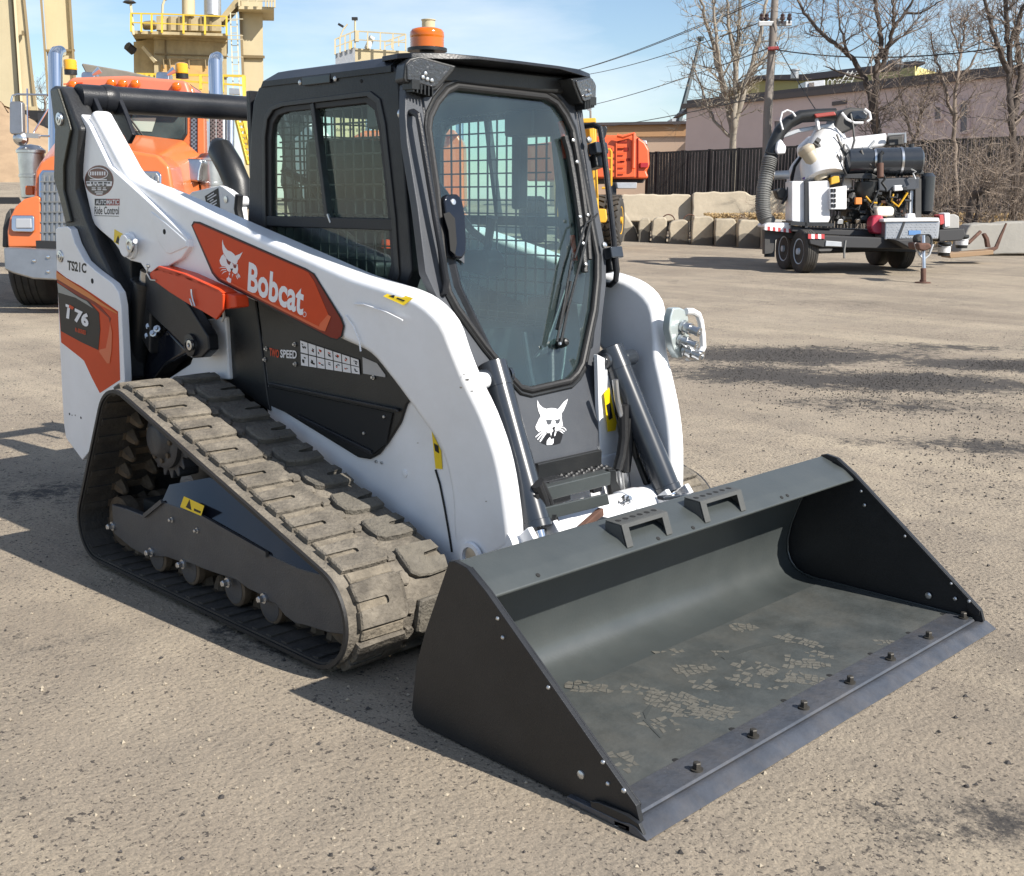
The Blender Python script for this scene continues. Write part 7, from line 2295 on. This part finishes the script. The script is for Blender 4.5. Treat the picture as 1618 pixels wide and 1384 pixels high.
vt('exhaust_tip', [(1391, 260), (1391, 244), (1395, 240)], -.2, .035, M_black, 10)
rnd = random.Random(11)
for i in range(46):
    x0, y0 = rnd.uniform(1322, 1440), rnd.uniform(300, 352)
    w_, h_ = rnd.uniform(3, 11), rnd.uniform(3, 10)
    m_ = rnd.choice([M_black, M_black, M_dust_, M_dust_, M_galv, M_yello, M_cyl, M_rust, M_brown])
    dd = rnd.uniform(-.05, .35)
    c_ = dep(x0, y0, D0 + dd)
    if i % 2:
        keep(MB().box(c_, (w_ * .011, .12, h_ * .011), Matrix.Rotation(rnd.uniform(0, 3), 3, 'Z')).build('engine_component', m_, bevel=.008), tl)
    else:
        keep(MB().lathe(c_, (rnd.uniform(-1, 1), rnd.uniform(-1, 1), rnd.uniform(-.3, 1)), [(-.05, h_ * .005), (.03, h_ * .007), (.035, h_ * .004), (.08, h_ * .004)], 10).build('engine_component', m_), tl)
for i in range(18):
    x0, y0 = rnd.uniform(1335, 1420), rnd.uniform(295, 330)
    pts = [(x0, y0), (x0 + rnd.uniform(-8, 8), y0 + rnd.uniform(4, 12)), (x0 + rnd.uniform(5, 18), y0 + rnd.uniform(8, 20)), (x0 + rnd.uniform(8, 24), y0 + rnd.uniform(-4, 14))]
    vt('engine_hose', pts, rnd.uniform(-.1, .2), rnd.uniform(.01, .022), rnd.choice([M_black, M_black, M_yello, M_dust_]), 5)
for i in range(26):
    x0, y0 = rnd.uniform(1290, 1445), rnd.uniform(215, 300)
    pts = [(x0, y0)]
    for _ in range(4):
        pts.append((pts[-1][0] + rnd.uniform(-7, 9), pts[-1][1] + rnd.uniform(2, 12)))
    vt('service_line', pts, rnd.uniform(-.15, .2), rnd.uniform(.012, .026), rnd.choice([M_black, M_black, M_dust_, M_galv]), 6)
for i in range(22):
    x0, y0 = rnd.uniform(1318, 1446), rnd.uniform(284, 356)
    w_, h_ = rnd.uniform(4, 14), rnd.uniform(3, 9)
    vp('engine_bracket', [(x0, y0), (x0 + w_, y0 + rnd.uniform(-2, 2)), (x0 + w_ * .9, y0 + h_), (x0 + 1, y0 + h_ * .8)], rnd.uniform(-.12, .1), .08, rnd.choice([M_black, M_black, M_dust_, M_cyl, M_brown]), .006)
vp('orange_fuse_box', [(1352, 312), (1362, 312), (1362, 323), (1352, 323)], -.12, .08, mat('orange_box', (.65, .20, .03), .5), .01)
vp('post', [(1446, 282), (1456, 282), (1456, 345), (1446, 345)], -.0, .12, M_dust_, .01)
vp('post', [(1438, 300), (1444, 300), (1442, 345), (1436, 345)], .05, .08, M_galv, .01)
vp('battery_light', [(1413, 293), (1426, 292), (1427, 301), (1413, 302)], -.1, .1, M_tape, .02)
keep(MB().lathe(dep(1464, 306, D0 + .3), (0, 0, 1), [(-.36, .08), (-.3, .13), (.3, .13), (.36, .08)], 18).build('rear_air_tank', M_cyl), tl)
vp('red_motor', [(1378, 345), (1384, 340), (1396, 340), (1398, 366), (1392, 371), (1380, 369), (1376, 358)], -.35, .3, mat('motor_red', (.42, .03, .06), .4), .04)
vp('white_fuel_tank', [(1384, 330), (1388, 326), (1410, 326), (1414, 331), (1412, 341), (1386, 342)], -.25, .35, mat('cream_tank', (.70, .66, .56), .4), .04)
tbx = vp('chequer_tool_box', [(1399, 353), (1396, 348), (1484, 346), (1486, 350), (1483, 378), (1398, 379)], -.55, .55, M_alu, .02)
vp('box_lid', [(1396, 351), (1396, 346), (1484, 344), (1485, 350)], -.58, .62, M_twhite, .015)
ck = MB()
for i in range(22):
    for j in range(6):
        c_ = dep(1401 + i * 3.7 + (j % 2) * 1.8, 355 + j * 4, D0 - .553)
        ck.box(c_, (.028, .004, .01), Matrix((HR, HF, Vector((0, 0, 1)))).transposed() @ Matrix.Rotation(.8 if (i + j) % 2 else -.8, 3, 'Y'))
keep(ck.build('chequer_studs', M_galv, smooth=0), tl)['kind'] = 'stuff'
vp('box_label', [(1436, 364), (1455, 364), (1455, 371), (1436, 371)], -.562, .01, mat('label_blue', (.10, .22, .45), .4))
vp('box_strap', [(1428, 350), (1431, 350), (1421, 377), (1417, 377)], -.566, .01, M_black)
vp('hand_pump', [(1434, 338), (1446, 337), (1447, 345), (1434, 346)], -.4, .15, M_tape, .015)
vt('tie_strap', [(1336, 380), (1334, 395), (1334, 408)], -.5, .02, M_hose, 6)
# tongue jack
jd = (jk - CAM).dot(FW) - D0
vt('jack_post', [(1460, 436, jd), (1459, 396, jd), (1459, 372, jd)], jd, .032, M_bchrome, 12)
vt('jack_tube', [(1459, 424, jd), (1459, 444, jd)], jd, .042, M_rust, 12)
keep(MB().lathe((jk.x, jk.y, jk.z), (0, 0, 1), [(0, .12), (.015, .12), (.02, .05), (.05, .05)], 16).build('jack_foot', M_rust), tl)
vp('jack_head', [(1446, 376), (1452, 370), (1470, 370), (1476, 382), (1474, 394), (1452, 394)], jd + .1, .2, M_dust_, .04)
vt('safety_chain', [(1448, 388, jd), (1452, 402, jd), (1460, 410, jd), (1468, 402, jd), (1474, 386, jd)], jd, .022, M_galv, 6)
vt('safety_chain', [(1446, 384, jd), (1449, 396, jd), (1458, 404, jd)], jd, .02, M_galv, 6)
vp('coupler', [(1450, 384), (1470, 384), (1474, 391), (1462, 397), (1452, 395)], jd - .15, .5, M_rust, .03)
hw = [dep(1466 + 6 * math.cos(a), 380 + 9 * math.sin(a), D0 + jd) for a in [2 * math.pi * i / 14 for i in range(14)]]
keep(MB().tube(hw, .018, 6, closed=True).build('jack_wheel', M_black), tl)
# side tray on the right with the crate, the pails and the plough
vp('side_shelf', [(1482, 363), (1524, 361), (1526, 372), (1520, 380), (1484, 382)], -.1, .6, M_bsteel, .02)
M_crate = mat('grey_crate', (.33, .32, .30), .6)
cr = empty('storage_crate', dep(1505, 360, D0), 'grey crate with a red end resting on the trailer side shelf', 'crate')
keep(MB().prism([dep(px, py, D0 + .0) for px, py in ((1489, 340), (1508, 338), (1516, 342), (1516, 361), (1490, 362))], HF * .4).build('crate_body', M_crate, bevel=.02), cr)
keep(MB().prism([dep(px, py, D0 - .03) for px, py in ((1484, 340), (1491, 339), (1492, 354), (1485, 356))], HF * .3).build('red_end', mat('crate_red', (.45, .05, .05), .5), bevel=.015), cr)
keep(MB().prism([dep(px, py, D0 - .02) for px, py in ((1492, 337), (1501, 336), (1501, 358), (1493, 359))], HF * .3).build('white_lid', M_tape, bevel=.015), cr)
def pail(px, py, lab, d):
    g_ = dep(px, py, d)
    e_ = empty('pail', (g_.x, g_.y, g_.z), lab, 'pail', 'black pails beside the trailer')
    keep(MB().lathe(g_, (0, 0, 1), [(0, .105), (.20, .118), (.21, .125), (.225, .125), (.24, .12), (.25, .12), (.251, .10)], 20).build('pail_body', M_black), e_)
    keep(MB().lathe(g_ + Vector((0, 0, .06)), (0, 0, 1), [(0, .1105), (.1, .1155)], 20).build('pail_label', M_tape), e_)
    keep(MB().tube([g_ + HR * .125 * math.cos(a) + Vector((0, 0, .22 - .06 * math.sin(a))) - HF * .12 * math.sin(a) for a in [math.pi * i / 8 for i in range(9)]], .006, 5).build('pail_handle', M_galv), e_)
pail(1491, 404, 'black pail with a white label standing on the ground right of the tongue', 21.3)
pail(1519, 392, 'black pail with a white label perched higher beside the shelf', 21.8)
plw = empty('rusty_plough', gat(1545, 402), 'rusty curved plough blade with an upright tine lying on a board by the grey block', 'plough')
keep(MB().prism([dep(px, py, 22.6) for px, py in ((1545, 396), (1572, 390), (1580, 372), (1590, 352), (1592, 353), (1584, 374), (1577, 393), (1566, 400), (1540, 402))], HF * .05).build('blade', M_rust, bevel=.01), plw)
keep(MB().prism([dep(px, py, 22.3) for px, py in ((1554, 370), (1558, 368), (1563, 376), (1566, 391), (1560, 391), (1558, 378))], HF * .12).build('tine', M_rust, bevel=.01), plw)
keep(MB().prism([dep(px, py, 22.2) for px, py in ((1500, 401), (1570, 395), (1570, 402), (1502, 408))], HF * .5).build('base_board', mat('weathered_wood', (.30, .20, .12), .9), bevel=.01), plw)
keep(MB().tube([dep(1530, 384, 22.4), dep(1549, 366, 22.5)], .035, 8).build('handle', M_rust), plw)

# ================================================================== bare trees and brush
M_bark = mat('dark_bark', (0.075, 0.058, 0.048), 0.9, var=0.3, scale=8, bump=0.5, bscale=30)
M_twig = mat('brown_twig', (0.19, 0.15, 0.12), 0.9, var=0.25, scale=3)
M_pbark = mat('pale_bark', (0.27, 0.235, 0.19), 0.9, var=0.2, scale=6)
M_ptwig = mat('pale_twig', (0.25, 0.215, 0.17), 0.9, var=0.2, scale=3)
M_brush = mat('brush_twig', (0.24, 0.19, 0.15), 0.95, var=0.35, scale=2)

def smooth_path(pts, n):
    """Catmull-Rom through points"""
    out = []
    P_ = [pts[0]] + list(pts) + [pts[-1]]
    for i in range(1, len(P_) - 2):
        a, b, c, d = P_[i - 1], P_[i], P_[i + 1], P_[i + 2]
        for k in range(n):
            t = k / n
            out.append(.5 * ((2 * b) + (c - a) * t + (2 * a - 5 * b + 4 * c - d) * t * t + (3 * b - a - 3 * c + d) * t * t * t))
    out.append(Vector(pts[-1]))
    return out

def twig(mb, rnd, p, d, L, r, lev, up=.25, wob=.35, kids=(3, 6), sides=3):
    n = 5 if lev > 0 else 4
    pts = [p]
    cur = d.normalized()
    for i in range(n):
        cur = (cur + Vector((rnd.gauss(0, wob), rnd.gauss(0, wob), rnd.gauss(0, wob) + up * .3)) * .5).normalized()
        pts.append(pts[-1] + cur * (L / n))
    mb.tube(pts, [r * (1 - .75 * i / n) for i in range(n + 1)], sides, caps=False)
    if lev > 0:
        for _ in range(rnd.randint(*kids)):
            t = rnd.uniform(.25, 1.0)
            i = min(n - 1, int(t * n))
            q = pts[i].lerp(pts[i + 1], t * n - i)
            ax = (pts[i + 1] - pts[i]).normalized()
            side = Vector((rnd.gauss(0, 1), rnd.gauss(0, 1), rnd.gauss(0, .6) + up))
            side = (side - ax * side.dot(ax)).normalized()
            dd = (ax * rnd.uniform(.4, 1.0) + side * rnd.uniform(.5, 1.0)).normalized()
            twig(mb, rnd, q, dd, L * rnd.uniform(.40, .70), max(.0045, r * .52), lev - 1, up, wob, kids, 3)

def tree(name, base, limbs, dens, lev, L, seed, label, mt, mw, twr, group=None, up=.25, kids=(3, 6)):
    """limbs: list of (points, r0, r1)"""
    rnd = random.Random(seed)
    e = empty(name, base, label, 'tree', group)
    tr = MB()
    cr = MB()
    for k, (pts, r0, r1) in enumerate(limbs):
        sp_ = smooth_path([Vector(q) for q in pts], 6)
        sp_ = [q + Vector((rnd.gauss(0, 1), rnd.gauss(0, 1), 0)) * .02 for q in sp_]
        n = len(sp_)
        (tr).tube(sp_, [r0 + (r1 - r0) * i / (n - 1) for i in range(n)], 8)
        m = int(dens * sum((sp_[i + 1] - sp_[i]).length for i in range(n - 1)))
        for _ in range(m):
            t = rnd.uniform(.12 if k else .35, 1.0)
            i = min(n - 2, int(t * (n - 1)))
            ax = (sp_[i + 1] - sp_[i]).normalized()
            side = Vector((rnd.gauss(0, 1), rnd.gauss(0, 1), rnd.gauss(0, .5) + up))
            side = (side - ax * side.dot(ax)).normalized()
            dd = (ax * rnd.uniform(.3, .9) + side).normalized()
            rr0 = (r0 + (r1 - r0) * t)
            twig(cr, rnd, sp_[i], dd, L * rnd.uniform(.5, 1.15) * (1.15 - .5 * t), max(.008, min(rr0 * .45, twr)), lev, up, .35, kids)
    keep(tr.build('trunk', mt, smooth=60), e)
    keep(cr.build('crown', mw, smooth=0), e)
    return e

def pix(pts, d, sp=0.0, seed=0):
    rnd = random.Random(seed)
    off = 0.0
    out = []
    for i, (px, py) in enumerate(pts):
        out.append(dep(px, py, d + off))
        off += rnd.uniform(-sp, sp)
    return out

def floor_pt(p):
    return Vector((p.x, p.y, ground_z(p.x, p.y)))

G2 = None
# pale many stemmed tree behind the fence
DA = 37.5
b0 = floor_pt(dep(1160, 300, DA))
tree('bare_tree', b0, [([b0, *pix([(1158, 236), (1160, 180), (1163, 120), (1166, 60), (1172, -40)], DA, .4, 1)], .13, .04),
                       (pix([(1159, 215), (1145, 150), (1128, 80), (1112, 20), (1100, -30)], DA, .6, 2), .11, .03),
                       (pix([(1160, 200), (1178, 140), (1198, 70), (1210, 10), (1222, -40)], DA, .6, 3), .11, .03),
                       (pix([(1159, 190), (1140, 120), (1130, 40), (1122, -40)], DA, .7, 4), .09, .025),
                       (pix([(1161, 170), (1185, 120), (1215, 80), (1240, 50)], DA, .7, 5), .07, .02),
                       (pix([(1158, 220), (1130, 190), (1108, 140), (1092, 90)], DA, .6, 6), .06, .02),
                       (pix([(1163, 150), (1160, 90), (1150, 30), (1146, -30)], DA, .5, 7), .08, .03)],
     3.0, 2, 1.5, 21, 'pale many stemmed bare tree behind the fence left of the utility pole', M_pbark, M_ptwig, .028)
# dark forked tree behind the trailer
DB_ = 29.5
b0 = floor_pt(dep(1392, 330, DB_))
tree('bare_tree', b0, [([b0, *pix([(1390, 270), (1386, 215), (1380, 180)], DB_, .1, 1)], .15, .11),
                       (pix([(1380, 182), (1372, 140), (1352, 100), (1330, 78), (1305, 58), (1278, 30), (1262, 2), (1250, -30)], DB_, .25, 2), .085, .025),
                       (pix([(1380, 182), (1384, 140), (1386, 105), (1393, 75), (1388, 40), (1384, 0), (1380, -40)], DB_, .25, 3), .09, .04),
                       (pix([(1384, 120), (1400, 85), (1412, 45), (1430, 20), (1448, -10)], DB_, .3, 4), .075, .025),
                       (pix([(1412, 45), (1412, 10), (1405, -30)], DB_, .3, 5), .05, .03),
                       (pix([(1382, 178), (1400, 168), (1412, 160), (1432, 138)], DB_, .3, 6), .05, .015),
                       (pix([(1366, 125), (1340, 118), (1318, 110), (1302, 104)], DB_, .3, 7), .035, .012),
                       (pix([(1345, 95), (1330, 60), (1325, 20), (1322, -30)], DB_, .3, 8), .035, .012),
                       (pix([(1430, 20), (1455, 20), (1480, 5), (1500, -5)], DB_, .3, 9), .035, .012)],
     5.0, 2, 1.25, 22, 'dark forked bare tree rising behind the trailer', M_bark, M_twig, .022)
# two stemmed tree at the right edge
DR = 27
b0 = floor_pt(dep(1606, 345, DR))
tree('bare_tree', b0, [([b0, *pix([(1603, 250), (1598, 180), (1596, 110), (1592, 50), (1586, -40)], DR, .2, 1)], .10, .05),
                       (pix([(1600, 190), (1612, 120), (1606, 60), (1614, 20), (1630, -20)], DR, .3, 2), .09, .03),
                       (pix([(1597, 120), (1575, 70), (1562, 25), (1556, -30)], DR, .3, 3), .07, .03),
                       (pix([(1594, 80), (1608, 30), (1625, 0)], DR, .3, 4), .05, .02),
                       (pix([(1600, 200), (1630, 160), (1650, 110)], DR, .3, 5), .06, .02)],
     5.0, 2, 1.3, 23, 'tall dark bare tree at the right edge of the photo', M_bark, M_twig, .02)
b0 = floor_pt(dep(1512, 340, 30))
tree('bare_tree', b0, [([b0, *pix([(1510, 250), (1508, 170), (1516, 100), (1524, 50), (1530, 20)], 30, .2, 1)], .07, .02),
                       (pix([(1509, 190), (1490, 130), (1478, 90), (1470, 50)], 30, .3, 2), .05, .015),
                       (pix([(1512, 130), (1540, 90), (1550, 55)], 30, .3, 3), .04, .012),
                       (pix([(1518, 90), (1506, 50), (1500, 25)], 30, .3, 4), .03, .012)],
     6.5, 2, 1.0, 24, 'thin brown bare tree between the forked tree and the right edge', M_twig, M_twig, .015)
b0 = floor_pt(dep(1440, 340, 30.5))
tree('bare_tree', b0, [([b0, *pix([(1442, 260), (1450, 200), (1462, 150), (1480, 110)], 30.5, .2, 1)], .05, .015),
                       (pix([(1446, 230), (1430, 180), (1420, 130), (1424, 95)], 30.5, .3, 2), .04, .012)],
     7, 2, .9, 25, 'slender low bare tree right behind the forked tree', M_twig, M_twig, .013)
b0 = floor_pt(dep(72, 260, 60))
tree('bare_tree', b0, [([b0, *pix([(72, 200), (71, 170), (70, 150)], 60, .1, 1)], .12, .04)], 5, 2, 1.8, 26, 'far bare tree glimpsed between the two silo towers', M_twig, M_twig, .03)
# brush along the fence: every bush a thing
def bush(px, py, d, h, spread, n, seed, label):
    rnd = random.Random(seed)
    b = floor_pt(dep(px, py, d))
    e = empty('bush', b, label, 'bush', 'bare bushes along the fence')
    mb = MB()
    st_ = MB()
    for i in range(n):
        a = rnd.uniform(0, 6.283)
        o = b + Vector((math.cos(a), math.sin(a), 0)) * rnd.uniform(0, spread * .35)
        lean = rnd.uniform(.05, .75)
        d_ = Vector((math.cos(a) * lean, math.sin(a) * lean, 1))
        twig(mb, rnd, o, d_, h * rnd.uniform(.45, .95), rnd.uniform(.008, .018), 2, .12, .34, (2, 5), 4)
    keep(mb.build('branches', M_brush, smooth=0), e)
for args in ((1452, 345, 28.5, 1.9, 1.6, 16, 31, 'low bare bush behind the crate on the trailer shelf'),
             (1492, 345, 27.5, 2.6, 1.8, 24, 32, 'bare bush left of the grey end block'),
             (1535, 342, 26.8, 3.0, 2.2, 30, 33, 'thickest bare bush above the rusty plough'),
             (1572, 340, 27.6, 2.7, 2.0, 26, 34, 'bare bush under the tall tree at the right edge'),
             (1612, 340, 26.4, 2.8, 2.2, 28, 35, 'bare bush cut off by the right edge of the photo'),
             (1645, 338, 27.0, 2.6, 2.0, 14, 38, 'bare bush just beyond the right edge'),
             (1232, 340, 29.0, 1.4, 1.2, 12, 36, 'small bare bush behind the suction hose'),
             (1500, 330, 31.0, 3.4, 2.0, 20, 37, 'taller thin bush close to the fence right of the trailer')):
    bush(*args)
dk = floor_pt(dep(1532, 340, 26.2))
tree('fallen_trunk', dk, [([dk, *pix([(1536, 318), (1552, 300), (1580, 285), (1612, 270)], 26.2, .2, 1)], .10, .03), ([dk, *pix([(1545, 320), (1556, 270), (1558, 235)], 26.2, .2, 2)], .06, .02)],
     5, 2, .8, 41, 'leaning dark trunk low in the brush above the plough', M_bark, M_brush, .015)

# drain grate by the truck
gq = [gat(-30, 322), gat(34, 322), gat(30, 313), gat(-30, 313)]
gr = empty('drain_grate', gq[0], 'dark drain grate in the ground at the far left behind the truck', 'grate')
gm_ = MB()
for i in range(10):
    t = i / 9
    a, b = gq[0].lerp(gq[3], t), gq[1].lerp(gq[2], t)
    gm_.bar(a + Vector((0, 0, .01)), b + Vector((0, 0, .01)), .06, .03)
keep(gm_.build('grate_bars', M_bsteel, smooth=0), gr)['kind'] = 'stuff'
